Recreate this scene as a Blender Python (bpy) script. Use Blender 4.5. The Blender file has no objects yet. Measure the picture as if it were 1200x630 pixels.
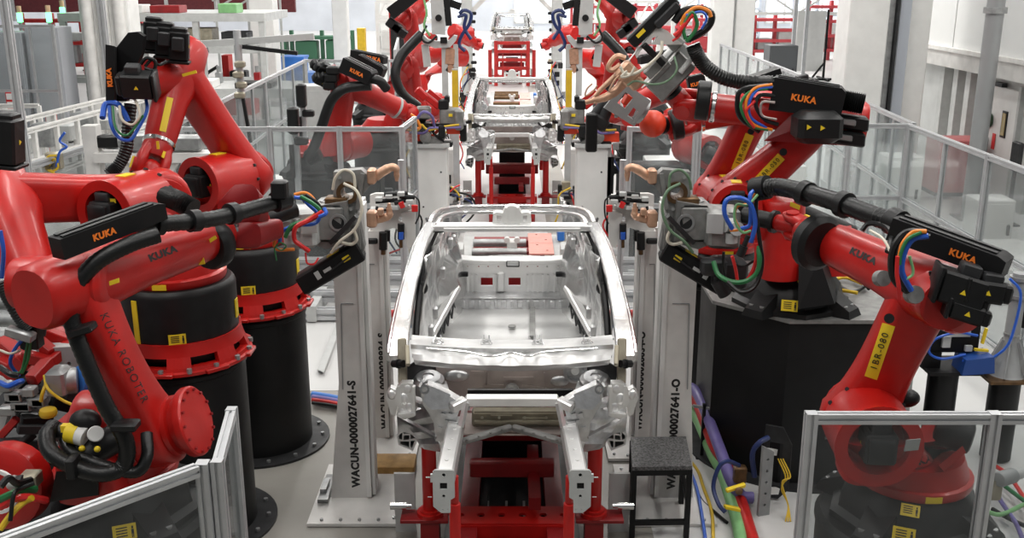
import bpy, math, random
from mathutils import Vector as V, Matrix
from mathutils.geometry import tessellate_polygon
random.seed(7)
S = bpy.context.scene
COL = S.collection
# ------------------------------------------------------------------ camera
CAMH, PITCH, FPX = 4.2, math.radians(16.1), 1200.0
cd = bpy.data.cameras.new('camera'); cam = bpy.data.objects.new('camera', cd); COL.objects.link(cam)
cam.location = (0, 0, CAMH); cam.rotation_euler = (math.pi/2-PITCH, 0, 0)
cd.sensor_width = 36.0; cd.lens = 36.0*FPX/1200.0; cd.clip_end = 500
S.camera = cam
CP, SP = math.cos(PITCH), math.sin(PITCH)

def P(px, py, Y):
    """world point seen at photo pixel (px,py) at ground distance Y"""
    a = (py-315)/FPX
    dy, dz = CP-a*SP, -SP-a*CP
    t = Y/dy
    return V(((px-600)/FPX*t, Y, CAMH+dz*t))

def PZ(px, py, Z):
    a = (py-315)/FPX
    dy, dz = CP-a*SP, -SP-a*CP
    t = (Z-CAMH)/dz
    return V(((px-600)/FPX*t, dy*t, Z))

# ------------------------------------------------------------------ materials
MATS = {}
def mat(name, col, rough=.5, metal=0.0, coat=0.0, var=0.0, vscale=6.0, bump=0.0, bscale=60.0, emit=None, es=0.0, col2=None, spec=.5):
    if name in MATS: return MATS[name]
    m = bpy.data.materials.new(name); m.use_nodes = True
    nt = m.node_tree; b = nt.nodes['Principled BSDF']
    b.inputs['Roughness'].default_value = rough; b.inputs['Metallic'].default_value = metal
    b.inputs['Coat Weight'].default_value = coat; b.inputs['Specular IOR Level'].default_value = spec
    b.inputs['Base Color'].default_value = (*col, 1)
    if var or col2:
        tc = nt.nodes.new('ShaderNodeTexCoord'); n = nt.nodes.new('ShaderNodeTexNoise')
        n.inputs['Scale'].default_value = vscale; n.inputs['Detail'].default_value = 5
        nt.links.new(tc.outputs['Object'], n.inputs['Vector'])
        r = nt.nodes.new('ShaderNodeValToRGB'); r.color_ramp.elements[0].position = .32; r.color_ramp.elements[1].position = .68
        c2 = col2 if col2 else tuple(max(0, c*(1-var)) for c in col)
        r.color_ramp.elements[0].color = (*c2, 1); r.color_ramp.elements[1].color = (*col, 1)
        nt.links.new(n.outputs['Fac'], r.inputs['Fac']); nt.links.new(r.outputs['Color'], b.inputs['Base Color'])
        mr = nt.nodes.new('ShaderNodeMapRange'); mr.inputs['To Min'].default_value = min(1, rough*1.25); mr.inputs['To Max'].default_value = rough*.85
        nt.links.new(n.outputs['Fac'], mr.inputs['Value']); nt.links.new(mr.outputs['Result'], b.inputs['Roughness'])
    if bump:
        tc = nt.nodes.new('ShaderNodeTexCoord'); n = nt.nodes.new('ShaderNodeTexNoise'); n.inputs['Scale'].default_value = bscale; n.inputs['Detail'].default_value = 4
        bp = nt.nodes.new('ShaderNodeBump'); bp.inputs['Strength'].default_value = bump; bp.inputs['Distance'].default_value = .02
        nt.links.new(tc.outputs['Object'], n.inputs['Vector']); nt.links.new(n.outputs['Fac'], bp.inputs['Height']); nt.links.new(bp.outputs['Normal'], b.inputs['Normal'])
    if emit: 
        b.inputs['Emission Color'].default_value = (*emit, 1); b.inputs['Emission Strength'].default_value = es
    MATS[name] = m; return m

def glassmat(name, tint, haze, gloss):
    m = bpy.data.materials.new(name); m.use_nodes = True; nt = m.node_tree
    nt.nodes.clear(); o = nt.nodes.new('ShaderNodeOutputMaterial')
    t = nt.nodes.new('ShaderNodeBsdfTransparent'); t.inputs['Color'].default_value = (*tint, 1)
    d = nt.nodes.new('ShaderNodeBsdfDiffuse'); d.inputs['Color'].default_value = (.75, .78, .78, 1)
    g = nt.nodes.new('ShaderNodeBsdfGlossy'); g.inputs['Roughness'].default_value = .08
    n = nt.nodes.new('ShaderNodeTexNoise'); n.inputs['Scale'].default_value = 3.0; n.inputs['Detail'].default_value = 6
    mr = nt.nodes.new('ShaderNodeMapRange'); mr.inputs['From Min'].default_value = .3; mr.inputs['From Max'].default_value = .75
    mr.inputs['To Min'].default_value = haze*.6; mr.inputs['To Max'].default_value = haze*1.5
    tc = nt.nodes.new('ShaderNodeTexCoord')
    nt.links.new(tc.outputs['Object'], n.inputs['Vector']); nt.links.new(n.outputs['Fac'], mr.inputs['Value'])
    f = nt.nodes.new('ShaderNodeFresnel'); f.inputs['IOR'].default_value = 1.35
    a = nt.nodes.new('ShaderNodeMixShader'); b = nt.nodes.new('ShaderNodeMixShader')
    nt.links.new(mr.outputs['Result'], a.inputs['Fac']); nt.links.new(t.outputs[0], a.inputs[1]); nt.links.new(d.outputs[0], a.inputs[2])
    mm = nt.nodes.new('ShaderNodeMath'); mm.operation = 'MULTIPLY'; mm.inputs[1].default_value = gloss
    nt.links.new(f.outputs[0], mm.inputs[0]); nt.links.new(mm.outputs[0], b.inputs['Fac'])
    nt.links.new(a.outputs[0], b.inputs[1]); nt.links.new(g.outputs[0], b.inputs[2]); nt.links.new(b.outputs[0], o.inputs['Surface'])
    MATS[name] = m; return m

RED = mat('red_paint', (.50, .0105, .0075), .36, spec=.45, coat=.10, var=.22, vscale=4, bump=.02, bscale=200)
RED2 = mat('red_deep_and_shaded', (.28, .005, .007), .42, var=.3, vscale=5)  # deeper red; on the stand it also carries shade under the body
REDF = mat('red_frame_paint', (.50, .014, .012), .45, var=.35, vscale=7)
ORANGE = mat('orange_red_paint', (.78, .06, .02), .4, var=.15)
BLK = mat('black_cast', (.009, .0095, .010), .42, spec=.35, var=.4, vscale=9, bump=.06, bscale=90)
BLKM = mat('black_matte', (.005, .005, .0055), .5, spec=.3, var=.3, vscale=12)
BLKP = mat('black_pedestal', (.007, .0075, .008), .5, spec=.35, var=.45, vscale=3, bump=.05, bscale=120)
HOSE = mat('black_hose', (.006, .0065, .0065), .36, spec=.4, bump=.15, bscale=70)
DGREY = mat('dark_grey_iron', (.032, .033, .035), .5, metal=.3, var=.4, vscale=9)
GREY = mat('cast_grey', (.30, .30, .29), .45, metal=.45, var=.35, vscale=12, bump=.08, bscale=80)
LGREY = mat('light_grey_paint', (.50, .51, .50), .45, var=.15)
MGREY = mat('mid_grey_paint', (.30, .31, .31), .5, var=.2)
WHITE = mat('white_paint', (.74, .74, .72), .42, var=.10, vscale=3)
WHITE2 = mat('worn_white_paint', (.70, .69, .665), .45, var=.18, vscale=4, bump=.03)
ALU = mat('body_aluminium', (.80, .80, .795), .24, metal=.95, var=.22, vscale=5, bump=.10, bscale=9)
ALU2 = mat('cast_aluminium', (.74, .745, .75), .34, metal=.9, var=.30, vscale=12, bump=.25, bscale=22)
ALUM = mat('bright_sheet', (.86, .86, .85), .34, metal=.70, var=.12, vscale=6, bump=.05, bscale=14)
COWL = mat('cowl_sheet', (.62, .62, .615), .42, metal=.7, var=.14, vscale=8, bump=.05, bscale=14)
BRN = mat('brown_metal', (.56, .485, .455), .4, metal=.6, var=.3, vscale=5)  # brownish metallic base tone
TAN = mat('tan_steel', (.42, .38, .29), .45, metal=.5, var=.35, vscale=9)
EXTR = mat('aluminium_extrusion', (.56, .57, .58), .38, metal=.5, var=.12, vscale=8)
STEEL = mat('galvanised_steel', (.42, .43, .43), .4, metal=.7, var=.3, vscale=10)
CHROME = mat('bright_steel', (.75, .75, .74), .2, metal=1)
COPPER = mat('copper', (.66, .40, .27), .42, metal=.6, var=.25, vscale=20)
BRONZE = mat('oily_bronze', (.16, .09, .04), .45, metal=.6, var=.4, vscale=20)
CREAM = mat('cream_hose', (.62, .58, .48), .5)
YEL = mat('yellow_label', (.80, .58, .02), .5)
YELD = mat('yellow_paint', (.70, .46, .02), .5, var=.2)
INK = mat('black_ink', (.012, .012, .012), .6)
OLET = mat('orange_lettering', (.85, .20, .02), .5)
BLUE = mat('blue_hose', (.02, .10, .50), .35)
BLUEP = mat('blue_paint', (.03, .16, .52), .45)
PURP = mat('violet_pipe', (.16, .13, .36), .45, var=.25)
GREEN = mat('green_hose', (.02, .16, .05), .35)
LGREEN = mat('light_green_pipe', (.22, .48, .20), .5, var=.2)
ORH = mat('orange_hose', (.75, .22, .02), .4)
REDH = mat('red_hose', (.60, .02, .02), .35)
PINK = mat('salmon_sheet', (.70, .31, .26), .5, var=.08)
TIMBER = mat('ochre_timber', (.42, .24, .07), .6, var=.4, vscale=10)
DRED = mat('dark_red_cladding', (.12, .012, .016), .6, var=.3)
SCREEN = mat('lit_screen', (.55, .62, .68), .3, emit=(.75, .85, .95), es=.9)
GLAMP = mat('green_lamp', (.1, .7, .25), .3, emit=(.15, 1, .35), es=3.0)
STIP = mat('stippled_top', (.17, .17, .17), .5, col2=(.02, .02, .02), vscale=70)
PCARB = glassmat('polycarbonate', (.93, .95, .95), .07, .55)
PCARBN = glassmat('scuffed_polycarbonate', (.80, .815, .815), .035, .5)

# ------------------------------------------------------------------ mesh builder
def frame(u, up=V((0, 0, 1))):
    u = u.normalized(); 
    if abs(u.dot(up)) > .995: up = V((0, 1, 0)) if abs(u.y) < .9 else V((1, 0, 0))
    w = u.cross(up).normalized(); v = w.cross(u).normalized()
    return u, v, w      # along, up-ish, side

def catmull(pts, n=6):
    if len(pts) < 3: return [V(p) for p in pts]
    q = [pts[0]*2-pts[1]]+list(pts)+[pts[-1]*2-pts[-2]]; out = []
    for i in range(1, len(q)-2):
        a, b, c, d = q[i-1], q[i], q[i+1], q[i+2]
        for k in range(n):
            t = k/n
            out.append(.5*((2*b)+(c-a)*t+(2*a-5*b+4*c-d)*t*t+(3*b-a-3*c+d)*t**3))
    out.append(q[-2]); return out

class MB:
    def __init__(s): s.v = []; s.f = []
    def add(s, vs, fs):
        o = len(s.v); s.v += [V(p) for p in vs]; s.f += [tuple(i+o for i in f) for f in fs]; return s
    def hexa(s, p):     # 8 points: bottom 0-3 ccw, top 4-7
        return s.add(p, [(3, 2, 1, 0), (4, 5, 6, 7), (0, 1, 5, 4), (1, 2, 6, 5), (2, 3, 7, 6), (3, 0, 4, 7)])
    def obox(s, c, ax, h, bev=0):
        """oriented box: centre, 3 unit axes, 3 half sizes, chamfer bev"""
        c = V(c); a, b, d = ax; hx, hy, hz = h
        bev = min(bev, hx*.9, hy*.9, hz*.9)
        if bev <= 0:
            p = [c+a*(sx*hx)+b*(sy*hy)+d*(sz*hz) for sz in (-1, 1) for sx, sy in ((-1, -1), (1, -1), (1, 1), (-1, 1))]
            return s.hexa(p)
        rings = []
        for z, k in ((-hz, bev), (-hz+bev, 0), (hz-bev, 0), (hz, bev)):
            X, Y = hx-k, hy-k; e = bev*.8
            ring = [(-X+e, -Y), (X-e, -Y), (X, -Y+e), (X, Y-e), (X-e, Y), (-X+e, Y), (-X, Y-e), (-X, -Y+e)]
            rings.append([c+a*x+b*y+d*z for x, y in ring])
        return s.loft(rings)
    def box(s, c, size, rz=0, bev=0):
        ca, sa = math.cos(rz), math.sin(rz)
        return s.obox(c, (V((ca, sa, 0)), V((-sa, ca, 0)), V((0, 0, 1))), [q/2 for q in size], bev)
    def bar(s, p0, p1, w, h, up=V((0, 0, 1)), bev=0, ext=0):
        p0, p1 = V(p0), V(p1); u, v, r = frame(p1-p0, up)
        return s.obox((p0+p1)/2, (r, v, u), (w/2, h/2, (p1-p0).length/2+ext), bev)
    def loft(s, rings, cap=True, close=True):
        n = len(rings[0]); vs = [p for r in rings for p in r]; fs = []
        for i in range(len(rings)-1):
            for j in range(n if close else n-1):
                k = (j+1) % n; fs.append((i*n+j, i*n+k, (i+1)*n+k, (i+1)*n+j))
        if cap and close: fs += [tuple(range(n-1, -1, -1)), tuple((len(rings)-1)*n+j for j in range(n))]
        return s.add(vs, fs)
    def lathe(s, p0, axis, prof, n=24, up=V((0, 0, 1)), cap=True):
        u, v, w = frame(V(axis), up); p0 = V(p0)
        return s.loft([[p0+u*h+(v*math.cos(6.28318*j/n)+w*math.sin(6.28318*j/n))*max(r, 1e-4) for j in range(n)] for r, h in prof], cap)
    def cyl(s, p0, p1, r0, r1=None, n=18):
        r1 = r0 if r1 is None else r1; d = V(p1)-V(p0)
        return s.lathe(p0, d, [(r0, 0), (r1, d.length)], n)
    def rcyl(s, p0, p1, r, b=.02, n=20):
        d = V(p1)-V(p0); L = d.length
        return s.lathe(p0, d, [(r-b, 0), (r-b*.3, b*.3), (r, b), (r, L-b), (r-b*.3, L-b*.3), (r-b, L)], n)
    def ring(s, p0, axis, ro, ri, h, n=24):
        return s.lathe(p0, axis, [(ri, 0), (ro, 0), (ro, h), (ri, h), (ri, 0)], n, cap=False)
    def tube(s, pts, r, n=8, sub=6, rib=0):
        pts = catmull([V(p) for p in pts], sub if not rib else 14); rings = []; ref = V((0, 0, 1)); pv = None
        for i, p in enumerate(pts):
            t = (pts[min(i+1, len(pts)-1)]-pts[max(i-1, 0)])
            if t.length < 1e-9: t = V((0, 0, 1))
            t.normalize()
            if pv is None: u, pv, w = frame(t, ref)
            pv = (pv-t*pv.dot(t)).normalized(); w = t.cross(pv)
            rr = r[i*len(r)//len(pts)] if isinstance(r, (list, tuple)) else r
            if rib and i % 2: rr *= 1-rib
            rings.append([p+(pv*math.cos(6.28318*j/n)+w*math.sin(6.28318*j/n))*rr for j in range(n)])
        return s.loft(rings)
    def ball(s, c, r, sc=(1, 1, 1), n=16):
        pr = [(r*math.sin(math.pi*i/10), -r*math.cos(math.pi*i/10)) for i in range(11)]
        o = MB().lathe((0, 0, 0), (0, 0, 1), pr, n)
        return s.add([V(c)+V((q.x*sc[0], q.y*sc[1], q.z*sc[2])) for q in o.v], o.f)
    def prism(s, poly, O, X, Y, d, holes=(), bev=0):
        """2-D polygon (with holes) in plane O,X,Y extruded by +-d/2 along the normal"""
        X, Y = V(X).normalized(), V(Y).normalized(); N = X.cross(Y).normalized(); Y = N.cross(X)
        loops = [list(poly)]+[list(h) for h in holes]
        tri = tessellate_polygon([[V((a, b, 0)) for a, b in l] for l in loops])
        flat = [q for l in loops for q in l]; n = len(flat); O = V(O)
        vs = [O+X*a+Y*b+N*(-d/2) for a, b in flat]+[O+X*a+Y*b+N*(d/2) for a, b in flat]; fs = []
        for t in tri:
            a, b, c = [flat[i] for i in t]
            if (b[0]-a[0])*(c[1]-a[1])-(b[1]-a[1])*(c[0]-a[0]) < 0: t = (t[0], t[2], t[1])
            fs += [(t[2], t[1], t[0]), (t[0]+n, t[1]+n, t[2]+n)]
        k = 0
        for l in loops:
            m = len(l)
            for i in range(m): fs.append((k+i, k+(i+1) % m, k+(i+1) % m+n, k+i+n))
            k += m
        return s.add(vs, fs)
    def sheet(s, grid, th=.004, N=None):
        """thick sheet from a grid of points; thickness along the local normal or N"""
        R, C = len(grid), len(grid[0]); g = [[V(p) for p in r] for r in grid]; off = []
        for i in range(R):
            for j in range(C):
                if N is not None: off.append(V(N).normalized()*th); continue
                a = g[min(i+1, R-1)][j]-g[max(i-1, 0)][j]; b = g[i][min(j+1, C-1)]-g[i][max(j-1, 0)]
                nn = a.cross(b); off.append(nn.normalized()*th if nn.length > 1e-9 else V((0, 0, th)))
        top = [p for r in g for p in r]; bot = [p+o for p, o in zip(top, off)]; n = R*C; fs = []
        for i in range(R-1):
            for j in range(C-1):
                a, b, c, d = i*C+j, i*C+j+1, (i+1)*C+j+1, (i+1)*C+j
                fs += [(a, b, c, d), (d+n, c+n, b+n, a+n)]
        edge = [j for j in range(C)]+[i*C+C-1 for i in range(1, R)]+[(R-1)*C+j for j in range(C-2, -1, -1)]+[i*C for i in range(R-2, 0, -1)]
        for i in range(len(edge)):
            a, b = edge[i], edge[(i+1) % len(edge)]; fs.append((b, a, a+n, b+n))
        return s.add(top+bot, fs)
    def mirror(s):
        o = MB(); o.v = s.v+[V((-p.x, p.y, p.z)) for p in s.v]; n = len(s.v)
        o.f = s.f+[tuple(i+n for i in reversed(f)) for f in s.f]; return o
    def mesh(s, name, m, org):
        me = bpy.data.meshes.new(name); me.from_pydata([p-org for p in s.v], [], s.f); me.validate(); me.materials.append(m)
        import bmesh
        b = bmesh.new(); b.from_mesh(me); bmesh.ops.recalc_face_normals(b, faces=b.faces); b.to_mesh(me); b.free()
        for p in me.polygons: p.use_smooth = True
        me.set_sharp_from_angle(angle=math.radians(38)); return me

def wloc(o):
    l = V(o.location)
    while o.parent: o = o.parent; l = l+V(o.location)
    return l
def thing(name, label, cat, loc, group=None):
    o = bpy.data.objects.new(name, None); COL.objects.link(o); o.location = V(loc); o.empty_display_size = .1
    o['label'] = label; o['category'] = cat
    if group: o['group'] = group
    return o
def part(mb, name, m, parent, label=None):
    o = bpy.data.objects.new(name, mb.mesh(name, m, wloc(parent))); COL.objects.link(o); o.parent = parent
    if label: o['label'] = label
    return o
def solo(mb, name, m, label, cat, group=None, kind=None):
    xs = [p.x for p in mb.v]; ys = [p.y for p in mb.v]; zs = [p.z for p in mb.v]
    org = V(((min(xs)+max(xs))/2, (min(ys)+max(ys))/2, min(zs)))
    o = bpy.data.objects.new(name, mb.mesh(name, m, org)); COL.objects.link(o); o.location = org
    if label: o['label'] = label
    if cat: o['category'] = cat
    if group: o['group'] = group
    if kind: o['kind'] = kind
    return o
def struct(mb, name, m): return solo(mb, name, m, None, None, kind='structure')
def dup(o, off, label=None, parent=None):
    c = o.copy(); COL.objects.link(c)
    if parent: c.parent = parent
    else: c.location = V(o.location)+V(off)
    if label: c['label'] = label
    for ch in list(o.children): dup(ch, off, None, c)
    return c
def text(parent, name, body, m, O, X, Y, size, ext=.002, bold=.0, squeeze=1.0, space=1.0):
    """raised lettering centred on O, reading along X, upright along Y"""
    cu = bpy.data.curves.new(name, 'FONT'); cu.body = body; cu.size = size; cu.extrude = ext; cu.offset = bold
    cu.align_x = 'CENTER'; cu.align_y = 'CENTER'; cu.space_character = space; cu.resolution_u = 3
    t = bpy.data.objects.new(name, cu); me = bpy.data.meshes.new_from_object(t); bpy.data.objects.remove(t)
    X = V(X).normalized(); N = X.cross(V(Y)).normalized(); Y = N.cross(X)
    org = wloc(parent); O = V(O)
    for q in me.vertices:
        p = q.co; q.co = O+X*p.x*squeeze+Y*p.y+N*p.z-org
    me.materials.clear(); me.materials.append(m)
    o = bpy.data.objects.new(name, me); COL.objects.link(o); o.parent = parent; return o
def islands(mb):
    par = list(range(len(mb.v)))
    def fd(i):
        while par[i] != i: par[i] = par[par[i]]; i = par[i]
        return i
    for f in mb.f:
        a = fd(f[0])
        for i in f[1:]:
            b = fd(i)
            if a != b: par[b] = a
    gr = {}
    for f in mb.f: gr.setdefault(fd(f[0]), []).append(f)
    out = []
    for fs in gr.values():
        ids = sorted({i for f in fs for i in f}); ix = {i: k for k, i in enumerate(ids)}
        o = MB(); o.v = [mb.v[i] for i in ids]; o.f = [tuple(ix[i] for i in f) for f in fs]; out.append(o)
    return out
def parts(mb, name, m, parent, label=None):
    """every separate piece of mb becomes a part of its own"""
    return [part(i, name, m, parent, label) for i in islands(mb)]
from mathutils.bvhtree import BVHTree
def lay(target, flat, name, m, n, off=.003):
    """press a flat shape (mesh builder, thin) on to the target part's surface along -n"""
    org = wloc(target); me = target.data
    bv = BVHTree.FromPolygons([v.co+org for v in me.vertices], [tuple(p.vertices) for p in me.polygons])
    n = V(n).normalized(); out = []; last = None
    c = sum(flat.v, V((0, 0, 0)))/len(flat.v)
    for p in flat.v:
        h = bv.ray_cast(p+n*.8, -n, 2.0)
        d = (p-c).dot(n)
        if h[0] is None: out.append(None); continue
        last = (h[0]-p).dot(n); out.append(h[0]+n*(off+d))
    if last is None: last = 0
    flat.v = [q if q is not None else p+n*last for q, p in zip(out, flat.v)]
    return part(flat, name, m, target)
def lay_quad(target, name, m, O, X, Y, w, h, n, nx=8, ny=3):
    X = V(X); n = V(n).normalized(); X = (X-n*X.dot(n)).normalized(); Y = n.cross(X); O = V(O)
    g = [[O+X*(w*(i/nx-.5))+Y*(h*(j/ny-.5)) for i in range(nx+1)] for j in range(ny+1)]
    return lay(target, MB().sheet(g, .003, n), name, m, n, .003)
def lay_text(target, name, body, m, O, X, size, n, bold=.0, space=1.1, off=.004):
    X = V(X); n = V(n).normalized(); X = (X-n*X.dot(n)).normalized(); Y = n.cross(X); O = V(O)
    cu = bpy.data.curves.new(name, 'FONT'); cu.body = body; cu.size = size; cu.extrude = .0015; cu.offset = bold
    cu.align_x = 'CENTER'; cu.align_y = 'CENTER'; cu.space_character = space; cu.resolution_u = 3
    t = bpy.data.objects.new(name, cu); me = bpy.data.meshes.new_from_object(t); bpy.data.objects.remove(t)
    f = MB(); f.v = [O+X*v.co.x+Y*v.co.y+n*v.co.z for v in me.vertices]; f.f = [tuple(p.vertices) for p in me.polygons]
    bpy.data.meshes.remove(me)
    return lay(target, f, name, m, n, off)
# ------------------------------------------------------------------ car body in white
XX, YY, ZZ = V((1, 0, 0)), V((0, 1, 0)), V((0, 0, 1))
def pxp(pts, Y):     # photo pixels -> (x,z) outline on the upright plane at distance Y
    return [(P(a, b, Y).x, P(a, b, Y).z) for a, b in pts]
def upright(mb, pts, Y, d, holes=()):
    return mb.prism(pxp(pts, Y), (0, Y, 0), XX, ZZ, d, [pxp(h, Y) for h in holes])
def circ(x, y, r, n=12, ry=None):
    ry = ry or r
    return [(x+r*math.cos(6.28318*i/n), y+ry*math.sin(6.28318*i/n)) for i in range(n)]
def section_loft(mb, pts, a, b, wa, wb, n=5, cham=.3):
    """chamfered rectangular section swept along a smooth path; a,b = section axes, wa,wb = full widths (scalar or list)"""
    pts = catmull([V(p) for p in pts], n); rings = []; N = len(pts)
    for i, p in enumerate(pts):
        f = i/(N-1)
        w1 = wa if not isinstance(wa, (list, tuple)) else wa[0]+(wa[1]-wa[0])*f
        w2 = wb if not isinstance(wb, (list, tuple)) else wb[0]+(wb[1]-wb[0])*f
        c = cham*min(w1, w2)/2; h1, h2 = w1/2, w2/2
        rings.append([p+a*x+b*y for x, y in ((-h1+c, -h2), (h1-c, -h2), (h1, -h2+c), (h1, h2-c), (h1-c, h2), (-h1+c, h2), (-h1, h2-c), (-h1, -h2+c))])
    return mb.loft(rings)

def make_car(label):
    car = thing('car_body', label, 'car body', (0, 7.8, .85), 'bare car bodies on the line')
    # --- front rails with crash plates
    for sgn in (1, -1):
        fx = lambda m: m if sgn > 0 else flip(m)
        def flip(m):
            m.v = [V((-p.x, p.y, p.z)) for p in m.v]; m.f = [tuple(reversed(f)) for f in m.f]; return m
        r = MB(); r.bar((.405, 5.50, 1.275), (.375, 6.36, 1.275), .105, .125, bev=.015)
        r.bar((.405, 5.50, 1.275), (.404, 5.53, 1.275), .125, .15, bev=.01)
        r.bar((.395, 6.20, 1.345), (.385, 6.23, 1.345), .06, .015); 
        for k in range(4): r.cyl((.40-.008*k, 5.7+.15*k, 1.335), (.40-.008*k, 5.7+.15*k, 1.343), .012, n=8)
        ro = part(fx(r), 'front_rail', ALUM, car)
        m = MB(); upright(m, [(667.5, 552), (669.5, 550), (690.5, 550), (693, 552.5), (692.2, 592.5), (683, 600), (672, 600), (672, 585), (667, 582)], 5.49, .012,
                          [circ(680, 556, 2.2), [(676, 565), (684.5, 565), (684.5, 572.5), (676, 572.5)], circ(680, 580.5, 1.9), circ(675, 596, .8, 6), circ(681, 596, .8, 6)])
        upright(m, [(692.5, 555), (695.5, 555), (695.5, 564), (692.5, 564)], 5.5, .02)
        m.bar(P(694, 559, 5.5), P(701, 559, 5.5), .006, .006); m.bar(P(694, 582, 5.5), P(699, 582, 5.5), .004, .004)
        part(fx(m), 'crash_plate', LGREY, ro)
        m = MB()
        for hx, hz, hw in ((680, 556, .016), (680.2, 568.7, .03), (680, 580.5, .015)): m.obox(P(hx, hz, 5.499), (XX, YY, ZZ), (hw, .003, hw), 0)
        parts(fx(m), 'rail_hole_black', BLKM, ro)  # black pads behind the plate holes paint in their dark inside
        # --- shock tower casting
        t = MB()
        upright(t, [(664, 513), (689, 513), (691, 492), (697, 480), (704, 470), (706, 452), (699, 448), (672, 461), (659, 469), (664, 486)], 6.3, .10)
        t.loft([[P(672, 462, 6.25), P(700, 450, 6.25), P(704, 470, 6.22), P(694, 480, 6.22), P(676, 478, 6.2)], [P(677, 446, 6.7), P(704, 440, 6.75), P(710, 458, 6.75), P(702, 466, 6.7), P(682, 464, 6.7)]])
        for a, b in ((670, 500), (676, 492), (684, 500), (680, 484), (672, 484)):
            t.bar(P(a, b, 6.24), P(a+1.5, b+6, 6.24), .012, .03)
        t.lathe(P(698, 447, 6.55), (0, -.2, 1), [(.115, -.06), (.11, .02), (.085, .045), (.04, .05), (.035, .04), (.0, .04)], 18)
        t.bar(P(688, 512, 6.25), P(733, 488, 6.55), .03, .02); t.bar(P(690, 478, 6.3), P(722, 470, 6.6), .04, .03)
        to = part(fx(t), 'shock_tower', ALU2, car)
        b = MB(); b.ring(P(702, 455, 6.19), (0, -1, .2), .032, .018, .03); part(fx(b), 'tower_bushing', CHROME, to)
        # --- wheel arch sheet with pressed ribs
        g = []
        for i, row in enumerate((((689, 476, 6.35), (708, 480, 6.5), (722, 484, 6.6), (734, 490, 6.7)), ((687, 486, 6.3), (706, 490, 6.45), (721, 494, 6.58), (733, 499, 6.72)),
                    ((687, 494, 6.36), (706, 497, 6.5), (721, 500, 6.62), (733, 504, 6.75)), ((686, 502, 6.32), (705, 505, 6.46), (715, 506, 6.58), (720, 506, 6.7)),
                    ((686, 511, 6.42), (704, 513, 6.55), (710, 513, 6.62), (712, 512, 6.68)), ((685, 519, 6.38), (703, 519, 6.52), (707, 519, 6.56), (709, 518, 6.62)), ((684, 528, 6.52), (702, 525, 6.62), (705, 523, 6.64), (707, 522, 6.66)))):
            g.append([P(*q) for q in row])
        part(fx(MB().sheet(g, .008)), 'wheel_arch', ALU2, car)
        # --- hinge castings outboard of the cowl
        h = MB()
        upright(h, [(716, 447), (729, 447), (735, 453), (737, 469), (732, 476), (735, 484), (726, 489), (714, 485), (711, 476), (716, 461)], 6.35, .07)
        upright(h, [(736, 455), (742, 452), (746, 457), (748, 464), (745, 470), (742, 482), (736, 486), (734, 474)], 6.45, .06)
        for a, b_, rr in ((722, 455, .035), (727, 466, .04), (720, 476, .035), (741, 462, .03), (729, 481, .03)): h.ball(P(a, b_, 6.33), rr, (1, .7, 1.2), 10)
        h.bar(P(715, 452, 6.31), P(715, 482, 6.31), .02, .04); h.bar(P(733, 452, 6.31), P(731, 474, 6.31), .02, .03); h.bar(P(713, 484, 6.3), P(733, 486, 6.3), .03, .02)
        ho = part(fx(h), 'hinge_casting', ALUM, car)
        m = MB(); m.bar(P(729, 396, 6.55), P(728, 450, 6.42), .062, .05, bev=.01); m.bar(P(723, 405, 6.4), P(722, 428, 6.32), .03, .06, bev=.006)
        part(fx(m), 'hinge_pillar', TAN, car)
        m = MB(); m.cyl(P(727, 426, 6.38), P(739, 426, 6.44), .026, n=12); m.cyl(P(732, 426, 6.4), P(734, 426, 6.41), .032, n=12); part(fx(m), 'door_stub', BLK, ho)
        # --- A pillar, door seal, sill
        m = MB(); section_loft(m, [P(694, 264, 7.72), P(706, 288, 7.52), P(717, 325, 7.22), P(726, 365, 6.93), P(731, 398, 6.66), P(733, 420, 6.5)], XX, V((0, -.42, .9)), (.085, .135), .06, 6)
        section_loft(m, [P(698, 266, 7.8), P(712, 292, 7.6), P(722, 325, 7.3), P(733, 368, 7.0), P(740, 404, 6.72), P(741, 418, 6.62)], XX, V((0, -.42, .9)), (.05, .07), .1, 6)
        part(fx(m), 'windscreen_pillar', ALU, car)
        m = MB(); m.tube([P(690, 272, 7.78), P(697, 290, 7.62), P(704, 318, 7.36), (P(709, 350, 7.1)), P(711.5, 375, 6.95), P(712.5, 393, 6.85)], .024, 8)
        m.ball(P(704, 337, 7.22), .035, (1, 1, 1.4), 8); m.bar(P(688, 272, 7.7), P(665, 269, 7.66), .014, .012); m.tube([P(690, 271, 7.7), P(697, 262, 7.8), P(700, 256, 7.95)], .012, 6)
        part(fx(m), 'door_seal', BLKM, car)
        m = MB()
        out = [(711, 499), (727, 502), (735, 510), (733, 521), (716, 528), (711, 516)]
        hs = [[(713, 501), (719, 502.5), (719, 507), (713, 506)], [(720.5, 503), (726.5, 504), (727, 508.5), (720.5, 507.3)], [(713, 508), (719, 509), (719, 514), (713, 513)], [(720.5, 509.5), (727, 510.5), (727, 515.5), (720.5, 514.5)],
              [(728.5, 506), (733, 510.5), (732.5, 514), (728.5, 515)], [(714, 516), (719, 516.5), (719, 523), (717, 525)], [(720.5, 517), (731, 517), (731, 520), (720.5, 524)]]
        m.prism(pxp(out, 7.0), (0, 8.15, 0), XX, ZZ, 2.3, [pxp(q, 7.0) for q in hs]); part(fx(m), 'sill', ALU2, car)
        m = MB(); m.prism(pxp([(713, 501), (726, 504), (732, 511), (731, 519), (717, 525), (713, 516)], 7.0), (0, 7.25, 0), XX, ZZ, .02); part(fx(m), 'sill_cell_black', BLKM, car)  # black insert paints the darkness inside the open sill cells
        # --- inner body side with wheelhouse
        g = []; ys = [7.15+.1*i for i in range(30)]
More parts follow.
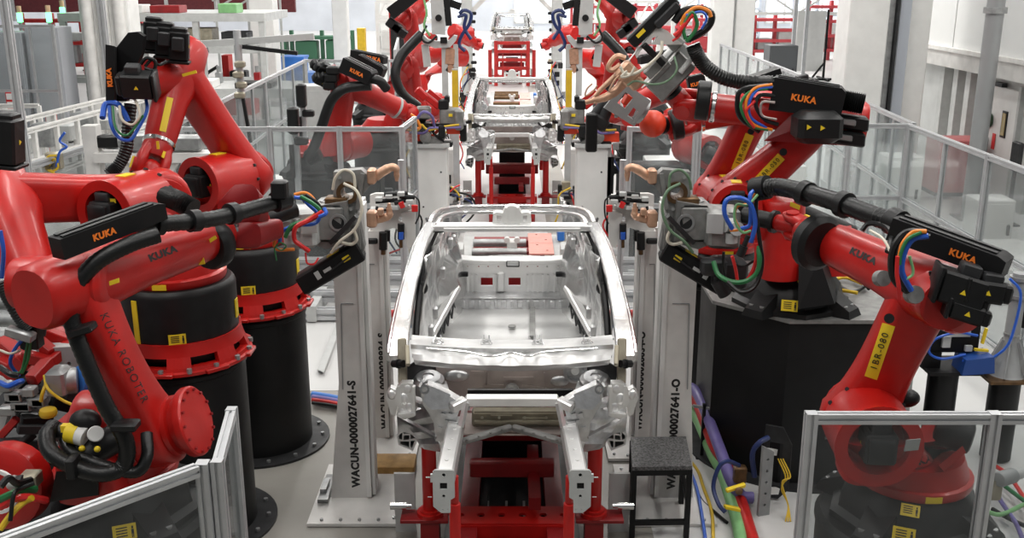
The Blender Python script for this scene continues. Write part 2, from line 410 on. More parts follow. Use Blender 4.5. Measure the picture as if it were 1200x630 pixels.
        for zi, z in enumerate((1.18, 1.3, 1.42, 1.55, 1.66, 1.76, 1.86, 1.98, 2.1, 2.2)):
            row = []
            for i, y in enumerate(ys):
                x = .705-(y-7.15)*.05-max(0, z-1.6)*.16
                d = ((y-9.15)/.62)**2+((z-1.3)/.5)**2
                if d < 1: x -= .17*math.sqrt(1-d)
                x += .018*math.sin(y*21)*(1 if z > 1.6 else .4)+.012*math.sin(z*33+y*5)
                zz = min(z, 2.34-(y-7.15)*.10)
                row.append((x, y, zz))
            g.append(row)
        w = part(fx(MB().sheet(g, .012, (1, 0, 0))), 'side_inner_panel', ALU, car)
        m = MB()
        for y, z in ((7.6, 1.5), (7.9, 1.55), (8.2, 1.8), (8.6, 1.95), (7.75, 1.3), (8.9, 1.9)): m.obox((.66-(y-7.15)*.05-max(0, z-1.6)*.16, y, z), (XX, YY, ZZ), (.02, .035, .05), .01)
        m.lathe((.53, 9.1, 2.02), (-1, -.5, .1), [(.09, 0), (.09, .03), (.06, .035), (.05, .015), (0, .015)], 16)
        parts(fx(m), 'stiffener_boss', ALU2, w)
        m = MB(); m.bar(P(696, 393, 7.95), P(666, 338, 8.9), .10, .05, up=V((.5, 0, 1)), bev=.012); part(fx(m), 'rocker_rail', ALUM, car)
        m = MB()
        a0, a1 = P(690, 394, 7.95), P(662, 343, 8.9)
        for k in range(12):
            q0 = a0.lerp(a1, k/12); q1 = a0.lerp(a1, (k+1)/12); m.bar(q0-ZZ*(.0 if k % 2 else .11), q1-ZZ*(.11 if k % 2 else 0), .012, .012)
        m.bar(a0-ZZ*.06+XX*.03, a1-ZZ*.06+XX*.03, .006, .13); part(fx(m), 'lattice_web', DGREY, car)
        m = MB(); m.obox(P(661, 331, 9.12), (XX, YY, ZZ), (.018, .02, .11), .006); m.obox(P(657, 321, 9.12), (XX, YY, ZZ), (.045, .02, .022), .006); m.obox(P(665, 334, 9.1), (XX, YY, ZZ), (.012, .02, .05)); part(fx(m), 'seat_latch', BLKM, car)
        # --- roof rail
        m = MB(); section_loft(m, [P(696, 263, 7.78), P(692, 254, 8.15), P(684, 247.5, 8.6), P(668, 244, 9.0), P(640, 242.8, 9.15), P(600, 242.5, 9.2)], V((.7, .7, 0)), ZZ, .055, .05, 6)
        section_loft(m, [P(688, 268, 7.78), P(684, 257, 8.2), P(674, 251.5, 8.6), P(655, 249, 9.0), P(600, 248.5, 9.15)], V((.7, .7, 0)), ZZ, .045, .03, 6)
        part(fx(m), 'roof_rail', ALU, car)
    # --- cowl
    g = []
    for row in ((393, 399, 117, 1.80, 0), (398, 403.5, 118, 1.79, 0), (399.5, 405, 118, 1.805, 0), (404, 409, 118.5, 1.815, 1), (409, 414, 118, 1.785, 2), (415, 421, 117, 1.785, 1), (421, 428.5, 115, 1.76, 0), (424, 431.5, 114, 1.735, 0), (426, 433.5, 113, 1.70, 0)):
        e, c, hw, z, wv = row; r = []
        for j in range(41):
            t = -1+j/20; k = 1-t*t
            dz = .006*wv*math.sin(j*1.05) 
            p = PZ(600+hw*t, e+(c-e)*k, z+dz); r.append(p)
        g.append(r)
    cw = part(MB().sheet(g, .006), 'cowl', COWL, car)
    m = MB()
    for px in (513, 570, 630, 688):
        p = PZ(px, 402, 1.805)
        m.prism([(-.04, -.04), (.04, -.04), (.04, .0), (.02, .055), (-.02, .055), (-.04, 0)], p, XX, YY, .018, [circ(0, 0, .012, 8)])
        for s in (-.028, .028): m.bar(p+V((s, -.04, .01)), p+V((s*.6, .05, .03)), .008, .03)
    parts(m, 'wiper_bracket', ALU, cw)
    m = MB()
    for px in (545, 600, 655): m.obox(PZ(px, 428 if px == 600 else 425, 1.745), (XX, YY, ZZ), (.02, .02, .012), .004)
    m.tube([PZ(500, 408, 1.82), PZ(545, 412, 1.825), PZ(570, 417, 1.82), PZ(585, 416, 1.82), PZ(600, 413, 1.825), PZ(620, 417, 1.82), PZ(640, 412, 1.825), PZ(700, 408, 1.82)], .007, 6)
    part(m, 'cowl_bead', ALU, cw)
    # --- firewall
    m = MB(); Yf = 6.78
    upright(m, [(497, 424), (703, 424), (706, 445), (690, 466), (660, 472), (540, 472), (510, 466), (494, 445)], Yf, .012, [circ(600, 456, 5.5, 16), circ(674, 434, 4.2, 16)])
    for a, b in (((552, 436), (570, 437)), ((590, 443), (625, 443)), ((568, 433), (568, 452)), ((572, 433), (572, 452)), ((566, 452), (590, 452)), ((638, 436), (638, 455)), ((612, 452), (640, 456))):
        m.bar(P(*a, Yf-.012), P(*b, Yf-.012), .012, .022)
    fw = part(m, 'firewall', BRN, car)
    m = MB(); m.ring(P(674, 434, Yf-.03), (0, -1, 0), .085, .066, .03, 28); m.ring(P(674, 434, Yf-.02), (0, -1, 0), .066, .028, .012, 24); m.ring(P(600, 456, Yf-.03), (0, -1, 0), .05, .038, .03, 20)
    m.ball(P(535, 440, Yf-.01), .09, (1, .35, .5), 16); m.ball(P(656, 446, Yf), .07, (1, .4, .6), 12)
    for k in range(6): m.cyl(P(674, 434, Yf-.04)+V((.058*math.cos(k*1.047), 0, .058*math.sin(k*1.047))), P(674, 434, Yf-.06)+V((.058*math.cos(k*1.047), 0, .058*math.sin(k*1.047))), .006, n=6)
    parts(m, 'mounting_boss', ALU2, fw)
    m = MB(); m.cyl(P(674, 434, Yf-.05), P(674, 434, Yf-.03), .028, n=16); m.cyl(P(600, 456, Yf-.03), P(600, 456, Yf-.01), .038, n=16); m.cyl(P(538, 440, Yf-.05), P(538, 440, Yf-.04), .014, n=10); parts(m, 'blanking_plug', WHITE, fw)
    for sgn in (1, -1):
        m = MB(); m.sheet([[V((sgn*q.x, q.y, q.z)) for q in r] for r in ([P(690, 424, 6.75), P(712, 423, 6.55), P(724, 430, 6.5)], [P(688, 440, 6.75), P(708, 440, 6.6), P(722, 448, 6.5)], [P(686, 452, 6.7), P(704, 452, 6.6), P(718, 458, 6.5)])], .008)
        part(m, 'cowl_side_plate', DGREY, car)
    # --- crossbars between the rails
    m = MB(); m.bar(P(545, 469, 6.28), P(655, 469, 6.28), .07, .07, bev=.012)
    for s in (-1, 1): m.bar(P(600+s*54, 469, 6.28), P(600+s*72, 478, 6.22), .07, .06, bev=.01); m.bar(P(600+s*54, 472, 6.24), P(600+s*60, 500, 6.2), .03, .03)
    part(m, 'strut_crossbar', ALUM, car)
    m = MB(); m.bar(P(548, 460, 6.42), P(672, 460, 6.42), .03, .05); part(m, 'brush_seal', BLKM, car)
    m = MB(); m.bar(P(553, 488, 6.62), P(661, 488, 6.62), .10, .11, bev=.012); m.bar(P(556, 482, 6.55), P(659, 482, 6.55), .02, .012); m.bar(P(556, 494, 6.54), P(659, 494, 6.54), .03, .016)
    for px in (565, 585, 615, 640): m.cyl(P(px, 489, 6.56), P(px, 489, 6.54), .012, n=8)
    m.bar(P(575, 487, 6.56), P(600, 487, 6.56), .008, .012); m.bar(P(612, 490, 6.56), P(640, 490, 6.56), .008, .012)
    part(m, 'lower_crossmember', TAN, car)
    m = MB()
    for s in (-1, 1):
        m.bar(PZ(600+s*62, 518, 1.2), PZ(600, 500, 1.2), .06, .03, bev=.006); m.bar(PZ(600+s*62, 518, 1.2), PZ(600+s*66, 512, 1.24), .08, .06)
        for k in range(4): q = PZ(600+s*62, 518, 1.22).lerp(PZ(600, 500, 1.22), .15+.22*k); m.cyl(q, q+ZZ*.008, .010, n=8)
    part(m, 'chevron_brace', GREY, car)
    m = MB(); m.box((0, 6.62, 1.155), (.66, .35, .012)); part(m, 'belly_plate', BRN, car)
    # --- header and sensor bracket
    m = MB(); section_loft(m, [P(x, 265.5+abs(x-600)*.006-.4, 7.72) for x in (507, 550, 600, 650, 693)], YY, ZZ, .12, .045, 4)
    section_loft(m, [P(x, 269, 7.66) for x in (520, 600, 680)], YY, ZZ, .03, .03, 4)
    hd = part(m, 'front_header', ALUM, car)
    m = MB(); upright(m, [(577, 263), (578, 249), (582, 247), (589, 248), (592, 242), (597, 239.8), (603, 239.8), (608, 242), (611, 248), (618, 247), (622, 249), (623, 263)], 7.78, .09, [[(582, 251), (588, 251), (587, 258), (583, 258)], [(612, 251), (618, 251), (617, 258), (613, 258)]])
    m.bar(P(593, 243, 7.72), P(592, 262, 7.72), .02, .03); m.bar(P(607, 243, 7.72), P(608, 262, 7.72), .02, .03); part(m, 'sensor_bracket', WHITE, hd)
    # --- floor, seat pan, bulkhead, parcel shelf, tail
    m = MB(); g = []
    for i in range(40):
        y = 6.85+i*.058; g.append([(x*.13, y, 1.2+(.012 if (i//3) % 2 else 0)+(.03 if abs(x) < 1 else 0)*0) for x in range(-5, 6)])
    m.sheet(g, .01, (0, 0, -1)); fl = part(m, 'floor_pan', ALUM, car)
    m = MB(); m.cyl(P(600, 383, 8.47), P(600, 383, 8.47)+ZZ*.014, .035, n=14); m.bar(P(624, 360, 9.0), P(624, 394, 8.2), .05, .012); part(m, 'floor_bracket', GREY, fl)
    m = MB(); m.box((0, 9.06, 1.25), (1.02, .02, .10)); m.box((0, 9.16, 1.30), (1.04, .22, .012))
    for x in range(-6, 7): m.box((x*.075, 9.045, 1.25), (.05 if x % 2 else .025, .03, .07), bev=.006)
    part(m, 'seat_step', ALU2, car)
    m = MB(); Yb = 9.26
    upright(m, [(538, 318), (667, 318), (664, 344), (541, 344)], Yb, .012, [[(563.5, 325), (577.5, 325), (577.5, 334), (563.5, 334)], [(596, 325), (610, 325), (610, 334), (596, 334)]])
    for px in (548, 553, 558, 581, 586, 618, 624, 630, 636, 642, 650): m.obox(P(px, 332, Yb-.015), (XX, YY, ZZ), (.010, .012, .09), .004)
    m.obox(P(587, 330, Yb-.02), (XX, YY, ZZ), (.035, .03, .10), .015)
    part(m, 'rear_bulkhead', ALUM, car)
    m = MB(); section_loft(m, [P(x, 305+((x-600)/62)**4*-2, 9.3) for x in (534, 545, 560, 600, 640, 655, 666)], YY, ZZ, .16, .04, 4)
    upright(m, [(537, 307), (664, 307), (662, 319), (540, 319)], 9.24, .02, [circ(px, 312, 1.1, 6) for px in (548, 561, 572, 584, 618, 630, 641, 654)])
    ps = part(m, 'parcel_shelf', ALUM, car)
    m = MB(); m.obox(P(601, 309, 9.2), (XX, YY, ZZ), (.062, .02, .026), .005); part(m, 'shelf_label_frame', BLKM, ps)
    m = MB(); m.obox(P(601, 309, 9.175), (XX, YY, ZZ), (.052, .006, .019), .003); part(m, 'shelf_plate', LGREY, ps)
    m = MB(); section_loft(m, [(-.6, 10.05, 1.36), (0, 10.2, 1.36), (.6, 10.05, 1.36)], YY, ZZ, .1, .08, 6)
    for s in (-1, 1): section_loft(m, [(s*.52, 9.2, 2.12), (s*.57, 9.7, 1.75), (s*.6, 10.05, 1.4)], XX, V((0, .6, .8)), .09, .05, 5); m.box((s*.52, 9.7, 1.28), (.16, .7, .05))
    part(m, 'tail_frame', ALU, car)
    return car

def make_stand(label):
    st = thing('body_stand', label, 'carrier stand', (0, 7.8, 0), 'red stands under the car bodies')
    for s in (-1, 1):
        m = MB(); m.rcyl((s*.36, 5.78, .1), (s*.36, 5.78, 1.0), .036, .004, 18); m.rcyl((s*.36, 5.78, 1.0), (s*.36, 5.78, 1.19), .026, .004, 14); part(m, 'post', RED, st)
        m = MB(); m.rcyl((s*.62, 6.95, .3), (s*.62, 6.95, .9), .055, .004, 20); m.ring((s*.62, 6.95, .26), ZZ, .10, .03, .03); m.ring((s*.62, 6.95, .29), ZZ, .08, .03, .02); part(m, 'post', RED, st)
        m = MB(); m.cyl((s*.62, 6.95, .86), (s*.62, 6.95, .97), .05, n=14); part(m, 'locating_pad', DGREY, st)
        m = MB(); m.box((s*.66, 6.94, .245), (.36, .17, .03), bev=.004); m.box((s*.62, 6.94, .12), (.14, .14, .23)); part(m, 'foot_flange', RED2, st)
        m = MB(); m.cyl((s*.80, 6.95, .33), (s*.92, 6.95, .33), .03, n=14); m.cyl((s*.76, 6.95, .33), (s*.86, 6.95, .33), .018, n=10); part(m, 'lock_pin', CHROME, st)
        m = MB(); m.rcyl((s*.62, 9.3, .3), (s*.62, 9.3, .95), .055, .004, 16); part(m, 'post', RED, st)
        m = MB(); m.bar((s*.33, 5.75, .14), (s*.33, 10.2, .14), .14, .2); part(m, 'side_rail', RED2, st)  # shade under the body put into the darker red
        m = MB(); m.box((s*.83, 7.15, .25), (.16, .03, .5)); part(m, 'guard_plate', LGREY, st)
    m = MB()
    m.prism([(-.46, -.13), (.46, -.13), (.46, .13), (-.46, .13)], (0, 6.93, .255), XX, YY, .02, [circ(x*.115, 0, .030, 12) for x in (-3.4, -2.05, -.7, .7, 2.05, 3.4)])
    m.box((0, 6.8, .2), (.92, .02, .1)); m.box((0, 6.72, .12), (.9, .04, .06)); part(m, 'drilled_beam', RED, st)
    m = MB(); m.box((0, 7.75, .62), (1.0, .22, .18), bev=.01); m.box((0, 7.3, .47), (.66, .10, .13), bev=.01); m.box((.17, 7.3, .4), (.09, .9, .10)); m.box((0, 9.3, .9), (1.2, .12, .12)); m.box((0, 9.75, 1.25), (.9, .08, .25)); parts(m, 'cross_beam', RED2, st)  # beams coloured dim red for the shade beneath the body
    m = MB()
    for k in (-.21, -.06, .08): m.box((k, 7.22, .12), (.05, .34, .02))
    parts(m, 'pale_slat', LGREY, st)
    m = MB(); m.box((0, 8.2, .05), (.62, 3.6, .05)); m.box((0, 8.5, .45), (.5, .5, .8))
    for k in range(4): m.box((-.22+.14*k, 7.15, .12), (.05, .6, .08))
    parts(m, 'dark_pit_block', BLKM, st)  # black plate and boxes put in to keep the space underneath dark
    return st

car1 = make_car('nearest bare aluminium car body, front end towards the viewer, with open windscreen frame')
st1 = make_stand('red post stand under the nearest car body, drilled beam at front')
PITCHL = 11.6
car2 = dup(car1, (0, PITCHL, 0), 'bare aluminium car body at the middle station between the two white pedestals')
st2 = dup(st1, (0, PITCHL, 0), 'red post stand carrying the middle car body')
car3 = dup(car1, (0, PITCHL*3, .35), 'farthest small bare car body at the top end of the line')
st3 = dup(st1, (0, PITCHL*3, 0), 'red stand under the farthest car body')
# ------------------------------------------------------------------ six-axis robots
def sup(c, a, b, ra, rb, n=20, e=.62):     # super-ellipse ring
    o = []
    for j in range(n):
        t = 6.28318*j/n; x, y = math.cos(t), math.sin(t)
        o.append(c+a*(ra*math.copysign(abs(x)**e, x))+b*(rb*math.copysign(abs(y)**e, y)))
    return o
def bone(p0, p1, ax, r0, r1, th, wm, bow=0.0, n=14):
    """link arm: rounded plate from joint p0 to joint p1, thickness th along ax, narrowing to wm, bowed sideways"""
    u = (p1-p0); L = u.length; u.normalize(); w = (ax-u*ax.dot(u)).normalized(); s = u.cross(w); rings = []
    st = [-r0*math.cos(k*math.pi/2/5) for k in range(6)]+[L*k/n for k in range(1, n)]+[L+r1*math.sin(k*math.pi/2/5) for k in range(6)]
    for x in st:
        t = min(1, max(0, x/L)); c = p0+u*x+s*(bow*4*t*(1-t))
        if x < 0: h = math.sqrt(max(0, r0*r0-x*x)); k = .75+.25*h/r0
        elif x > L: h = math.sqrt(max(0, r1*r1-(x-L)**2)); k = .75+.25*h/r1
        else:
            h = (1-t)*r0+t*r1; g = math.sin(math.pi*t)**.7; h = h*(1-g)+wm*g if wm < min(r0, r1) else h; k = 1
        rings.append(sup(c, s, w, max(h, .004), th/2*k, 20, .5))
    return MB().loft(rings), u, w, s

def hosebox(parent, p0, p1, h, w, up, face, letter=None, lsz=.09, lpos=.5, m=None):
    """long black trough; p0->p1 run along its centre, h tall, w deep; lettering on the side looking along face"""
    u, v, r = frame(p1-p0, up); L = (p1-p0).length
    if r.dot(face) < 0: r = -r
    prof = [(0, -h/2), (L, -h/2*.8), (L, h/2*.75), (L*.93, h/2), (0, h/2)]
    b = MB(); b.prism(prof, p0, u, v, w)
    bx = part(b, 'hose_box', m or BLKM, parent)
    d = MB()
    d.bar(p0+v*h*.5+r*w*.25+u*L*.04, p0+v*h*.5+r*w*.25+u*L*.9, .03, .018, up=v); part(d, 'hose_box_rib', BLK, bx)
    d = MB(); d.bar(p0+v*h*.5-r*w*.25+u*L*.04, p0+v*h*.5-r*w*.25+u*L*.9, .03, .018, up=v); part(d, 'hose_box_rib', BLK, bx)
    if letter:
        X = u if u.x > 0 else -u
        Y = v
        if X.cross(Y).dot(r) < 0: Y = -v if abs(v.z) < .3 else v; X = X if X.cross(Y).dot(r) > 0 else -X
        text(bx, 'lettering', letter, OLET, p0+u*L*lpos+r*(w/2+.002), X, Y, lsz, bold=.004*lsz/.1, space=1.1)
    return bx
def strip(parent, body, p0, p1, N, w=.075, lsz=.055):
    q = lay_quad(parent, 'number_strip', YEL, (p0+p1)/2, p1-p0, None, (p1-p0).length, w, N)
    if body: lay_text(q, 'lettering', body, INK, (p0+p1)/2, p1-p0, lsz, N, space=1.25)
    return q
def strip_old(parent, body, p0, p1, N, w=.075, lsz=.055):
    """yellow identification strip from p0 to p1 on the face whose outward direction is N, characters reading along the strip"""
    u = (p1-p0).normalized(); N = (N-u*N.dot(u)).normalized(); s = N.cross(u)
    m = MB(); m.obox((p0+p1)/2, (u, s, N), ((p1-p0).length/2, w/2, .003)); q = part(m, 'number_strip', YEL, parent)
    if body: text(q, 'lettering', body, INK, (p0+p1)/2+N*.004, u, s, lsz, ext=.001, space=1.25)
    return q

def hoses(parent, specs):
    for nm, m, r, pts in specs: part(MB().tube([P(*q) if isinstance(q, tuple) else q for q in pts], r, 7, 5), nm, m, parent)

def bezel_label(parent, O, X, Y, w, h, person=True):
    m = MB(); m.prism([(-w/2, -h/2), (w/2, -h/2), (w/2, h/2), (-w/2, h/2)], O, X, Y, .004); l = part(m, 'yellow_sign', YEL, parent)
    X = V(X).normalized(); N = X.cross(V(Y)).normalized(); Y = N.cross(X); m = MB()
    for k in range(4): m.obox(O+N*.003+X*(-w*.12)+Y*(h*(.3-.18*k)), (X, Y, N), (w*.24, h*.035, .0015))
    if person:
        c = O+N*.003+X*w*.34; m.obox(c+Y*h*.25, (X, Y, N), (w*.04, h*.08, .0015)); m.obox(c-Y*h*.02, (X, Y, N), (w*.055, h*.15, .0015)); m.obox(c-Y*h*.28+X*w*.03, (X, Y, N), (w*.02, h*.14, .0015)); m.obox(c-Y*h*.28-X*w*.03, (X, Y, N), (w*.02, h*.14, .0015))
    part(m, 'pictogram', INK, l)

def motor(parent, c, u, v, s=1.0, L=.22):
    """black servo motor with terminal block, body along u"""
    w = u.cross(v); m = MB()
    m.obox(c, (v, w, u), (.075*s, .075*s, L/2), .018); m.obox(c+u*(L*.5), (v, w, u), (.062*s, .062*s, .03), .012); m.obox(c-u*(L*.52), (v, w, u), (.085*s, .085*s, .012), .006)
    q = part(m, 'motor', BLK, parent)
    m = MB(); m.obox(c+v*.095*s+u*.02, (v, w, u), (.03*s, .045*s, .055), .01); part(m, 'terminal_block', DGREY, q)
    m = MB(); m.prism([(-.016, -.012), (.016, -.012), (0, .016)], c+w*.076*s, u, v, .003); m.prism([(-.016, -.012), (.016, -.012), (0, .016)], c-w*.076*s, u, v, .003); parts(m, 'warning_triangle', YEL, q)

def robot(name_label, B, J2, J3, J5, tip, heading, style='cast', far=False, side=1, wm=.155, bow=0, hub_r=.25, elbow_r=.19, link_th=.22, tube_r=.15, red=None, motors=True, group=None, wrist_ball=False, tube_end=.105, hub_len=.52, tr=.36, ws=1.0, mark=True):
    """B base centre on its pedestal; J2 shoulder; J3 elbow; J5 wrist; tip tool flange; heading = compass of the shoulder axis normal"""
    R_ = red or RED
    B, J2, J3, J5, tip = V(B), V(J2), V(J3), V(J5), V(tip)
    r = thing('industrial_robot', name_label, 'robot', B, group or 'red six axis robots at the near station')
    hd = V(heading).normalized(); ax = V((hd.y, -hd.x, 0)).normalized()*side      # shoulder axis, pointing away from the link arm
    r['category'] = 'robot'
    # base
    if style == 'cast':
        m = MB(); m.lathe(B, ZZ, [(.50, 0), (.50, .04), (.45, .07), (.42, .17), (.36, .24), (.345, .27)], 8); 
        for k in range(4):
            a = .785+k*1.5708; d = V((math.cos(a), math.sin(a), 0)); e = V((-d.y, d.x, 0))
            m.hexa([B+d*.30-e*.13, B+d*.60-e*.10, B+d*.60+e*.10, B+d*.30+e*.13, B+d*.30-e*.10+ZZ*.22, B+d*.58-e*.08+ZZ*.06, B+d*.58+e*.08+ZZ*.06, B+d*.30+e*.10+ZZ*.22])
        bs = part(m, 'base', BLK, r)
        m = MB()
        for k in range(4):
            a = .785+k*1.5708; d = V((math.cos(a), math.sin(a), 0)); e = V((-d.y, d.x, 0))
            for s in (-.05, .05): m.cyl(B+d*.53+e*s+ZZ*.06, B+d*.53+e*s+ZZ*.09, .022, n=6)
        if not far: parts(m, 'anchor_bolt', STEEL, bs)
        zt = .27
        f = -V((B.x, B.y, 0)).normalized(); sd = V((-f.y, f.x, 0)); 
        if sd.x < 0: sd = -sd
        if not far: bezel_label(bs, B+f*.50+ZZ*.12, sd, ZZ-f*.25, .13, .09)
    else:       # red slotted ring, black drum
        q = lambda a, rr, z: B+V((math.cos(a)*rr, math.sin(a)*rr, z))
        m = MB(); m.lathe(B, ZZ, [(.43, 0), (.515, 0), (.515, .022), (.495, .03), (.488, .055), (.43, .055), (.43, 0)], 48, cap=False); m.lathe(B, ZZ, [(.425, .125), (.462, .125), (.445, .19), (.445, .22), (.41, .22), (.425, .125)], 48, cap=False)
        for k in range(8):
            for e in range(3):
                a0, a1 = 6.2832*(k+.10+e*.15)/8, 6.2832*(k+.10+(e+1)*.15)/8
                m.hexa([q(a0, .43, .054), q(a0, .488, .054), q(a1, .488, .054), q(a1, .43, .054), q(a0, .42, .127), q(a0, .462, .127), q(a1, .462, .127), q(a1, .42, .127)])
        bs = part(m, 'slotted_base_ring', R_, r)
        m = MB()
        for k in range(16):
            a = 6.2832*k/16; m.cyl(B+V((math.cos(a)*.505, math.sin(a)*.505, .02)), B+V((math.cos(a)*.505, math.sin(a)*.505, .055)), .02, n=6)
        m2 = MB()
        for k in range(8):
            a = 6.2832*k/8; d = V((math.cos(a), math.sin(a), 0)); m2.obox(B+d*.50+ZZ*.016, (d, V((-d.y, d.x, 0)), ZZ), (.035, .09, .016), .006)
        parts(m2, 'base_foot', R_, bs); parts(m, 'anchor_bolt', STEEL, bs)
        m = MB(); m.lathe(B, ZZ, [(.40, .05), (.43, .16), (.43, .55), (.42, .58), (.40, .60)], 36); dr = part(m, 'drum', BLK, r)
        f = -V((B.x, B.y, 0)).normalized(); sd = V((-f.y, f.x, 0)); sd = sd if sd.x > 0 else -sd
        bezel_label(dr, B+f*.432+ZZ*.26-sd*.03, sd, ZZ, .12, .075); g = (f*.88+sd*.47).normalized()
        d2 = (f*.72-sd*.69).normalized(); s2 = V((-d2.y, d2.x, 0))
        m = MB(); m.obox(B+d2*.432+ZZ*.36, (s2, ZZ, d2), (.022, .18, .004)); part(m, 'number_strip', YEL, dr)
        d2 = (f*.30+sd*.95).normalized(); s2 = V((-d2.y, d2.x, 0)); m = MB(); m.obox(B+d2*.432+ZZ*.36, (s2, ZZ, d2), (.035, .07, .004)); part(m, 'yellow_sign', YEL, dr)
        zt = .6
    # turret: slewing ring, body, shoulder hub
    T = B+ZZ*zt; hubc = J2+ax*(hub_len/2+link_th*.35)
    m = MB(); m.lathe(T, ZZ, [(tr, 0), (tr+.01, .02), (tr+.01, .06), (tr-.03, .08)], 30)
    m.loft([sup(T+ZZ*.05, XX, YY, tr-.01, tr-.01, 24, 1), sup(T+ZZ*.16+(hubc-T)*.12, XX, YY, tr-.03, tr-.03, 24, 1), sup(T*.45+hubc*.55, hd, ax, hub_r*1.0, hub_len*.52, 24, .8), sup(hubc, hd, ax, hub_r*.93, hub_len*.5, 24, .75)])
    # heel of the turret that carries the balancer
    bk = T-hd*.30; m.loft([sup(bk+ZZ*.02, hd, ax, .16, .20, 16, .6), sup(bk+ZZ*.25-hd*.05, hd, ax, .12, .17, 16, .6), sup(bk+ZZ*.42-hd*.08, hd, ax, .06, .12, 16, .6)])
    tu = part(m, 'turret', R_, r)
    hp0, hp1 = hubc-ax*hub_len/2, hubc+ax*hub_len/2
    m = MB(); m.lathe(hp0, ax, [(hub_r*.9, 0), (hub_r, .02), (hub_r, hub_len-.05), (hub_r*1.03, hub_len-.04), (hub_r*1.03, hub_len), (hub_r*.72, hub_len), (hub_r*.68, hub_len-.12), (0.01, hub_len-.12)], 36)
    hb = part(m, 'shoulder_hub', R_, r)
    if not far:
        m = MB()
        for k in range(12):
            a = k*.5236; v_ = hd*math.cos(a)+ZZ*math.sin(a); m.cyl(hp0+ax*.02+v_*hub_r*.98, hp0+ax*.045+v_*hub_r*1.03, .014, n=6)
        parts(m, 'hub_bolt', DGREY, hb)
        m = MB(); m.obox(T+ZZ*.03-hd*.0+V((0, -.36, 0)), (XX, YY, ZZ), (.05, .012, .02)); mark and m.obox(hubc+ZZ*hub_r*1.0, (hd, ax, ZZ), (.04, .06, .004)); parts(m, 'yellow_mark', YEL, tu)
    motor(hb, hp1-ax*.05, ax, ZZ, 1.25, .22)
    # counterbalance cylinder behind the turret
    if not far:
        c0, c1 = T-hd*.36+ZZ*.42, J2+ZZ*.05-hd*.12
        m = MB(); m.rcyl(c0-hd*.12-ZZ*.1, c0+(c1-c0)*.62, .085, .03, 18); cb = part(m, 'balancer', BLK, r)
        m = MB(); m.cyl(c0+(c1-c0)*.6, c1, .03, n=12); part(m, 'balancer_rod', CHROME, cb)
    # link arm
    b, u, w, s = bone(J2, J3, ax, hub_r*.98, elbow_r, link_th, wm, bow)
    ln = part(b, 'link_arm', R_, r)
    m = MB()
    for sg in (-1, 1): m.lathe(J2+w*sg*link_th*.46, w*sg, [(hub_r*.8, 0), (hub_r*.8, .03), (hub_r*.7, .04), (hub_r*.2, .045), (0, .045)], 28)
    part(m, 'pivot_cover', R_, ln)
    # elbow housing and forearm
    m = MB(); m.lathe(J3-ax*(link_th*.5+.025), ax, [(elbow_r*.6, 0), (elbow_r*.8, .01), (elbow_r*.92, .03), (elbow_r*.92, link_th+.24), (elbow_r*.85, link_th+.28), (elbow_r*.5, link_th+.285), (0, link_th+.285)], 28)
    el = part(m, 'elbow_housing', R_, r)
    fu = (J5-J3); FL = fu.length; fu.normalize(); fax = (ax-fu*ax.dot(fu)).normalized(); fv = fax.cross(fu); fv = fv if fv.z > 0 else -fv
    o = J3+ax*.04
    sec = [(-.30, .15, .16), (-.27, .17, .18), (-.05, .19, .19), (.15, tube_r*1.12, tube_r*1.12), (.30*FL, tube_r, tube_r), (.62*FL, tube_r*.92, tube_r*.92), (FL-.24, tube_end*1.12, tube_end*1.12)]
    e1 = J5-fu*.24
    rg = []
    for x, ra, rb in sec:
        t = max(0, min(1, x/(FL-.24))); c = (o*(1-t)+(J5-ax*0)*t) if False else o.lerp(e1, t) if x > 0 else o+fu*x
        rg.append(sup(c, fax, fv, ra, rb, 24, .85 if x < .2 else 1))
    m = MB(); m.loft(rg); fa = part(m, 'forearm', R_, r)
    m = MB(); m.lathe(J5-fu*.27, fu, [(tube_end*1.12, 0), (tube_end*1.22, .01), (tube_end*1.22, .035), (tube_end*1.1, .045)], 24); part(m, 'wrist_ring', CHROME if not far else LGREY, r)
    if motors:
        for k in (-1, 0, 1): motor(fa, o-fu*.40+fax*.155*k+fv*(.06 if k == 0 else -.02), -fu, fv, .92, .25)
    # wrist: fork, knuckle, flange
    td = (tip-J5).normalized(); wa = fu.cross(td); wa = wa.normalized() if wa.length > .15 else fv
    m = MB()
    for sg in (-1, 1):
        wc = wa.cross(fu)
        m.loft([sup(J5-fu*.24+wa*sg*.04*ws, wa, wc, .06*ws, .085*ws, 16, .7), sup(J5-fu*.12+wa*sg*.085*ws, wa, wc, .045*ws, .10*ws, 16, .7), sup(J5+wa*sg*.09*ws, wa, wc, .04*ws, .095*ws, 16, .7), sup(J5+fu*.075+wa*sg*.09*ws, wa, wc, .03*ws, .04*ws, 16, .7)])
        m.cyl(J5+wa*sg*.10*ws, J5+wa*sg*.145*ws, .075*ws, .065*ws, 18)
    m.lathe(J5-fu*.25, fu, [(tube_end*1.1, 0), (tube_end*1.15, .06), (tube_end*.9, .14)], 22)
    wr = part(m, 'wrist_fork', R_, r)
    m = MB(); m.ball(J5, .095*ws if not wrist_ball else .15, n=20); m.lathe(J5, td, [(.09*ws, 0), (.088*ws, .10), (.075*ws, .13)], 22); kn = part(m, 'wrist_knuckle', R_, r)
    m = MB(); m.lathe(J5+td*.12, td, [(.08, 0), (.08, .03), (.06, .035), (.06, (tip-J5).length-.12)], 22); part(m, 'tool_flange', BLK, r)
    if not far:
        m = MB(); m.obox(J5-fu*.15+fv*.105, (fu, fax, fv), (.05, .012, .004)); m.obox(J5-fu*.02+wa*.148, (fu, fv, wa), (.05, .012, .004)); parts(m, 'yellow_mark', YEL, wr)
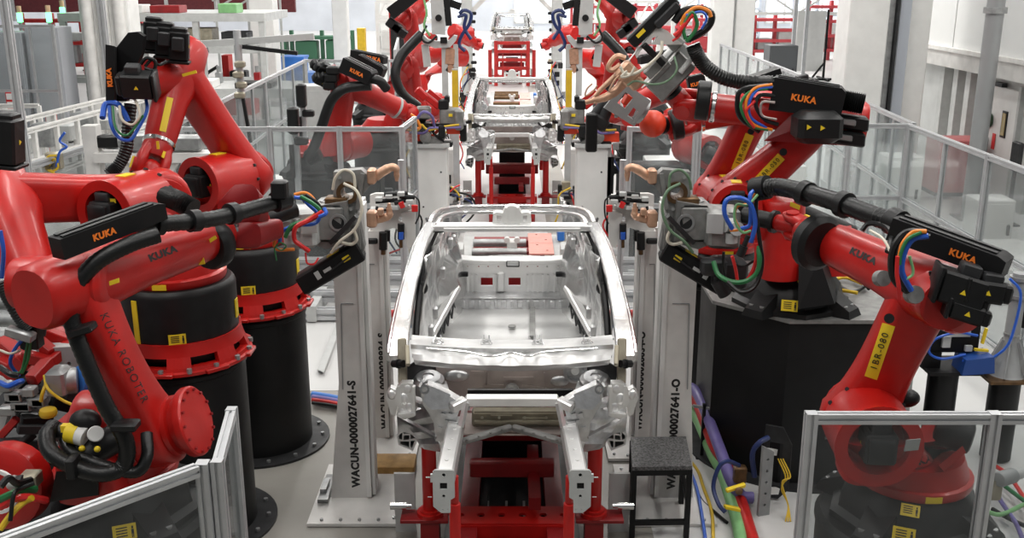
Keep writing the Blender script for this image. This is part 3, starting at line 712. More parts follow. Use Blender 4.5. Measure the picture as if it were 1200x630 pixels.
    return dict(r=r, ln=ln, fa=fa, u=u, w=w, s=s, fu=fu, fv=fv, fax=fax, ax=ax, o=o, tu=tu, el=el, hub=hubc, wr=wr, bs=bs)

def pedestal(label, X, Y, top, rad, foot=.16, group='black robot pedestals'):
    t = thing('robot_pedestal', label, 'pedestal', (X, Y, 0), group)
    m = MB(); m.lathe((X, Y, .02), ZZ, [(rad, 0), (rad, top-.09)], 48); part(m, 'drum', BLKP, t)
    m = MB(); m.lathe((X, Y, top-.08), ZZ, [(rad+.0, 0), (rad+.012, .01), (rad+.012, .04), (rad, .055), (rad-.02, .08), (0, .08)], 48); part(m, 'top_plate', BLK, t)
    m = MB(); m.lathe((X, Y, 0), ZZ, [(rad+foot, 0), (rad+foot, .022), (rad+.005, .026)], 48); f = part(m, 'foot_flange', DGREY, t)
    m = MB()
    for k in range(14):
        a = 6.2832*k/14+.1; q = V((X+math.cos(a)*(rad+foot*.6), Y+math.sin(a)*(rad+foot*.6), .024)); m.cyl(q, q+ZZ*.022, .018, n=6)
    parts(m, 'anchor_bolt', STEEL, f); return t
CAMV = V((0, 0, CAMH))
def toward(p): return (CAMV-V(p)).normalized()
def face_strip(rb, body, a, b, w=.08, lsz=.06, part_='ln', N=None):
    """number strip lying on the link arm face turned to the viewer, between photo pixels a and b"""
    N = N or (rb['w'] if rb['w'].dot(toward(wloc(rb['r']))) > 0 else -rb['w'])
    return N
# ============ robot A : front left, behind the near glass fence
B = P(143, 598, 5.75)
A = robot('red robot at front left behind the near clear fence, bowed arm rising from its base', B, P(184, 503, 5.6), P(98, 332, 5.45), P(292, 262, 6.75), P(345, 245, 7.0), (.02, 1, 0), side=-1, bow=.07, wm=.14, hub_len=.36, hub_r=.225, elbow_r=.165, tube_r=.16, motors=False, link_th=.24)
pA = pedestal('black pedestal under the front left robot, mostly behind the near clear fence', B.x, B.y, B.z, .52)
r = A['r']
hosebox(r, P(66, 291, 5.2), P(188, 246, 5.75), .115, .11, ZZ, V((0, -1, .2)), 'KUKA', .05, .38)
part(MB().tube([P(150, 262, 5.6), P(190, 262, 5.8), P(250, 256, 6.1), P(300, 243, 6.4), P(338, 232, 6.6)], .052, 12, rib=.10), 'dress_hose', HOSE, r)
m = MB()
for q, q2 in (((182, 262, 5.75), (190, 262, 5.78)), ((222, 259, 5.95), (232, 258, 6.0)), ((268, 251, 6.2), (276, 249, 6.25)), ((322, 237, 6.5), (336, 232, 6.58))): m.cyl(P(*q), P(*q2), .068, n=16)
m.obox(P(328, 222, 6.5), (XX, YY, ZZ), (.05, .05, .06), .012); parts(m, 'hose_clamp', BLK, r)
part(MB().tube([P(185, 275, 5.55), P(150, 287, 5.45), P(112, 308, 5.35), P(87, 340, 5.28), P(84, 375, 5.25), P(100, 420, 5.22), P(124, 475, 5.2), P(147, 515, 5.2), P(145, 545, 5.2), P(120, 555, 5.15), P(88, 547, 5.15), P(60, 530, 5.2), P(55, 510, 5.3), P(65, 500, 5.4)], .048, 12, rib=.06), 'dress_hose', HOSE, r)
part(MB().tube([P(172, 508, 5.35), P(172, 535, 5.25), P(158, 553, 5.2), P(120, 545, 5.2), P(85, 530, 5.25), P(76, 515, 5.35), P(90, 505, 5.4)], .036, 10, rib=.06), 'dress_hose', HOSE, r)
m = MB(); m.obox(P(147, 498, 5.15), (XX, YY, ZZ), (.07, .05, .022), .008); m.obox(P(96, 386, 5.2), (V((.95, 0, .3)), YY, V((-.3, 0, .95))), (.07, .05, .022), .008); m.obox(P(86, 546, 5.12), (XX, YY, ZZ), (.025, .055, .06), .008); parts(m, 'hose_clamp', BLK, r)
m = MB(); m.rcyl(P(55, 502, 5.4), P(108, 516, 5.35), .055, .01, 16); m.rcyl(P(90, 523, 5.3), P(120, 530, 5.3), .045, .01, 14); m.ball(P(100, 494, 5.35), .075, (1.2, 1, 1)); mm = parts(m, 'balancer_fitting', BLK, r)
m = MB(); m.lathe(P(112, 508, 5.27), toward(P(112, 508, 5.3)), [(.045, 0), (.045, .02), (.04, .025)], 20); g_ = part(m, 'pressure_gauge', WHITE, r)
m = MB(); m.cyl(P(80, 506, 5.30), P(92, 509, 5.29), .058, n=16); m.obox(P(83, 501, 5.3), (XX, YY, ZZ), (.05, .02, .02)); m.ball(P(114, 526, 5.22), .018); m.ball(P(96, 525, 5.24), .018); parts(m, 'yellow_mark', YEL, r)
m = MB(); m.cyl(P(92, 509, 5.29), P(101, 512, 5.28), .057, n=16); part(m, 'white_band', WHITE, r)
m = MB(); m.loft([[P(60, 500, 5.5), P(85, 478, 5.6), P(128, 478, 5.7), P(125, 500, 5.5)], [P(62, 512, 5.6), P(88, 488, 5.9), P(128, 490, 6.0), P(125, 515, 5.8)]]); part(m, 'balancer_bracket', RED, r)
m = MB(); m.hexa([P(58, 588, 5.2), P(115, 580, 5.15), P(118, 580, 5.45), P(68, 585, 5.55), P(66, 552, 5.2), P(115, 552, 5.15), P(118, 552, 5.45), P(72, 552, 5.55)]); part(m, 'junction_box', BLKM, r)
w0 = A['w'] if A['w'].x > 0 else -A['w']
m = MB(); m.lathe(P(184, 503, 5.6)+w0*.10, w0, [(.15, 0), (.16, .10), (.205, .105), (.21, .115), (.21, .15), (.20, .16), (.06, .165), (0, .165)], 36); pf = part(m, 'pivot_flange', RED, r)
m = MB()
_, v0_, r0_ = frame(w0)
for k in range(14): d_ = v0_*math.cos(k*.449)+r0_*math.sin(k*.449); m.cyl(P(184, 503, 5.6)+w0*.262+d_*.185, P(184, 503, 5.6)+w0*.275+d_*.185, .010, n=6)
parts(m, 'flange_bolt', RED2, pf)
# lettering along the bowed arm
q0, q1 = P(118, 366, 5.3), P(167, 468, 5.3)
lay_text(A['ln'], 'lettering', 'KUKA ROBOTER', INK, P(146, 420, 5.3), q1-q0, .062, toward(P(143, 412, 5.3)), space=1.25)
lay_text(A['fa'], 'lettering', 'KUKA', INK, P(191, 297, 5.93), P(208, 290.5, 6.05)-P(174, 303.5, 5.85), .058, toward(P(191, 297, 6)), bold=.003)
m = MB(); q = P(247, 286, 6.38); m.lathe(q-A['fu']*.05, A['fu'], [(.15, 0), (.165, .03), (.165, .09), (.14, .13)], 26); part(m, 'wrist_collar', BLK, r)
m = MB(); m.obox(P(233, 306, 6.15), (V((.98, 0, .15)), YY, V((-.15, 0, .98))), (.035, .004, .022)); m.obox(P(134, 330, 5.3), (V((.9, 0, .3)), YY, ZZ), (.03, .004, .012)); m.obox(P(246, 282, 6.2), (V((.8, 0, .5)), YY, V((-.5, 0, .8))), (.05, .004, .012)); parts(m, 'yellow_mark', YEL, r)
m = MB(); m.loft([sup(P(268, 250, 6.5), XX, ZZ, .07, .10, 16, .6), sup(P(287, 240, 6.55), XX, ZZ, .10, .14, 16, .6), sup(P(304, 250, 6.65), XX, ZZ, .06, .12, 16, .6)]); m.loft([sup(P(272, 282, 6.45), XX, ZZ, .05, .05, 16, .6), sup(P(290, 276, 6.5), XX, ZZ, .09, .09, 16, .6), sup(P(322, 268, 6.75), XX, ZZ, .06, .07, 16, .6)]); parts(m, 'wrist_cover', RED2, r)

# ============ robot B : black drum pedestal at left
BX, BY, BT = -2.50, 7.3, 1.43
pB = pedestal('tall black drum pedestal at left, nearest of the floor drums', BX, BY, BT, .455)
Bq = robot('red robot on slotted red ring and black drum, arm stretched left', (BX, BY, BT), P(186, 232, 7.55), P(10, 232, 7.0), P(48, 354, 6.35), P(42, 392, 6.3), (.94, -.35, 0), style='drum', side=1, wm=.165, hub_r=.235, elbow_r=.18, tube_r=.185, tube_end=.135, hub_len=.5, motors=False)
r = Bq['r']
motor(r, P(8, 165, 6.4), V((.1, 0, 1)), YY, 1.1, .3)
m = MB(); m.ball(P(56, 362, 6.1), .105, (1.1, 1, 1)); part(m, 'wrist_cap', BLK, r)
part(MB().tube([P(2, 330, 6.1), P(12, 350, 6.1), P(25, 372, 6.1), P(35, 385, 6.1)], .05, 12, rib=.08), 'dress_hose', HOSE, r)
hoses(r, [('air_hose', BLUE, .012, [(32, 392, 6.1), (18, 408, 6.1), (12, 425, 6.1), (22, 440, 6.15)]), ('air_hose', GREEN, .010, [(34, 392, 6.1), (30, 415, 6.1), (25, 435, 6.1), (15, 437, 6.1)]), ('air_hose', GREEN, .010, [(37, 392, 6.1), (33, 420, 6.1), (26, 437, 6.1)]), ('air_hose', BLUE, .014, [(0, 270, 6.0), (4, 295, 6.0), (2, 325, 6.05)])])
m = MB(); m.obox(P(24, 391, 6.05), (V((.9, 0, -.3)), YY, V((.3, 0, .9))), (.09, .04, .03), .008); m.cyl(P(12, 388, 6.05), P(20, 392, 6.05), .035, n=12); parts(m, 'gripper_block', STEEL, r)
m = MB(); m.obox(P(36, 390, 6.15), (XX, YY, ZZ), (.06, .05, .10), .01); part(m, 'tool_changer', BLK, r)
m = MB(); m.obox(P(21, 320, 6.15), (V((.2, 0, .98)), YY, V((-.98, 0, .2))), (.04, .004, .01)); m.obox(P(130, 236, 7.0), (XX, YY, ZZ), (.035, .004, .02)); parts(m, 'yellow_mark', YEL, r)
part(MB().tube([P(195, 230, 7.1), P(210, 236, 6.95), P(226, 245, 6.9)], .075, 12, rib=.2), 'bellows_hose', HOSE, r)

# ============ robot C : second drum
CX, CY, CT = -2.34, 8.8, 1.33
pC = pedestal('black drum pedestal behind the nearest drum, foot ring on bare floor', CX, CY, CT, .46)
Cq = robot('red robot on rear drum pedestal, arm leaning up with three motors on top', (CX, CY, CT), P(290, 204, 8.85), P(212, 88, 8.5), P(176, 200, 7.95), P(170, 222, 7.8), (.86, -.5, 0), style='drum', side=1, wm=.165, hub_r=.23, elbow_r=.18, tube_r=.14, hub_len=.5, motors=False)
r = Cq['r']
for a, b in ((181, 42), (194, 48), (210, 54)): motor(r, P(a, b, 8.2), V((.12, -.1, 1)).normalized(), V((.2, -1, 0)).normalized(), 1.0, .24)
m = MB(); upright(m, [(137, 118), (137, 57), (152, 38), (163, 37), (170, 42), (168, 62), (160, 82), (150, 118)], 7.95, .07); bx = part(m, 'hose_box', BLKM, r)
m = MB(); m.hexa([P(124, 121, 7.7), P(134, 123, 7.7), P(138, 119, 7.98), P(128, 117, 7.98), P(123.5, 52, 7.7), P(134, 54, 7.7), P(138, 56, 7.98), P(128, 54, 7.98)]); bx2 = part(m, 'hose_box_lid', BLK, bx)
text(bx2, 'lettering', 'KUKA', OLET, P(128.5, 91, 7.685), ZZ, V((-1, 0, 0)), .05, bold=.003)
motor(r, P(162, 99, 7.7), V((-1, -.15, .05)).normalized(), V((0, -.2, 1)).normalized(), 1.2, .24)
strip(Cq['fa'], None, P(191, 152, 7.85), P(199, 116, 8.02), toward(P(195, 135, 7.9)), .05)
m = MB(); m.obox(P(222, 86, 8.2), (V((.95, 0, .25)), YY, V((-.25, 0, .95))), (.06, .004, .012)); m.obox(P(185, 170, 7.75), (XX, YY, ZZ), (.01, .004, .03)); parts(m, 'yellow_mark', YEL, r)
lay_text(Cq['fa'], 'lettering', 'KUKA', INK, P(193, 85, 8.03), P(197, 76, 8.05)-P(190, 94, 8.0), .065, toward(P(193, 85, 8)), bold=.003)
hoses(r, [('air_hose', BLUE, .022, [(120, 138, 7.6), (124, 122, 7.7), (138, 122, 7.7), (146, 133, 7.7), (150, 142, 7.7)]), ('air_hose', BLUE, .014, [(128, 124, 7.65), (130, 145, 7.6), (138, 160, 7.6), (152, 164, 7.6), (162, 150, 7.65), (172, 130, 7.7), (171, 115, 7.75)]), ('air_hose', CREAM, .010, [(140, 124, 7.65), (143, 140, 7.6), (155, 146, 7.6), (164, 135, 7.6), (160, 120, 7.65), (154, 113, 7.7)]), ('air_hose', GREEN, .009, [(132, 124, 7.65), (136, 150, 7.58), (150, 158, 7.58), (168, 135, 7.62)]),
          ('air_hose', HOSE, .014, [(165, 75, 7.8), (172, 68, 7.8), (182, 72, 7.8), (180, 82, 7.8), (170, 80, 7.8)]), ('air_hose', HOSE, .012, [(170, 78, 7.8), (178, 70, 7.82), (186, 76, 7.85), (195, 72, 7.9)])])
part(MB().tube([P(153, 122, 7.85), P(150, 150, 7.8), P(148, 175, 7.75), P(138, 195, 7.7), P(127, 204, 7.65)], .05, 12, rib=.12), 'dress_hose', HOSE, r)

# ============ robot G : front right
B = P(1062, 602, 5.95)
G = robot('red robot at front right behind the near clear fence, strip numbered on its arm', B, P(1008, 486, 5.95), P(1086, 335, 5.75), P(928, 264, 6.85), P(872, 252, 7.1), (.985, -.08, 0), side=1, wm=.165, hub_r=.25, elbow_r=.17, tube_r=.155, hub_len=.38, motors=False, tube_end=.10, ws=.68, mark=False)
f_ = -V((B.x, B.y, 0)).normalized(); s_ = V((-f_.y, f_.x, 0))
bezel_label(G['bs'], B+f_*.395+ZZ*.235+s_*.02, s_ if s_.x > 0 else -s_, ZZ-f_*.9, .11, .075)
pG = pedestal('black pedestal under the front right robot, behind the near clear fence', B.x, B.y, B.z, .56)
r = G['r']
hosebox(r, P(1048, 265, 5.75), P(1180, 314, 5.35), .135, .16, ZZ, V((0, -1, .2)), 'KUKA', .052, .66)
part(MB().tube([P(1060, 264, 5.75), P(1025, 253, 5.95), P(985, 238, 6.2), P(945, 226, 6.5), P(912, 219, 6.75), P(890, 222, 6.9)], .062, 12, rib=.10), 'dress_hose', HOSE, r)
m = MB()
for q, q2 in (((985, 238, 6.2), (993, 241, 6.15)), ((940, 225, 6.53), (948, 228, 6.48)), ((884, 222, 6.92), (900, 219, 6.84)), ((1044, 258, 5.85), (1056, 263, 5.78))): m.cyl(P(*q), P(*q2), .082, n=16)
parts(m, 'hose_clamp', BLK, r)
m = MB(); q = P(956, 283, 6.45); m.lathe(q-G['fu']*.07, G['fu'], [(.15, 0), (.185, .03), (.185, .09), (.15, .13)], 26); part(m, 'wrist_collar', BLK, r)
lay_text(G['fa'], 'lettering', 'KUKA', INK, P(1011, 300, 5.98), P(1026, 307, 5.88)-P(996, 293, 6.1), .058, toward(P(1011, 300, 6)), bold=.003)
N = toward(P(1030, 410, 5.6)); a, b = P(1021, 441, 5.43), P(1041, 382, 5.36)
strip(G['ln'], '1BR-080', a, b, N, .075, .055)
m = MB(); m.lathe(P(1042, 373, 5.38), N, [(.028, 0), (.028, .01)], 14); part(m, 'bore_plug', BLKM, r)
m = MB(); m.hexa([P(1095, 355, 5.5), P(1140, 372, 5.4), P(1150, 365, 5.7), P(1105, 345, 5.8), P(1088, 318, 5.5), P(1140, 322, 5.4), P(1150, 322, 5.7), P(1095, 312, 5.8)]); part(m, 'motor_housing', BLKM, r)
motor(r, P(1125, 338, 5.35), V((.9, -.2, -.25)).normalized(), V((.2, 0, 1)).normalized(), 1.2, .26)
motor(r, P(1155, 340, 5.3), V((.95, -.2, -.1)).normalized(), V((.1, 0, 1)).normalized(), .8, .2)
motor(r, P(1132, 365, 5.3), V((.9, -.2, -.25)).normalized(), V((.2, 0, 1)).normalized(), .7, .2)
m = MB(); m.hexa([P(1075, 345, 5.42), P(1108, 367, 5.42), P(1112, 367, 5.6), P(1075, 340, 5.6), P(1078, 338, 5.42), P(1108, 352, 5.42), P(1112, 352, 5.6), P(1078, 334, 5.6)]); part(m, 'rear_flange', RED, r)
m = MB(); m.cyl(P(1068, 345, 5.4), P(1073, 345, 5.35), .05, n=14); m.cyl(P(1030, 326, 5.5), P(1036, 326, 5.45), .045, n=14); parts(m, 'hose_coupling', GREY, r)
hoses(r, [('power_cable', HOSE, .022, [(1085, 272, 5.35), (1062, 273, 5.4), (1048, 290, 5.4), (1045, 312, 5.4), (1050, 330, 5.4), (1062, 340, 5.4)]), ('power_cable', HOSE, .02, [(1090, 278, 5.33), (1070, 278, 5.36), (1056, 292, 5.36), (1054, 320, 5.36), (1064, 342, 5.36)]), ('air_hose', BLUE, .016, [(1088, 276, 5.28), (1070, 280, 5.3), (1060, 295, 5.3), (1057, 318, 5.3), (1068, 340, 5.32)]), ('air_hose', ORH, .012, [(1086, 271, 5.28), (1070, 272, 5.3), (1058, 285, 5.3), (1054, 300, 5.3)]), ('air_hose', GREEN, .010, [(1080, 272, 5.27), (1064, 280, 5.28), (1056, 296, 5.28), (1054, 310, 5.28)]), ('air_hose', REDH, .012, [(1052, 300, 5.28), (1051, 320, 5.28), (1053, 335, 5.28), (1054, 350, 5.3)]),
          ('power_cable', HOSE, .016, [(1010, 270, 5.9), (1018, 262, 5.9), (1035, 264, 5.8), (1045, 275, 5.7), (1040, 295, 5.6)]), ('air_hose', CREAM, .008, [(1020, 270, 5.8), (1035, 280, 5.6), (1045, 300, 5.5), (1048, 320, 5.45)]), ('air_hose', LGREEN, .008, [(1066, 300, 5.3), (1070, 320, 5.3), (1060, 328, 5.3)])])
m = MB(); m.rcyl(P(1095, 500, 5.75), P(1140, 515, 5.65), .10, .03, 18); m.ball(P(1062, 466, 5.9), .065, (1.3, 1, .9)); parts(m, 'balancer_fitting', BLK, r)
m = MB(); m.loft([[P(1070, 520, 5.7), P(1085, 490, 5.75), P(1140, 496, 5.65), P(1140, 510, 5.6)], [P(1072, 528, 6.0), P(1090, 495, 6.1), P(1140, 500, 6.0), P(1140, 515, 5.9)]]); m.loft([[P(1100, 545, 5.55), P(1128, 522, 5.5), P(1132, 530, 5.5), P(1106, 552, 5.55)], [P(1100, 545, 5.7), P(1128, 522, 5.7), P(1132, 530, 5.7), P(1106, 552, 5.7)]]); parts(m, 'balancer_bracket', RED, r)
m = MB(); m.obox(P(1069, 521, 5.45), (V((.98, .2, 0)), V((0, -.2, .98)), V((.2, -1, 0))), (.045, .04, .004)); part(m, 'type_plate', LGREY, r)
lay_text(G['tu'], 'lettering', 'KUKA', INK, P(1075, 541, 5.6), P(1092, 536, 5.42)-P(1060, 544, 5.42), .06, toward(P(1075, 541, 5.6)), bold=.003)

# ============ robot H : on the wide octagonal platform
HX, HY, HT = 2.38, 8.35, 1.50
Hq = robot('red robot on the wide octagonal black platform, long black box above its elbow', (HX, HY, HT), P(858, 234, 8.4), P(968, 140, 8.3), P(800, 122, 8.5), P(775, 92, 8.45), (-.9, .1, 0), side=-1, wm=.15, hub_r=.20, elbow_r=.12, tube_r=.125, hub_len=.30, motors=False, tr=.24)
m = MB(); q0 = P(917, 322, 8.12); q1 = P(917, 232, 8.12); m.lathe(q0, q1-q0, [(.20, 0), (.20, .12), (.17, .20), (.155, .34), (.155, .40), (.175, .42), (.18, .46), (.18, (q1-q0).length-.03), (.16, (q1-q0).length), (.0, (q1-q0).length)], 30); tc_ = part(m, 'turret_column', RED, Hq['r'])
m = MB()
for k in range(14): m.cyl(q0+(q1-q0).normalized()*.435+V((math.cos(k*.449)*.165, math.sin(k*.449)*.165, 0)), q0+(q1-q0).normalized()*.41+V((math.cos(k*.449)*.165, math.sin(k*.449)*.165, 0)), .012, n=6)
parts(m, 'column_bolt', RED2, tc_)
t = thing('robot_platform', 'wide octagonal black platform with grey top under the right robot', 'platform', (2.62, 8.75, 0))
def octo(cx, cy, rx, ry, z, n=8): return [V((cx+rx*math.cos(6.2832*(k+.5)/n), cy+ry*math.sin(6.2832*(k+.5)/n), z)) for k in range(n)]
m = MB(); m.loft([octo(2.62, 8.75, .93, .93, .0), octo(2.62, 8.75, .93, .93, HT-.03)]); dr = part(m, 'housing', BLKP, t)
m = MB(); m.loft([octo(2.62, 8.75, .97, .97, HT-.03), octo(2.62, 8.75, .97, .97, HT)]); part(m, 'deck', GREY, t)
m = MB(); m.lathe((2.62, 8.75, 0), ZZ, [(1.02, 0), (1.02, .02), (.93, .024)], 40); part(m, 'foot_flange', DGREY, t)
m = MB(); m.bar(P(1007, 397, 7.8), P(1007, 377, 7.8), .004, .004)
bezel_label(dr, P(999, 376, 8.05)+V((0, -.13, 0)), XX, ZZ, .09, .07, False)
r = Hq['r']
hosebox(r, P(905, 108, 8.0), P(988, 122, 7.85), .25, .22, ZZ, V((0, -1, .1)), 'KUKA', .066, .45)
part(MB().tube([P(985, 117, 7.9), P(995, 119, 7.88), P(1012, 122, 7.85)], .085, 14, rib=.18), 'bellows_hose', HOSE, r)
part(MB().tube([P(905, 97, 8.2), P(870, 96, 8.25), P(845, 90, 8.25), P(825, 76, 8.25), P(815, 60, 8.2), P(812, 52, 8.2)], .06, 12, rib=.10), 'dress_hose', HOSE, r)
m = MB(); m.bar(P(872, 98, 8.35), P(985, 116, 8.1), .16, .03); m.bar(P(860, 100, 8.6), P(912, 82, 8.6), .2, .05); m.bar(P(870, 106, 8.5), P(925, 92, 8.5), .2, .05); parts(m, 'hose_tray', BLKM, r)
m = MB(); q = P(826, 118, 8.4); m.lathe(q-Hq['fu']*.04, Hq['fu'], [(.15, 0), (.16, .01), (.16, .10), (.15, .11)], 24); part(m, 'wrist_collar', BLK, r)
for a, b in ((1000, 142), (996, 160)): 
    m = MB(); m.obox(P(a-8, b, 7.95), (V((.97, -.2, -.12)).normalized(), V((.2, .97, 0)).normalized(), ZZ), (.16, .08, .055), .015); mo = part(m, 'motor', BLK, r)
    m = MB(); m.obox(P(a-8, b+1, 7.85), (V((.97, -.2, -.12)).normalized(), YY, ZZ), (.07, .01, .025), .01); part(m, 'connector', STEEL, mo)
m = MB(); m.obox(P(957, 148, 7.75), (XX, YY, ZZ), (.17, .14, .12), .05); mo = part(m, 'motor', BLK, r)
m = MB(); m.prism([(-.015, -.02), (.02, 0), (-.015, .02)], P(948, 149, 7.60), XX, ZZ, .004); m.prism([(-.015, -.02), (.02, 0), (-.015, .02)], P(964, 150, 7.60), XX, ZZ, .004); parts(m, 'warning_triangle', YEL, mo)
m = MB(); m.hexa([P(895, 165, 8.2), P(980, 170, 8.0), P(985, 170, 8.2), P(900, 165, 8.4), P(930, 132, 8.2), P(985, 132, 8.0), P(988, 132, 8.2), P(935, 132, 8.4)]); part(m, 'elbow_bracket', RED2, r)
strip(Hq['ln'], '1BR-050', P(888, 212, 8.05), P(916, 183, 8.0), toward(P(900, 195, 8)), .075, .05)
m = MB(); m.lathe(P(918, 178, 8.02), toward(P(918, 178, 8)), [(.03, 0), (.03, .01)], 14); part(m, 'bore_plug', BLKM, r)
hoses(r, [('air_hose', BLUE, .012, [(905, 102, 7.9), (888, 105, 7.9), (878, 120, 7.88), (880, 138, 7.88), (898, 150, 7.88)]), ('air_hose', ORH, .012, [(905, 99, 7.9), (884, 104, 7.9), (874, 122, 7.88), (882, 145, 7.88), (905, 152, 7.88)]), ('air_hose', GREEN, .012, [(900, 104, 7.9), (878, 108, 7.9), (868, 125, 7.88), (880, 147, 7.88), (900, 152, 7.88)]), ('power_cable', HOSE, .02, [(900, 100, 7.95), (870, 105, 7.95), (864, 120, 7.95), (868, 138, 7.95), (890, 154, 7.95)]), ('air_hose', REDH, .010, [(885, 118, 7.86), (874, 132, 7.86), (884, 150, 7.86)]), ('power_cable', HOSE, .016, [(908, 112, 7.9), (890, 112, 7.9), (886, 125, 7.88), (896, 140, 7.88), (912, 146, 7.88)]), ('power_cable', BRN, .010, [(908, 120, 7.86), (893, 120, 7.86), (893, 135, 7.86), (910, 140, 7.86)])])
# black cable shoe on the platform
m = MB(); m.hexa([P(935, 362, 7.78), P(978, 356, 7.82), P(984, 345, 8.2), P(942, 350, 8.2), P(936, 308, 7.9), P(960, 302, 7.9), P(966, 300, 8.1), P(940, 304, 8.1)]); part(m, 'cable_shoe', BLKM, r)

# ============ robot I : behind H on a round drum
IX, IY, IT = 2.13, 10.1, 1.25
pI = pedestal('black drum pedestal half hidden behind the octagonal platform', IX, IY, IT, .47, .1)
Iq = robot('red robot behind the platform robot, upright arm with number strip beside the hoses', (IX, IY, IT), P(838, 226, 9.75), P(888, 122, 9.5), P(790, 146, 9.5), P(772, 147, 9.4), (-.9, -.1, 0), side=-1, wm=.15, hub_r=.22, elbow_r=.16, tube_r=.13, hub_len=.4)
r = Iq['r']
strip(Iq['ln'], '1BR-080', P(862, 198, 9.4), P(878, 159, 9.28), toward(P(870, 180, 9)), .08, .055)
m = MB(); m.lathe(P(880, 154, 9.32), toward(P(880, 154, 9.3)), [(.03, 0), (.03, .01)], 14); part(m, 'bore_plug', BLKM, r)
m = MB(); m.ball(P(765, 145, 9.35), .125, n=20); part(m, 'wrist_cap', ORANGE, r)
m = MB(); q = P(794, 145, 9.4); m.lathe(q-Iq['fu']*.04, Iq['fu'], [(.13, 0), (.14, .01), (.14, .09), (.13, .1)], 24); part(m, 'wrist_collar', BLK, r)
hosebox(r, P(806, 100, 9.6), P(826, 95, 9.6), .14, .12, ZZ, V((0, -1, 0)), 'KUKA', .045, .5)
# ------------------------------------------------------------------ guarding
def prof(mb, p0, p1, s=.045, up=ZZ):
    """slotted aluminium profile"""
    p0, p1 = V(p0), V(p1); u, v, r = frame(p1-p0, up); h = s/2; g = s*.14; d = s*.22; pt = []
    base = [(-h, -h), (-g, -h), (-g, -h+d), (g, -h+d), (g, -h), (h, -h)]
    for k in range(4):
        c, sn = (1, 0, -1, 0)[k], (0, 1, 0, -1)[k]
        for x, y in base[:-1]: pt.append((x*c-y*sn, x*sn+y*c))
    mb.loft([[q+r*x+v*y for x, y in pt] for q in (p0, p1)], cap=False)
    for q, t in ((p0, -1), (p1, 1)): mb.obox(q-u*t*.001, (r, v, u), (h*.96, h*.96, .001))
    return mb
def fence(label, pts, ztop, zmid=None, post=.05, zbot=.12, panel=None, group='clear safety fences', name='safety_fence', nmid=0, skip_last=False, posts_up=0):
    pts = [V((p[0], p[1], 0)) for p in pts]
    t = thing(name, label, 'fence', (pts[0]+pts[-1])/2, group)
    for i, p in enumerate(pts):
        if skip_last and i == len(pts)-1: continue
        m = MB(); prof(m, p, p+ZZ*(ztop+posts_up), post, YY); part(m, 'post', EXTR, t)
    zs = [zbot]+([zmid] if zmid else [])+[ztop-post/2]
    for a, b in zip(pts, pts[1:]):
        d = (b-a).normalized()
        for z in zs: m = MB(); prof(m, a+d*post/2+ZZ*z, b-d*post/2+ZZ*z, post*.9); part(m, 'rail', EXTR, t)
        for z0, z1 in zip(zs, zs[1:]):
            m = MB(); m.bar((a+b)/2+ZZ*(z0+.02), (a+b)/2+ZZ*(z1-.02), .006, (b-a).length-post, up=d)
            part(m, 'clear_panel', panel or PCARB, t)
        for k in range(nmid):
            q = a.lerp(b, (k+1)/(nmid+1)); m = MB(); prof(m, q+ZZ*zbot, q+ZZ*(ztop-post), post*.7, YY); part(m, 'mullion', EXTR, t)
    return t
zt = 2.2
a, b, c = PZ(-60, 650, zt), PZ(237, 541, zt), PZ(271, 478, zt)
fence('nearest clear fence at bottom left corner, top rail sloping up to the right', [a, b], zt, post=.055, panel=PCARBN)
f2 = fence('narrow clear fence panel turning away from the bottom left corner fence', [b+V((.058, .02, 0)), c], zt, post=.05, panel=PCARBN)
a, b, c = PZ(951, 483, zt), PZ(1166, 483, zt), PZ(1420, 483, zt)
fence('nearest clear fence at bottom right in front of the numbered red robot', [a, b, c], zt, post=.055, panel=PCARBN)

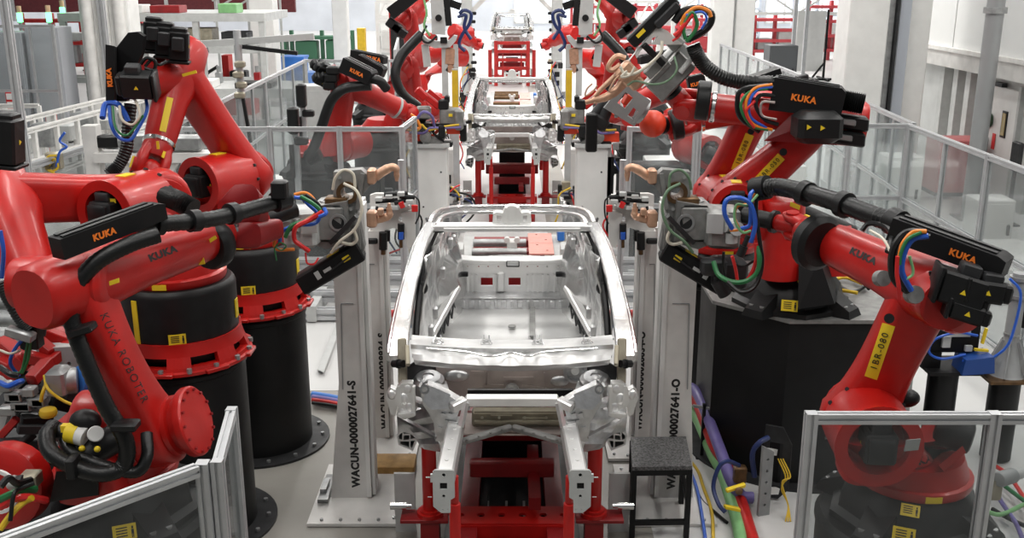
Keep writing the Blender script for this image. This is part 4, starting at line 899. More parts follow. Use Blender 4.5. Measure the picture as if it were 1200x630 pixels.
# ------------------------------------------------------------------ tall white posts beside the car
def flipx(m): m.v = [V((-p.x, p.y, p.z)) for p in m.v]; m.f = [tuple(reversed(f)) for f in m.f]; return m
def gun_post(label, sgn, Y, x0, x1, xw, ztop, code, dx=0):
    """upright white post: front face from x0 to x1 (distance from the line), foot flaring out to xw"""
    fx = (lambda m: m) if sgn > 0 else flipx
    t = thing('gun_post', label, 'post', (sgn*(x0+x1)/2, Y, 0), 'white posts beside the car')
    D = .34
    m = MB(); prof2 = [(x0, .03), (xw, .03), (x1, 1.05), (x1, ztop), (x0, ztop)]
    m.prism(prof2, (0, Y+D/2, 0), XX, ZZ, D); part(fx(m), 'column', WHITE2, t)
    m = MB(); m.prism([(x0+.0, .05), (x0+.035, .05), (x0+.035, ztop), (x0, ztop)], (0, Y-.012, 0), XX, ZZ, .024)
    m.prism([(x0-.03, .05), (x0-.003, .05), (x0-.003, ztop), (x0-.03, ztop)], (0, Y+.10, 0), XX, ZZ, .16); parts(fx(m), 'edge_strip', WHITE, t)
    m = MB(); m.bar((x0+.08, Y-.004, 1.72), (x1-.05, Y-.004, 1.72), .008, .008); m.bar((x1-.05, Y-.004, 1.72), (x1-.03, Y-.004, 1.0), .008, .008); parts(fx(m), 'weld_seam', MGREY, t)
    m = MB(); m.prism([(x0-.28, -.42), (xw+.12, -.42), (xw+.12, .6), (x0-.28, .6)], (0, Y, .02), XX, YY, .025); bp = part(fx(m), 'base_plate', WHITE2, t)
    m = MB()
    for a in range(7): m.cyl((x0-.22, Y-.34+.14*a, .03), (x0-.22, Y-.34+.14*a, .05), .014, n=6)
    for a in range(4): m.cyl((x0-.1+.15*a, Y-.37, .03), (x0-.1+.15*a, Y-.37, .05), .014, n=6)
    parts(fx(m), 'anchor_bolt', STEEL, bp)
    xt = (x0+x1)/2+.01
    if code:
        lay_text(t.children[0], 'lettering', code, INK, (sgn*xt+dx, Y, .60), ZZ, .088, (0, -1, 0), bold=.0045, space=1.08)
    return t
Yp = 7.62
sc = (Yp*CP+4.2*SP)/1200
gun_post('white post left of the nearest car, black code ending in S', -1, Yp, 164*sc, 196*sc*1.0, 212*sc, 2.5, 'WACUN-0000027641-S')
gun_post('white post right of the nearest car behind the black stool, code ending in O', 1, Yp, 166*sc, 203*sc, 212*sc, 2.5, 'WACUN-0000027641-O')
Y2 = 8.75; sc2 = (Y2*CP+4.2*SP)/1200
gun_post('slimmer white post standing just behind the left coded post', -1, Y2, 143*sc2, 165*sc2, 170*sc2, 2.05, 'WACUN-0000028834-S', .06)
gun_post('slimmer white post standing just behind the right coded post', 1, Y2, 143*sc2, 165*sc2, 170*sc2, 2.05, 'WACUN-0000028834-O', -.06)
m = MB(); m.box((-1.16, 8.17, .05), (.62, .26, .1), bev=.008); solo(m, 'timber_block', TIMBER, 'ochre timber block between the feet of the two left posts', 'block')
m = MB(); m.hexa([PZ(372, 590, .02), PZ(384, 590, .02), PZ(392, 555, .02), PZ(383, 555, .02), PZ(372, 585, .09), PZ(384, 585, .09), PZ(392, 556, .06), PZ(383, 556, .06)]); m.box(PZ(381, 568, .1), (.05, .2, .03)); solo(m, 'junction_fitting', STEEL, 'small metal fitting on floor left of the S coded post', 'fitting')

# ------------------------------------------------------------------ welding guns at the posts
SAGE = mat('sage_hose', (.12, .20, .12), .45)
def c_gun(label, sgn, Y):
    fx = (lambda m: m) if sgn < 0 else flipx
    t = thing('welding_gun', label, 'welding gun', (sgn*1.25, Y, 2.3), 'spot welding guns at the white posts')
    Q = lambda a, b, dy=0: P(a, b, Y+dy)
    m = MB(); upright(m, [(392, 200), (424, 197), (433, 205), (436, 214), (430, 222), (422, 232), (420, 250), (424, 268), (428, 288), (425, 298), (414, 302), (405, 296), (404, 270), (396, 250), (392, 226)], Y, .10, [circ(407, 226, 8, 16), ])
    m.bar(Q(425, 203, -.06), Q(419, 245, -.06), .03, .03); m.bar(Q(418, 250, -.06), Q(421, 295, -.06), .03, .05)
    for a, b in ((398, 208), (414, 204), (425, 208), (411, 245), (411, 262), (416, 280), (408, 290)): m.cyl(Q(a, b, -.05), Q(a, b, -.07), .014, n=8)
    part(fx(m), 'yoke', GREY, t)
    m = MB(); m.lathe(Q(407, 226, -.07), (0, 1, 0), [(.08, 0), (.08, .16), (.05, .16), (.05, 0), (.08, 0)], 20, cap=False); m.obox(Q(395, 236, -.02), (XX, YY, ZZ), (.08, .06, .04), .01); parts(fx(m), 'pivot_bush', BRONZE, t)
    m = MB()
    o = [Q(a, b, -.12) for a, b in ((363, 243), (406, 236), (410, 284), (382, 292), (364, 285))]; i = [p+V((.02, .34, .0)) for p in o]
    m.loft([o, i]); m.obox(Q(386, 262, -.13), (XX, YY, ZZ), (.10, .02, .13), .02); hs = part(fx(m), 'housing', GREY, t)
    m = MB(); m.lathe(Q(396, 261, -.16), (0, 1, 0), [(.062, 0), (.062, .02), (.045, .02), (.045, .0), (.062, 0)], 22, cap=False); m.lathe(Q(387, 238, .05), (0, 0, 1), [(.075, -.02), (.075, .025), (.05, .025), (.05, -.01)], 20); parts(fx(m), 'flange_ring', STEEL, hs)
    m = MB(); m.cyl(Q(396, 261, -.151), Q(396, 261, -.13), .044, n=20); m.cyl(Q(387, 238, .05)+ZZ*.0, Q(387, 238, .05)+ZZ*.018, .052, n=20); parts(fx(m), 'bore', BLKM, hs)
    m = MB(); m.obox(Q(357, 265, -.1), (V((.98, -.15, .1)).normalized(), V((.15, .98, 0)).normalized(), ZZ), (.12, .13, .14), .025); m.obox(Q(344, 258, -.12), (XX, YY, ZZ), (.05, .1, .1), .02); part(fx(m), 'transformer', LGREY if sgn < 0 else GREY, t)
    m = MB(); m.obox(Q(362, 262, -.26), (V((.98, -.15, .1)).normalized(), V((.15, .98, 0)).normalized(), ZZ), (.06, .006, .07)); part(fx(m), 'type_plate', LGREY, t)
    m = MB(); m.cyl(Q(340, 262, -.2), Q(352, 264, -.24), .05, n=16); m.cyl(Q(343, 272, -.22), Q(343, 284, -.22), .045, n=16); m.cyl(Q(336, 268, -.3), Q(338, 268, -.22), .05, n=16); parts(fx(m), 'hose_elbow', LGREY, t)
    m = MB(); m.obox(Q(388, 312, -.05), tuple(V(q).normalized() for q in ((.80, .1, .46), (-.1, .99, 0), (-.46, 0, .88))), (.26, .08, .075), .014); ac = part(fx(m), 'actuator', BLKM, t)
    axs = tuple(V(q).normalized() for q in ((.80, .1, .46), (-.1, .99, 0), (-.46, 0, .88)))
    m = MB()
    for k, (w, h) in ((.14, (.028, .018)), (-.02, (.03, .012)), (-.1, (.018, .03))): m.obox(Q(388, 312, -.05)+axs[0]*k-axs[1]*.082+axs[2]*.01, axs, (w, .003, h))
    ps = islands(m); part(fx(ps[0]), 'yellow_plate', YEL, ac)
    for q in ps[1:]: part(fx(q), 'white_plate', LGREY, ac)
    m = MB(); m.obox(Q(388, 312, -.05)+axs[0]*.06+axs[2]*.078, axs, (.05, .03, .003)); part(fx(m), 'yellow_plate', YEL, ac)
    m = MB(); m.bar(Q(386, 318, -.13), Q(410, 300, -.13), .012, .012); m.bar(Q(388, 284, -.16), Q(418, 253, -.2), .06, .03) ; parts(fx(m), 'linear_rail', DGREY, t)
    m = MB(); m.obox(Q(436, 206, -.02), (XX, YY, ZZ), (.03, .05, .055), .012); m.tube([Q(440, 207), Q(450, 200), Q(459, 196), Q(464, 198), Q(465, 207)], [.034, .034, .03, .028, .02], 12); m.cyl(Q(465, 204), Q(465, 212), .022, .012, 12); part(fx(m), 'upper_electrode', COPPER, t)
    m = MB(); m.obox(Q(436, 256, -.02), (XX, YY, ZZ), (.035, .05, .06), .012); m.tube([Q(441, 257), Q(450, 255), Q(456, 252), Q(456, 244)], [.032, .03, .028, .022], 12); m.obox(Q(446, 248, -.03), (XX, YY, ZZ), (.02, .03, .025), .006); m.cyl(Q(456, 246), Q(456, 238), .02, .012, 12); part(fx(m), 'lower_electrode', COPPER, t)
    m = MB(); m.tube([Q(390, 222, -.12), Q(393, 208, -.14), Q(403, 199, -.14), Q(414, 204, -.14), Q(416, 220, -.14)], .010, 8); part(fx(m), 'cooling_hose', CREAM if sgn < 0 else SAGE, t)
    m = MB(); m.tube([Q(403, 215, -.16), Q(418, 224, -.2), Q(424, 245, -.22), Q(416, 268, -.22), Q(398, 283, -.22), Q(388, 296, -.2)], .011, 8); part(fx(m), 'cooling_hose', CREAM if sgn < 0 else SAGE, t)
    m = MB(); m.tube([Q(414, 268, -.14), Q(418, 280, -.14), Q(412, 286, -.14), Q(400, 284, -.16)], .012, 8); part(fx(m), 'cooling_hose', CREAM, t)
    return t
Yg = 7.25
gA = c_gun('grey welding gun at the left coded post, copper tips pointing right', -1, Yg)
gG = c_gun('grey welding gun at the right coded post, copper tips pointing left', 1, Yg)
hoses(gA, [('supply_hose', ORH, .0122, [(345, 228, 6.9), (358, 226, 6.9), (368, 234, 6.9), (371, 248, 6.9), (358, 258, 6.9), (335, 268, 6.85), (322, 282, 6.8), (325, 292, 6.8), (345, 292, 6.8)]),
           ('supply_hose', BLUE, .0136, [(345, 231, 6.85), (355, 233, 6.85), (362, 240, 6.85), (374, 252, 6.85), (368, 262, 6.85), (345, 264, 6.8), (330, 272, 6.8), (328, 284, 6.8)]),
           ('supply_hose', GREEN, .0150, [(352, 230, 6.8), (366, 238, 6.8), (375, 248, 6.8), (360, 258, 6.8), (342, 264, 6.78), (334, 278, 6.78)]),
           ('supply_hose', HOSE, .0122, [(358, 228, 6.88), (372, 238, 6.88), (376, 250, 6.88), (356, 262, 6.86), (338, 270, 6.85)]),
           ('supply_hose', REDH, .0163, [(378, 248, 6.75), (362, 258, 6.75), (347, 266, 6.72), (345, 280, 6.72), (352, 287, 6.72), (362, 294, 6.75)]),
           ('supply_hose', REDH, .0068, [(358, 296, 6.75), (360, 308, 6.75), (368, 309, 6.75), (373, 302, 6.78)]),
           ('supply_hose', GREEN, .0054, [(322, 290, 6.7), (328, 284, 6.7), (335, 288, 6.7), (330, 293, 6.7), (322, 290, 6.7), (324, 305, 6.7)]),
           ('supply_hose', BLUE, .0136, [(374, 254, 6.72), (382, 250, 6.72), (380, 244, 6.75)])])
hoses(gG, [('supply_hose', BLUE, .0163, [(880, 284, 6.75), (885, 262, 6.75), (880, 240, 6.75), (868, 232, 6.75), (852, 234, 6.75), (849, 250, 6.75), (858, 268, 6.78)]),
           ('supply_hose', BLUE, .0150, [(868, 268, 6.8), (878, 264, 6.8), (880, 250, 6.8), (879, 230, 6.8), (884, 222, 6.85)]),
           ('supply_hose', ORH, .0095, [(884, 226, 6.82), (878, 238, 6.82), (864, 242, 6.8), (861, 255, 6.8), (866, 268, 6.8), (856, 270, 6.85)]),
           ('supply_hose', LGREEN, .0095, [(888, 228, 6.8), (876, 240, 6.78), (863, 240, 6.78), (861, 258, 6.78), (870, 272, 6.78), (880, 270, 6.78)]),
           ('supply_hose', HOSE, .0150, [(887, 224, 6.85), (886, 250, 6.8), (890, 280, 6.75), (893, 310, 6.72), (885, 335, 6.7), (868, 342, 6.7), (852, 330, 6.75)]),
           ('supply_hose', GREEN, .0177, [(836, 306, 6.9), (842, 322, 6.85), (858, 330, 6.8), (875, 329, 6.75), (888, 318, 6.72), (890, 302, 6.72), (888, 288, 6.75)]),
           ('supply_hose', REDH, .0150, [(886, 285, 6.75), (886, 305, 6.75), (880, 322, 6.78), (874, 330, 6.8)]),
           ('supply_hose', REDH, .0122, [(858, 300, 6.85), (862, 315, 6.85), (864, 328, 6.85)]),
           ('supply_hose', HOSE, .0109, [(848, 295, 6.9), (848, 318, 6.9), (855, 334, 6.88), (864, 340, 6.86)]),
           ('supply_hose', HOSE, .0095, [(884, 305, 6.8), (872, 312, 6.85), (862, 310, 6.9)])])
m = MB(); m.cyl(P(872, 288, 6.7), P(867, 300, 6.7), .03, n=12); m.cyl(P(877, 276, 6.7), P(872, 288, 6.7), .018, n=10); parts(m, 'cable_plug', BLK, gG)
m = MB(); m.obox(P(853, 318, 7.1), (XX, YY, ZZ), (.12, .12, .10), .02); m.cyl(P(840, 328, 7.0), P(850, 345, 7.0), .05, n=14); m.obox(P(836, 312, 7.0), (XX, YY, ZZ), (.09, .06, .06), .02); parts(m, 'valve_block', DGREY, gG)

def clamp_fixture(label, sgn, Y):
    fx = (lambda m: m) if sgn < 0 else flipx
    t = thing('clamp_fixture', label, 'clamp fixture', (sgn*1.0, Y, 2.0), 'clamp fixtures on the slim posts')
    Q = lambda a, b, dy=0: P(a, b, Y+dy)
    m = MB(); upright(m, [(434, 228), (440, 226), (478, 226), (487, 232), (487, 262), (478, 274), (462, 266), (434, 276)], Y, .05, [circ(470, 256, 3, 10)]); upright(m, [(470, 250), (487, 244), (487, 288), (478, 290), (474, 270)], Y-.06, .04); part(fx(m), 'plate', WHITE2, t)
    m = MB(); m.hexa([Q(434, 248, -.1), Q(480, 244, -.1), Q(484, 230, .3), Q(438, 231, .3), Q(434, 245, -.1), Q(480, 241, -.1), Q(484, 227, .3), Q(438, 228, .3)]); part(fx(m), 'shelf', WHITE, t)
    m = MB()
    for a, b, c, d in ((440, 236, 466, 234), (440, 244, 460, 245), (450, 228, 478, 226), (462, 238, 480, 233), (468, 230, 486, 231)): m.cyl(Q(a, b, -.14), Q(c, d, -.12), .020, n=10)
    parts(fx(m), 'clamp_cylinder', BLK, t)
    m = MB()
    for a, b in ((444, 233), (456, 230), (470, 227), (480, 236), (448, 242), (463, 243), (474, 240)): m.obox(Q(a, b, -.15), (XX, YY, ZZ), (.03, .03, .018), .005)
    parts(fx(m), 'clamp_block', LGREY, t)
    m = MB(); m.obox(Q(471, 240, -.17), (V((.9, 0, .4)).normalized(), YY, V((-.4, 0, .9)).normalized()), (.022, .015, .028), .005); m.obox(Q(486, 244, -.17), (XX, YY, ZZ), (.026, .015, .03), .005); parts(fx(m), 'red_stop', REDH, t)
    m = MB(); m.cyl(Q(449, 272, -.1), Q(449, 292, -.1), .036, n=12); m.cyl(Q(454, 270, -.05), Q(454, 282, -.05), .025, n=12); m.cyl(Q(470, 262, -.12), Q(470, 280, -.12), .03, n=12); m.obox(Q(436, 282, -.05), (XX, YY, ZZ), (.05, .03, .025), .01); parts(fx(m), 'hanging_cylinder', BLK, t)
    m = MB(); m.cyl(Q(470, 272, -.15), Q(470, 280, -.15), .022, n=10); part(fx(m), 'sensor', BLUE, t)
    m = MB(); m.cyl(Q(470, 280, -.12), Q(470, 290, -.12), .014, n=8); m.cyl(Q(449, 292, -.1), Q(449, 298, -.1), .02, n=8); parts(fx(m), 'brass_tip', BRONZE, t)
    m = MB(); m.tube([Q(486, 230, -.12), Q(491, 236, -.12), Q(491, 252, -.12), Q(487, 262, -.1)], .007, 6); part(fx(m), 'cable', HOSE, t)
    m = MB(); m.bar((sgn*-0-1.18, Y+.3, 2.0), (-1.18, Y-.05, 2.02), .12, .10); part(fx(m), 'bracket_arm', WHITE2, t)
    return t
clamp_fixture('white clamp fixture with red stops on the left slim post', -1, 8.6)
clamp_fixture('white clamp fixture with red stop on the right slim post', 1, 8.6)

# ------------------------------------------------------------------ big gun on robot H
def big_gun():
    Y = 8.25; Q = lambda a, b, dy=0: P(a, b, Y+dy)
    t = thing('welding_gun', 'large pale welding gun held up over the middle car by the platform robot', 'welding gun', Q(765, 80))
    m = MB(); upright(m, [(729, 80), (770, 30), (782, 36), (790, 44), (800, 52), (772, 84), (752, 103), (738, 92)], Y, .07, [[(744, 62), (747, 55), (755, 51), (757, 54), (750, 59), (746, 68)], [(761, 50), (764, 44), (770, 42), (768, 46), (763, 52)]]); part(m, 'body_plate', WHITE2, t)
    m = MB(); m.obox(Q(765, 25, .0), tuple(V(q).normalized() for q in ((.70, 0, .70), (0, 1, 0), (-.7, 0, .7))), (.24, .06, .05), .012); ac = part(m, 'actuator', BLKM, t)
    m = MB(); m.obox(Q(782, 18, -.06), tuple(V(q).normalized() for q in ((.70, 0, .70), (0, 1, 0), (-.7, 0, .7))), (.12, .02, .035), .012); part(m, 'motor', DGREY, ac)
    m = MB(); m.obox(Q(751, 39, -.061), tuple(V(q).normalized() for q in ((.70, 0, .70), (0, 1, 0), (-.7, 0, .7))), (.04, .003, .015)); m.obox(Q(772, 24, -.061), tuple(V(q).normalized() for q in ((.70, 0, .70), (0, 1, 0), (-.7, 0, .7))), (.03, .003, .015)); parts(m, 'yellow_plate', YEL, ac)
    m = MB(); m.bar(Q(754, 52, -.06), Q(778, 76, -.06), .07, .05, bev=.008); part(m, 'gun_rail', BLKM, t)
    ax = tuple(V(q).normalized() for q in ((.68, 0, .73), (0, 1, 0), (-.73, 0, .68)))
    m = MB(); m.obox(Q(784, 88, .16), ax, (.19, .12, .10), .015); m.obox(Q(770, 80, .06), ax, (.10, .05, .06), .01); part(m, 'transformer', GREY, t)
    m = MB()
    for k in range(4): m.obox(Q(779+k*4, 82+k*6.5, .09), ax, (.19-.01*k, .02, .012))
    parts(m, 'cooling_fin', LGREY, t)
    m = MB(); m.obox(Q(796, 66, .2), ax, (.10, .09, .10), .02); m.cyl(Q(797, 85), Q(814, 64), .022, n=12); m.obox(Q(791, 50, .06), ax, (.06, .04, .05), .01); parts(m, 'mount_block', LGREY, t)
    m = MB(); m.obox(Q(735, 86, -.02), ax, (.08, .08, .08), .02); m.obox(Q(742, 94, -.02), ax, (.06, .07, .07), .02); m.tube([Q(735, 90), Q(724, 104), Q(712, 113), Q(698, 117), Q(686, 120)], [.042, .038, .034, .03, .02], 12); m.tube([Q(728, 82), Q(718, 92), Q(706, 103), Q(697, 113)], [.022, .022, .02, .018], 10); part(m, 'electrode_arm', COPPER, t)
    m = MB(); m.tube([Q(733, 68), Q(722, 66), Q(713, 78), Q(718, 82), Q(727, 76)], .022, 8); m.tube([Q(726, 88, -.1), Q(720, 95, -.1), Q(714, 107, -.1), Q(722, 105, -.1), Q(730, 94, -.1)], .008, 6); m.tube([Q(694, 98, -.1), Q(688, 104, -.1), Q(686, 112, -.1), Q(694, 108, -.1), Q(700, 100, -.1)], .006, 6); parts(m, 'shunt', COPPER, t)
    hoses(t, [('cooling_hose', CREAM, .013, [(776, 48, 8.1), (774, 62, 8.08), (760, 76, 8.08), (744, 86, 8.08), (732, 86, 8.1), (727, 78, 8.1)]), ('cooling_hose', SAGE, .009, [(790, 66, 8.1), (793, 82, 8.05), (782, 95, 8.05), (765, 99, 8.05), (745, 95, 8.1), (735, 100, 8.1)]), ('cooling_hose', CREAM, .010, [(735, 83, 8.05), (728, 90, 8.05), (738, 88, 8.05), (744, 78, 8.05)]),
              ('supply_hose', HOSE, .03, [(790, 26, 8.2), (800, 14, 8.2), (818, 10, 8.2), (833, 16, 8.2), (832, 28, 8.2), (822, 38, 8.2), (806, 46, 8.2)]), ('supply_hose', ORH, .016, [(798, 30, 8.15), (803, 18, 8.15), (816, 9, 8.15), (830, 13, 8.15), (833, 20, 8.15)]), ('supply_hose', GREEN, .015, [(803, 46, 8.1), (801, 34, 8.1), (806, 20, 8.1), (812, 15, 8.1), (817, 28, 8.1), (812, 40, 8.1), (804, 49, 8.1)]), ('supply_hose', REDH, .018, [(790, 42, 8.1), (797, 36, 8.1), (806, 24, 8.1), (812, 17, 8.1)]), ('supply_hose', BLUE, .010, [(804, 18, 8.1), (822, 14, 8.1), (828, 22, 8.1), (822, 34, 8.1)]), ('supply_hose', REDH, .010, [(788, 48, 8.1), (796, 42, 8.1), (800, 30, 8.1)])])
    return t
big_gun()
def mid_gun():
    Y = 9.15; Q = lambda a, b, dy=0: P(a, b, Y+dy)
    t = thing('gripper_head', 'grey open frame gripper head beside the round red wrist', 'gripper', Q(735, 120))
    ax = tuple(V(q).normalized() for q in ((.88, .1, -.46), (-.1, 1, 0), (.46, 0, .88)))
    for dy in (-.2, .12):
        m = MB(); m.prism([(-.17, -.12), (.15, -.14), (.17, .12), (-.12, .15)], Q(735, 122, dy), ax[0], ax[2], .025, [[(-.09, -.03), (.0, -.04), (.02, .07), (-.07, .09)], [(.05, -.09), (.12, -.09), (.12, -.01), (.06, 0)]]); part(m, 'side_plate', MGREY, t)
    m = MB()
    for a, b in ((718, 118), (748, 112), (722, 136), (742, 142), (734, 107)): m.bar(Q(a, b, -.2), Q(a, b, .12), .03, .03)
    parts(m, 'spacer', STEEL, t)
    m = MB(); m.obox(Q(737, 118, -.05), ax, (.05, .06, .05), .01); m.obox(Q(724, 131, -.05), ax, (.04, .06, .05), .01); parts(m, 'orange_sensor', ORANGE, t)
    m = MB(); m.lathe(Q(750, 128, -.04), ax[0], [(.12, 0), (.12, .04), (.10, .05)], 22); part(m, 'mount_flange', STEEL, t)
    m = MB(); m.cyl(Q(716, 112), Q(706, 140), .06, n=14); m.cyl(Q(708, 120), Q(696, 136), .045, n=14); m.cyl(Q(722, 108), Q(712, 100), .04, n=12); m.obox(Q(700, 142), ax, (.09, .08, .06), .02); parts(m, 'clamp_cylinder', DGREY, t)
    m = MB(); m.obox(Q(693, 155, -.05), (XX, YY, ZZ), (.05, .06, .17), .012); part(m, 'clamp_body', BLKM, t)
    return t
mid_gun()

# ------------------------------------------------------------------ stool, pipes, floor items near the posts
t = thing('step_stool', 'black step stool with stippled top right of the nearest car', 'stool', (1.22, 7.32, 0))
c = [PZ(739, 512, .62), PZ(804, 511, .62), PZ(811, 546, .62), PZ(741, 547, .62)]
m = MB(); m.hexa([p-ZZ*.03 for p in (c[3], c[2], c[1], c[0])]+[c[3], c[2], c[1], c[0]]); part(m, 'tread', STIP, t)
ins = [p.lerp(sum(c, V((0, 0, 0)))/4, .07) for p in c]
for p in ins: m = MB(); m.bar((p.x, p.y, 0), (p.x, p.y, .59), .04, .04, up=YY); part(m, 'leg', BLKM, t)
for i in range(4):
    p, q = ins[i], ins[(i+1) % 4]
    m = MB(); m.bar((p.x, p.y, .57), (q.x, q.y, .57), .035, .05); part(m, 'apron', BLKM, t)
    if i != 0:
        z = .30 if i % 2 else .14
        m = MB(); m.bar((p.x, p.y, z), (q.x, q.y, z), .03, .04); part(m, 'stretcher', BLKM, t)
m = MB(); m.bar((ins[0].x, ins[0].y, .33), (ins[1].x, ins[1].y, .33), .03, .04); part(m, 'stretcher', BLKM, t)
F = lambda a, b, z=.05: PZ(a, b, z)
def lone(nm, m, r, pts, label, cat, group=None): return solo(MB().tube(pts, r, 12, 6), nm, m, label, cat, group)
lone('floor_pipe', PURP, .05, [F(803, 452, .42), F(814, 457, .42), F(824, 475, .40), F(845, 530, .30), F(855, 558, .22), F(868, 580, .10), F(882, 583, .08)], 'violet pipe, uppermost of the pipes right of the stool', 'pipe', 'coloured floor pipes')
lone('floor_pipe', REDF, .05, [F(806, 465, .34), F(816, 470, .34), F(836, 520, .22), F(852, 545, .14), F(866, 580, .08), F(880, 625, .06), F(890, 655, .06)], 'red pipe running beneath the violet pipe to bottom edge', 'pipe', 'coloured floor pipes')
lone('floor_pipe', LGREEN, .05, [F(806, 478, .22), F(818, 492, .2), F(834, 530, .12), F(846, 553, .08), F(858, 590, .06), F(866, 620, .06), F(870, 650, .06)], 'light green pipe lying lowest beside the red pipe', 'pipe', 'coloured floor pipes')
t = thing('pipe_support', 'small black upright bracket holding the coloured pipes', 'bracket', F(822, 535, 0))
b = F(822, 535, 0); m = MB(); m.bar(b, b+ZZ*.52, .03, .03, up=YY); part(m, 'upright', BLKM, t); m = MB(); m.box(b+ZZ*.008, (.12, .12, .016)); part(m, 'foot', BLKM, t); m = MB(); m.bar(b+V((-.1, 0, .5)), b+V((.12, 0, .46)), .03, .02); part(m, 'crossarm', STEEL, t)
t = thing('valve_manifold', 'brass valve cluster with blue hose beside the violet pipe', 'valve', F(868, 590, 0))
m = MB(); m.rcyl(F(866, 575, .1), F(866, 575, .42), .03, .006, 12); m.box(F(867, 555, .3), (.1, .08, .14), bev=.01); part(m, 'valve_body', BRONZE, t)
m = MB(); m.obox(F(862, 571, .3), (V((.9, .2, .2)).normalized(), V((-.2, .9, 0)).normalized(), ZZ), (.08, .02, .015), .005); m.obox(F(858, 595, .2), (V((.9, .2, -.3)).normalized(), V((-.2, .9, 0)).normalized(), ZZ), (.07, .02, .015), .005); parts(m, 'yellow_lever', YEL, t)
part(MB().tube([F(866, 545, .4), F(852, 540, .5), F(842, 548, .45), F(836, 570, .3), F(842, 590, .2), F(850, 600, .15)], .018, 8), 'air_hose', mat('navy_hose', (.015, .03, .12), .4), t)
for q, mm in (((830, 575), YELD), ((838, 590), BLK), ((826, 560), BLUE)): pass
for i, (pts, mm, nm) in enumerate((([(800, 540), (812, 560), (822, 585), (838, 600), (852, 612)], BLK, 'black'), ([(806, 536), (818, 552), (824, 570), (834, 600), (836, 640)], YELD, 'yellow'), ([(798, 525), (806, 545), (816, 570), (822, 600), (828, 640)], BLUE, 'blue'))):
    lone('floor_cable', mm, .014, [F(a, b, .02+.015*i) for a, b in pts], f'{nm} cable on the floor between the stool and the coloured pipes', 'cable', 'loose cables right of the stool')
t = thing('cable_bracket', 'grey perforated upright bracket with yellow cables against the black platform', 'bracket', F(905, 600, 0))
o = F(888, 612, 0); m = MB(); m.prism([(0, 0), (.10, 0), (.10, .56), (0, .62)], o+V((.02, .1, .0)), (.95, .3, 0), ZZ, .03, [circ(.05, .1+.1*k, .012, 8) for k in range(5)]); part(m, 'upright', MGREY, t)
m = MB(); m.prism([(0, 0), (.16, .0), (.24, .1), (.24, .5), (.16, .64), (.02, .64)], o+V((.10, .42, .02)), (.9, -.4, 0), ZZ, .025, [[(.06, .12), (.17, .12), (.17, .5), (.06, .5)]]); part(m, 'side_plate', DGREY, t)
m = MB(); m.bar(o+V((.06, .15, .55)), o+V((.20, .40, .42)), .05, .05); m.bar(o+V((.06, .15, .2)), o+V((.22, .3, .12)), .04, .05); parts(m, 'white_connector', WHITE, t)
for k in range(3): part(MB().tube([o+V((.2+.02*k, .28, .42)), o+V((.25+.02*k, .2, .3)), o+V((.22, .18, .2+.03*k)), o+V((.26, .1, .1)), o+V((.22+.02*k, .0, .01))], .006, 6), 'yellow_cable', YELD, t)
part(MB().tube([o+V((.0, .2, .3)), o+V((-.03, .2, .5)), o+V((.02, .2, .6)), o+V((.1, .25, .62))], .022, 8), 'blue_hose', mat('navy_hose', (.015, .03, .12), .4), t)
# ------------------------------------------------------------------ right: short pedestals with instruments
t = thing('instrument_pedestal', 'short black pedestal with grey finned tower at right edge', 'pedestal', (4.3, 8.4, 0))
x, y = 4.35, 8.4; m = MB(); m.cyl((x, y, .02), (x, y, .80), .13, n=28); part(m, 'column', BLKP, t)
m = MB(); m.box((x, y, .81), (.46, .42, .025)); part(m, 'top_plate', BRONZE, t)
m = MB(); m.lathe((x, y, .82), ZZ, [(.17, 0), (.15, .02), (.065, .30), (.062, .92)], 20); 
for k in range(6): a = k*1.047; m.hexa([V((x+math.cos(a)*.05-math.sin(a)*s, y+math.sin(a)*.05+math.cos(a)*s, z)) if e == 0 else V((x+math.cos(a)*.21-math.sin(a)*s, y+math.sin(a)*.21+math.cos(a)*s, z)) for z, ee in ((.82, 0), (.85, 1)) for e, s in ((0, -.006), (1, -.006), (1, .006), (0, .006))]) if False else m.bar((x+math.cos(a)*.19, y+math.sin(a)*.19, .83), (x+math.cos(a)*.06, y+math.sin(a)*.06, 1.13), .012, .05)
part(m, 'finned_tower', MGREY, t)
m = MB(); m.ring((x, y, 1.52), ZZ, .085, .06, .03); m.ring((x, y, 1.68), ZZ, .085, .06, .03); m.ring((x, y, 1.18), ZZ, .07, .06, .02); parts(m, 'clamp_ring', STEEL, t)
m = MB(); m.rcyl((x+.09, y, 1.25), (x+.09, y, 1.55), .04, .01, 12); part(m, 'sensor', BLK, t)
part(MB().tube([(x-.14, y-.1, 1.72), (x-.05, y-.14, 1.6), (x-.06, y-.14, 1.3), (x-.12, y-.14, 1.1), (x-.3, y-.1, .95), (x-.45, y-.1, .98)], .012, 6), 'blue_hose', BLUE, t)
t = thing('instrument_pedestal', 'short black pedestal carrying a dark sensor box and blue tool block', 'pedestal', (3.72, 8.5, 0))
x, y = 3.84, 8.5; m = MB(); m.cyl((x, y, .02), (x, y, .84), .13, n=28); part(m, 'column', BLKP, t)
m = MB(); m.box((x+.02, y, .855), (.46, .42, .03)); m.box((x-.16, y+.05, .94), (.16, .3, .15)); part(m, 'top_plate', BLKM, t)
m = MB(); m.prism([(-.22, -.16), (.22, -.16), (.22, .14), (.20, .16), (-.20, .16), (-.22, .14)], (x+.02, y-.05, 1.17), XX, ZZ, .06); m.bar((x, y, 1.3), (x, y, 1.42), .12, .10); part(m, 'sensor_box', BLKM, t)
m = MB(); m.box((x+.06, y-.09, 1.21), (.18, .02, .10)); m.box((x-.06, y-.11, 1.12), (.07, .03, .10)); m.box((x+.14, y-.11, 1.06), (.06, .03, .05)); parts(m, 'white_connector', LGREY, t)
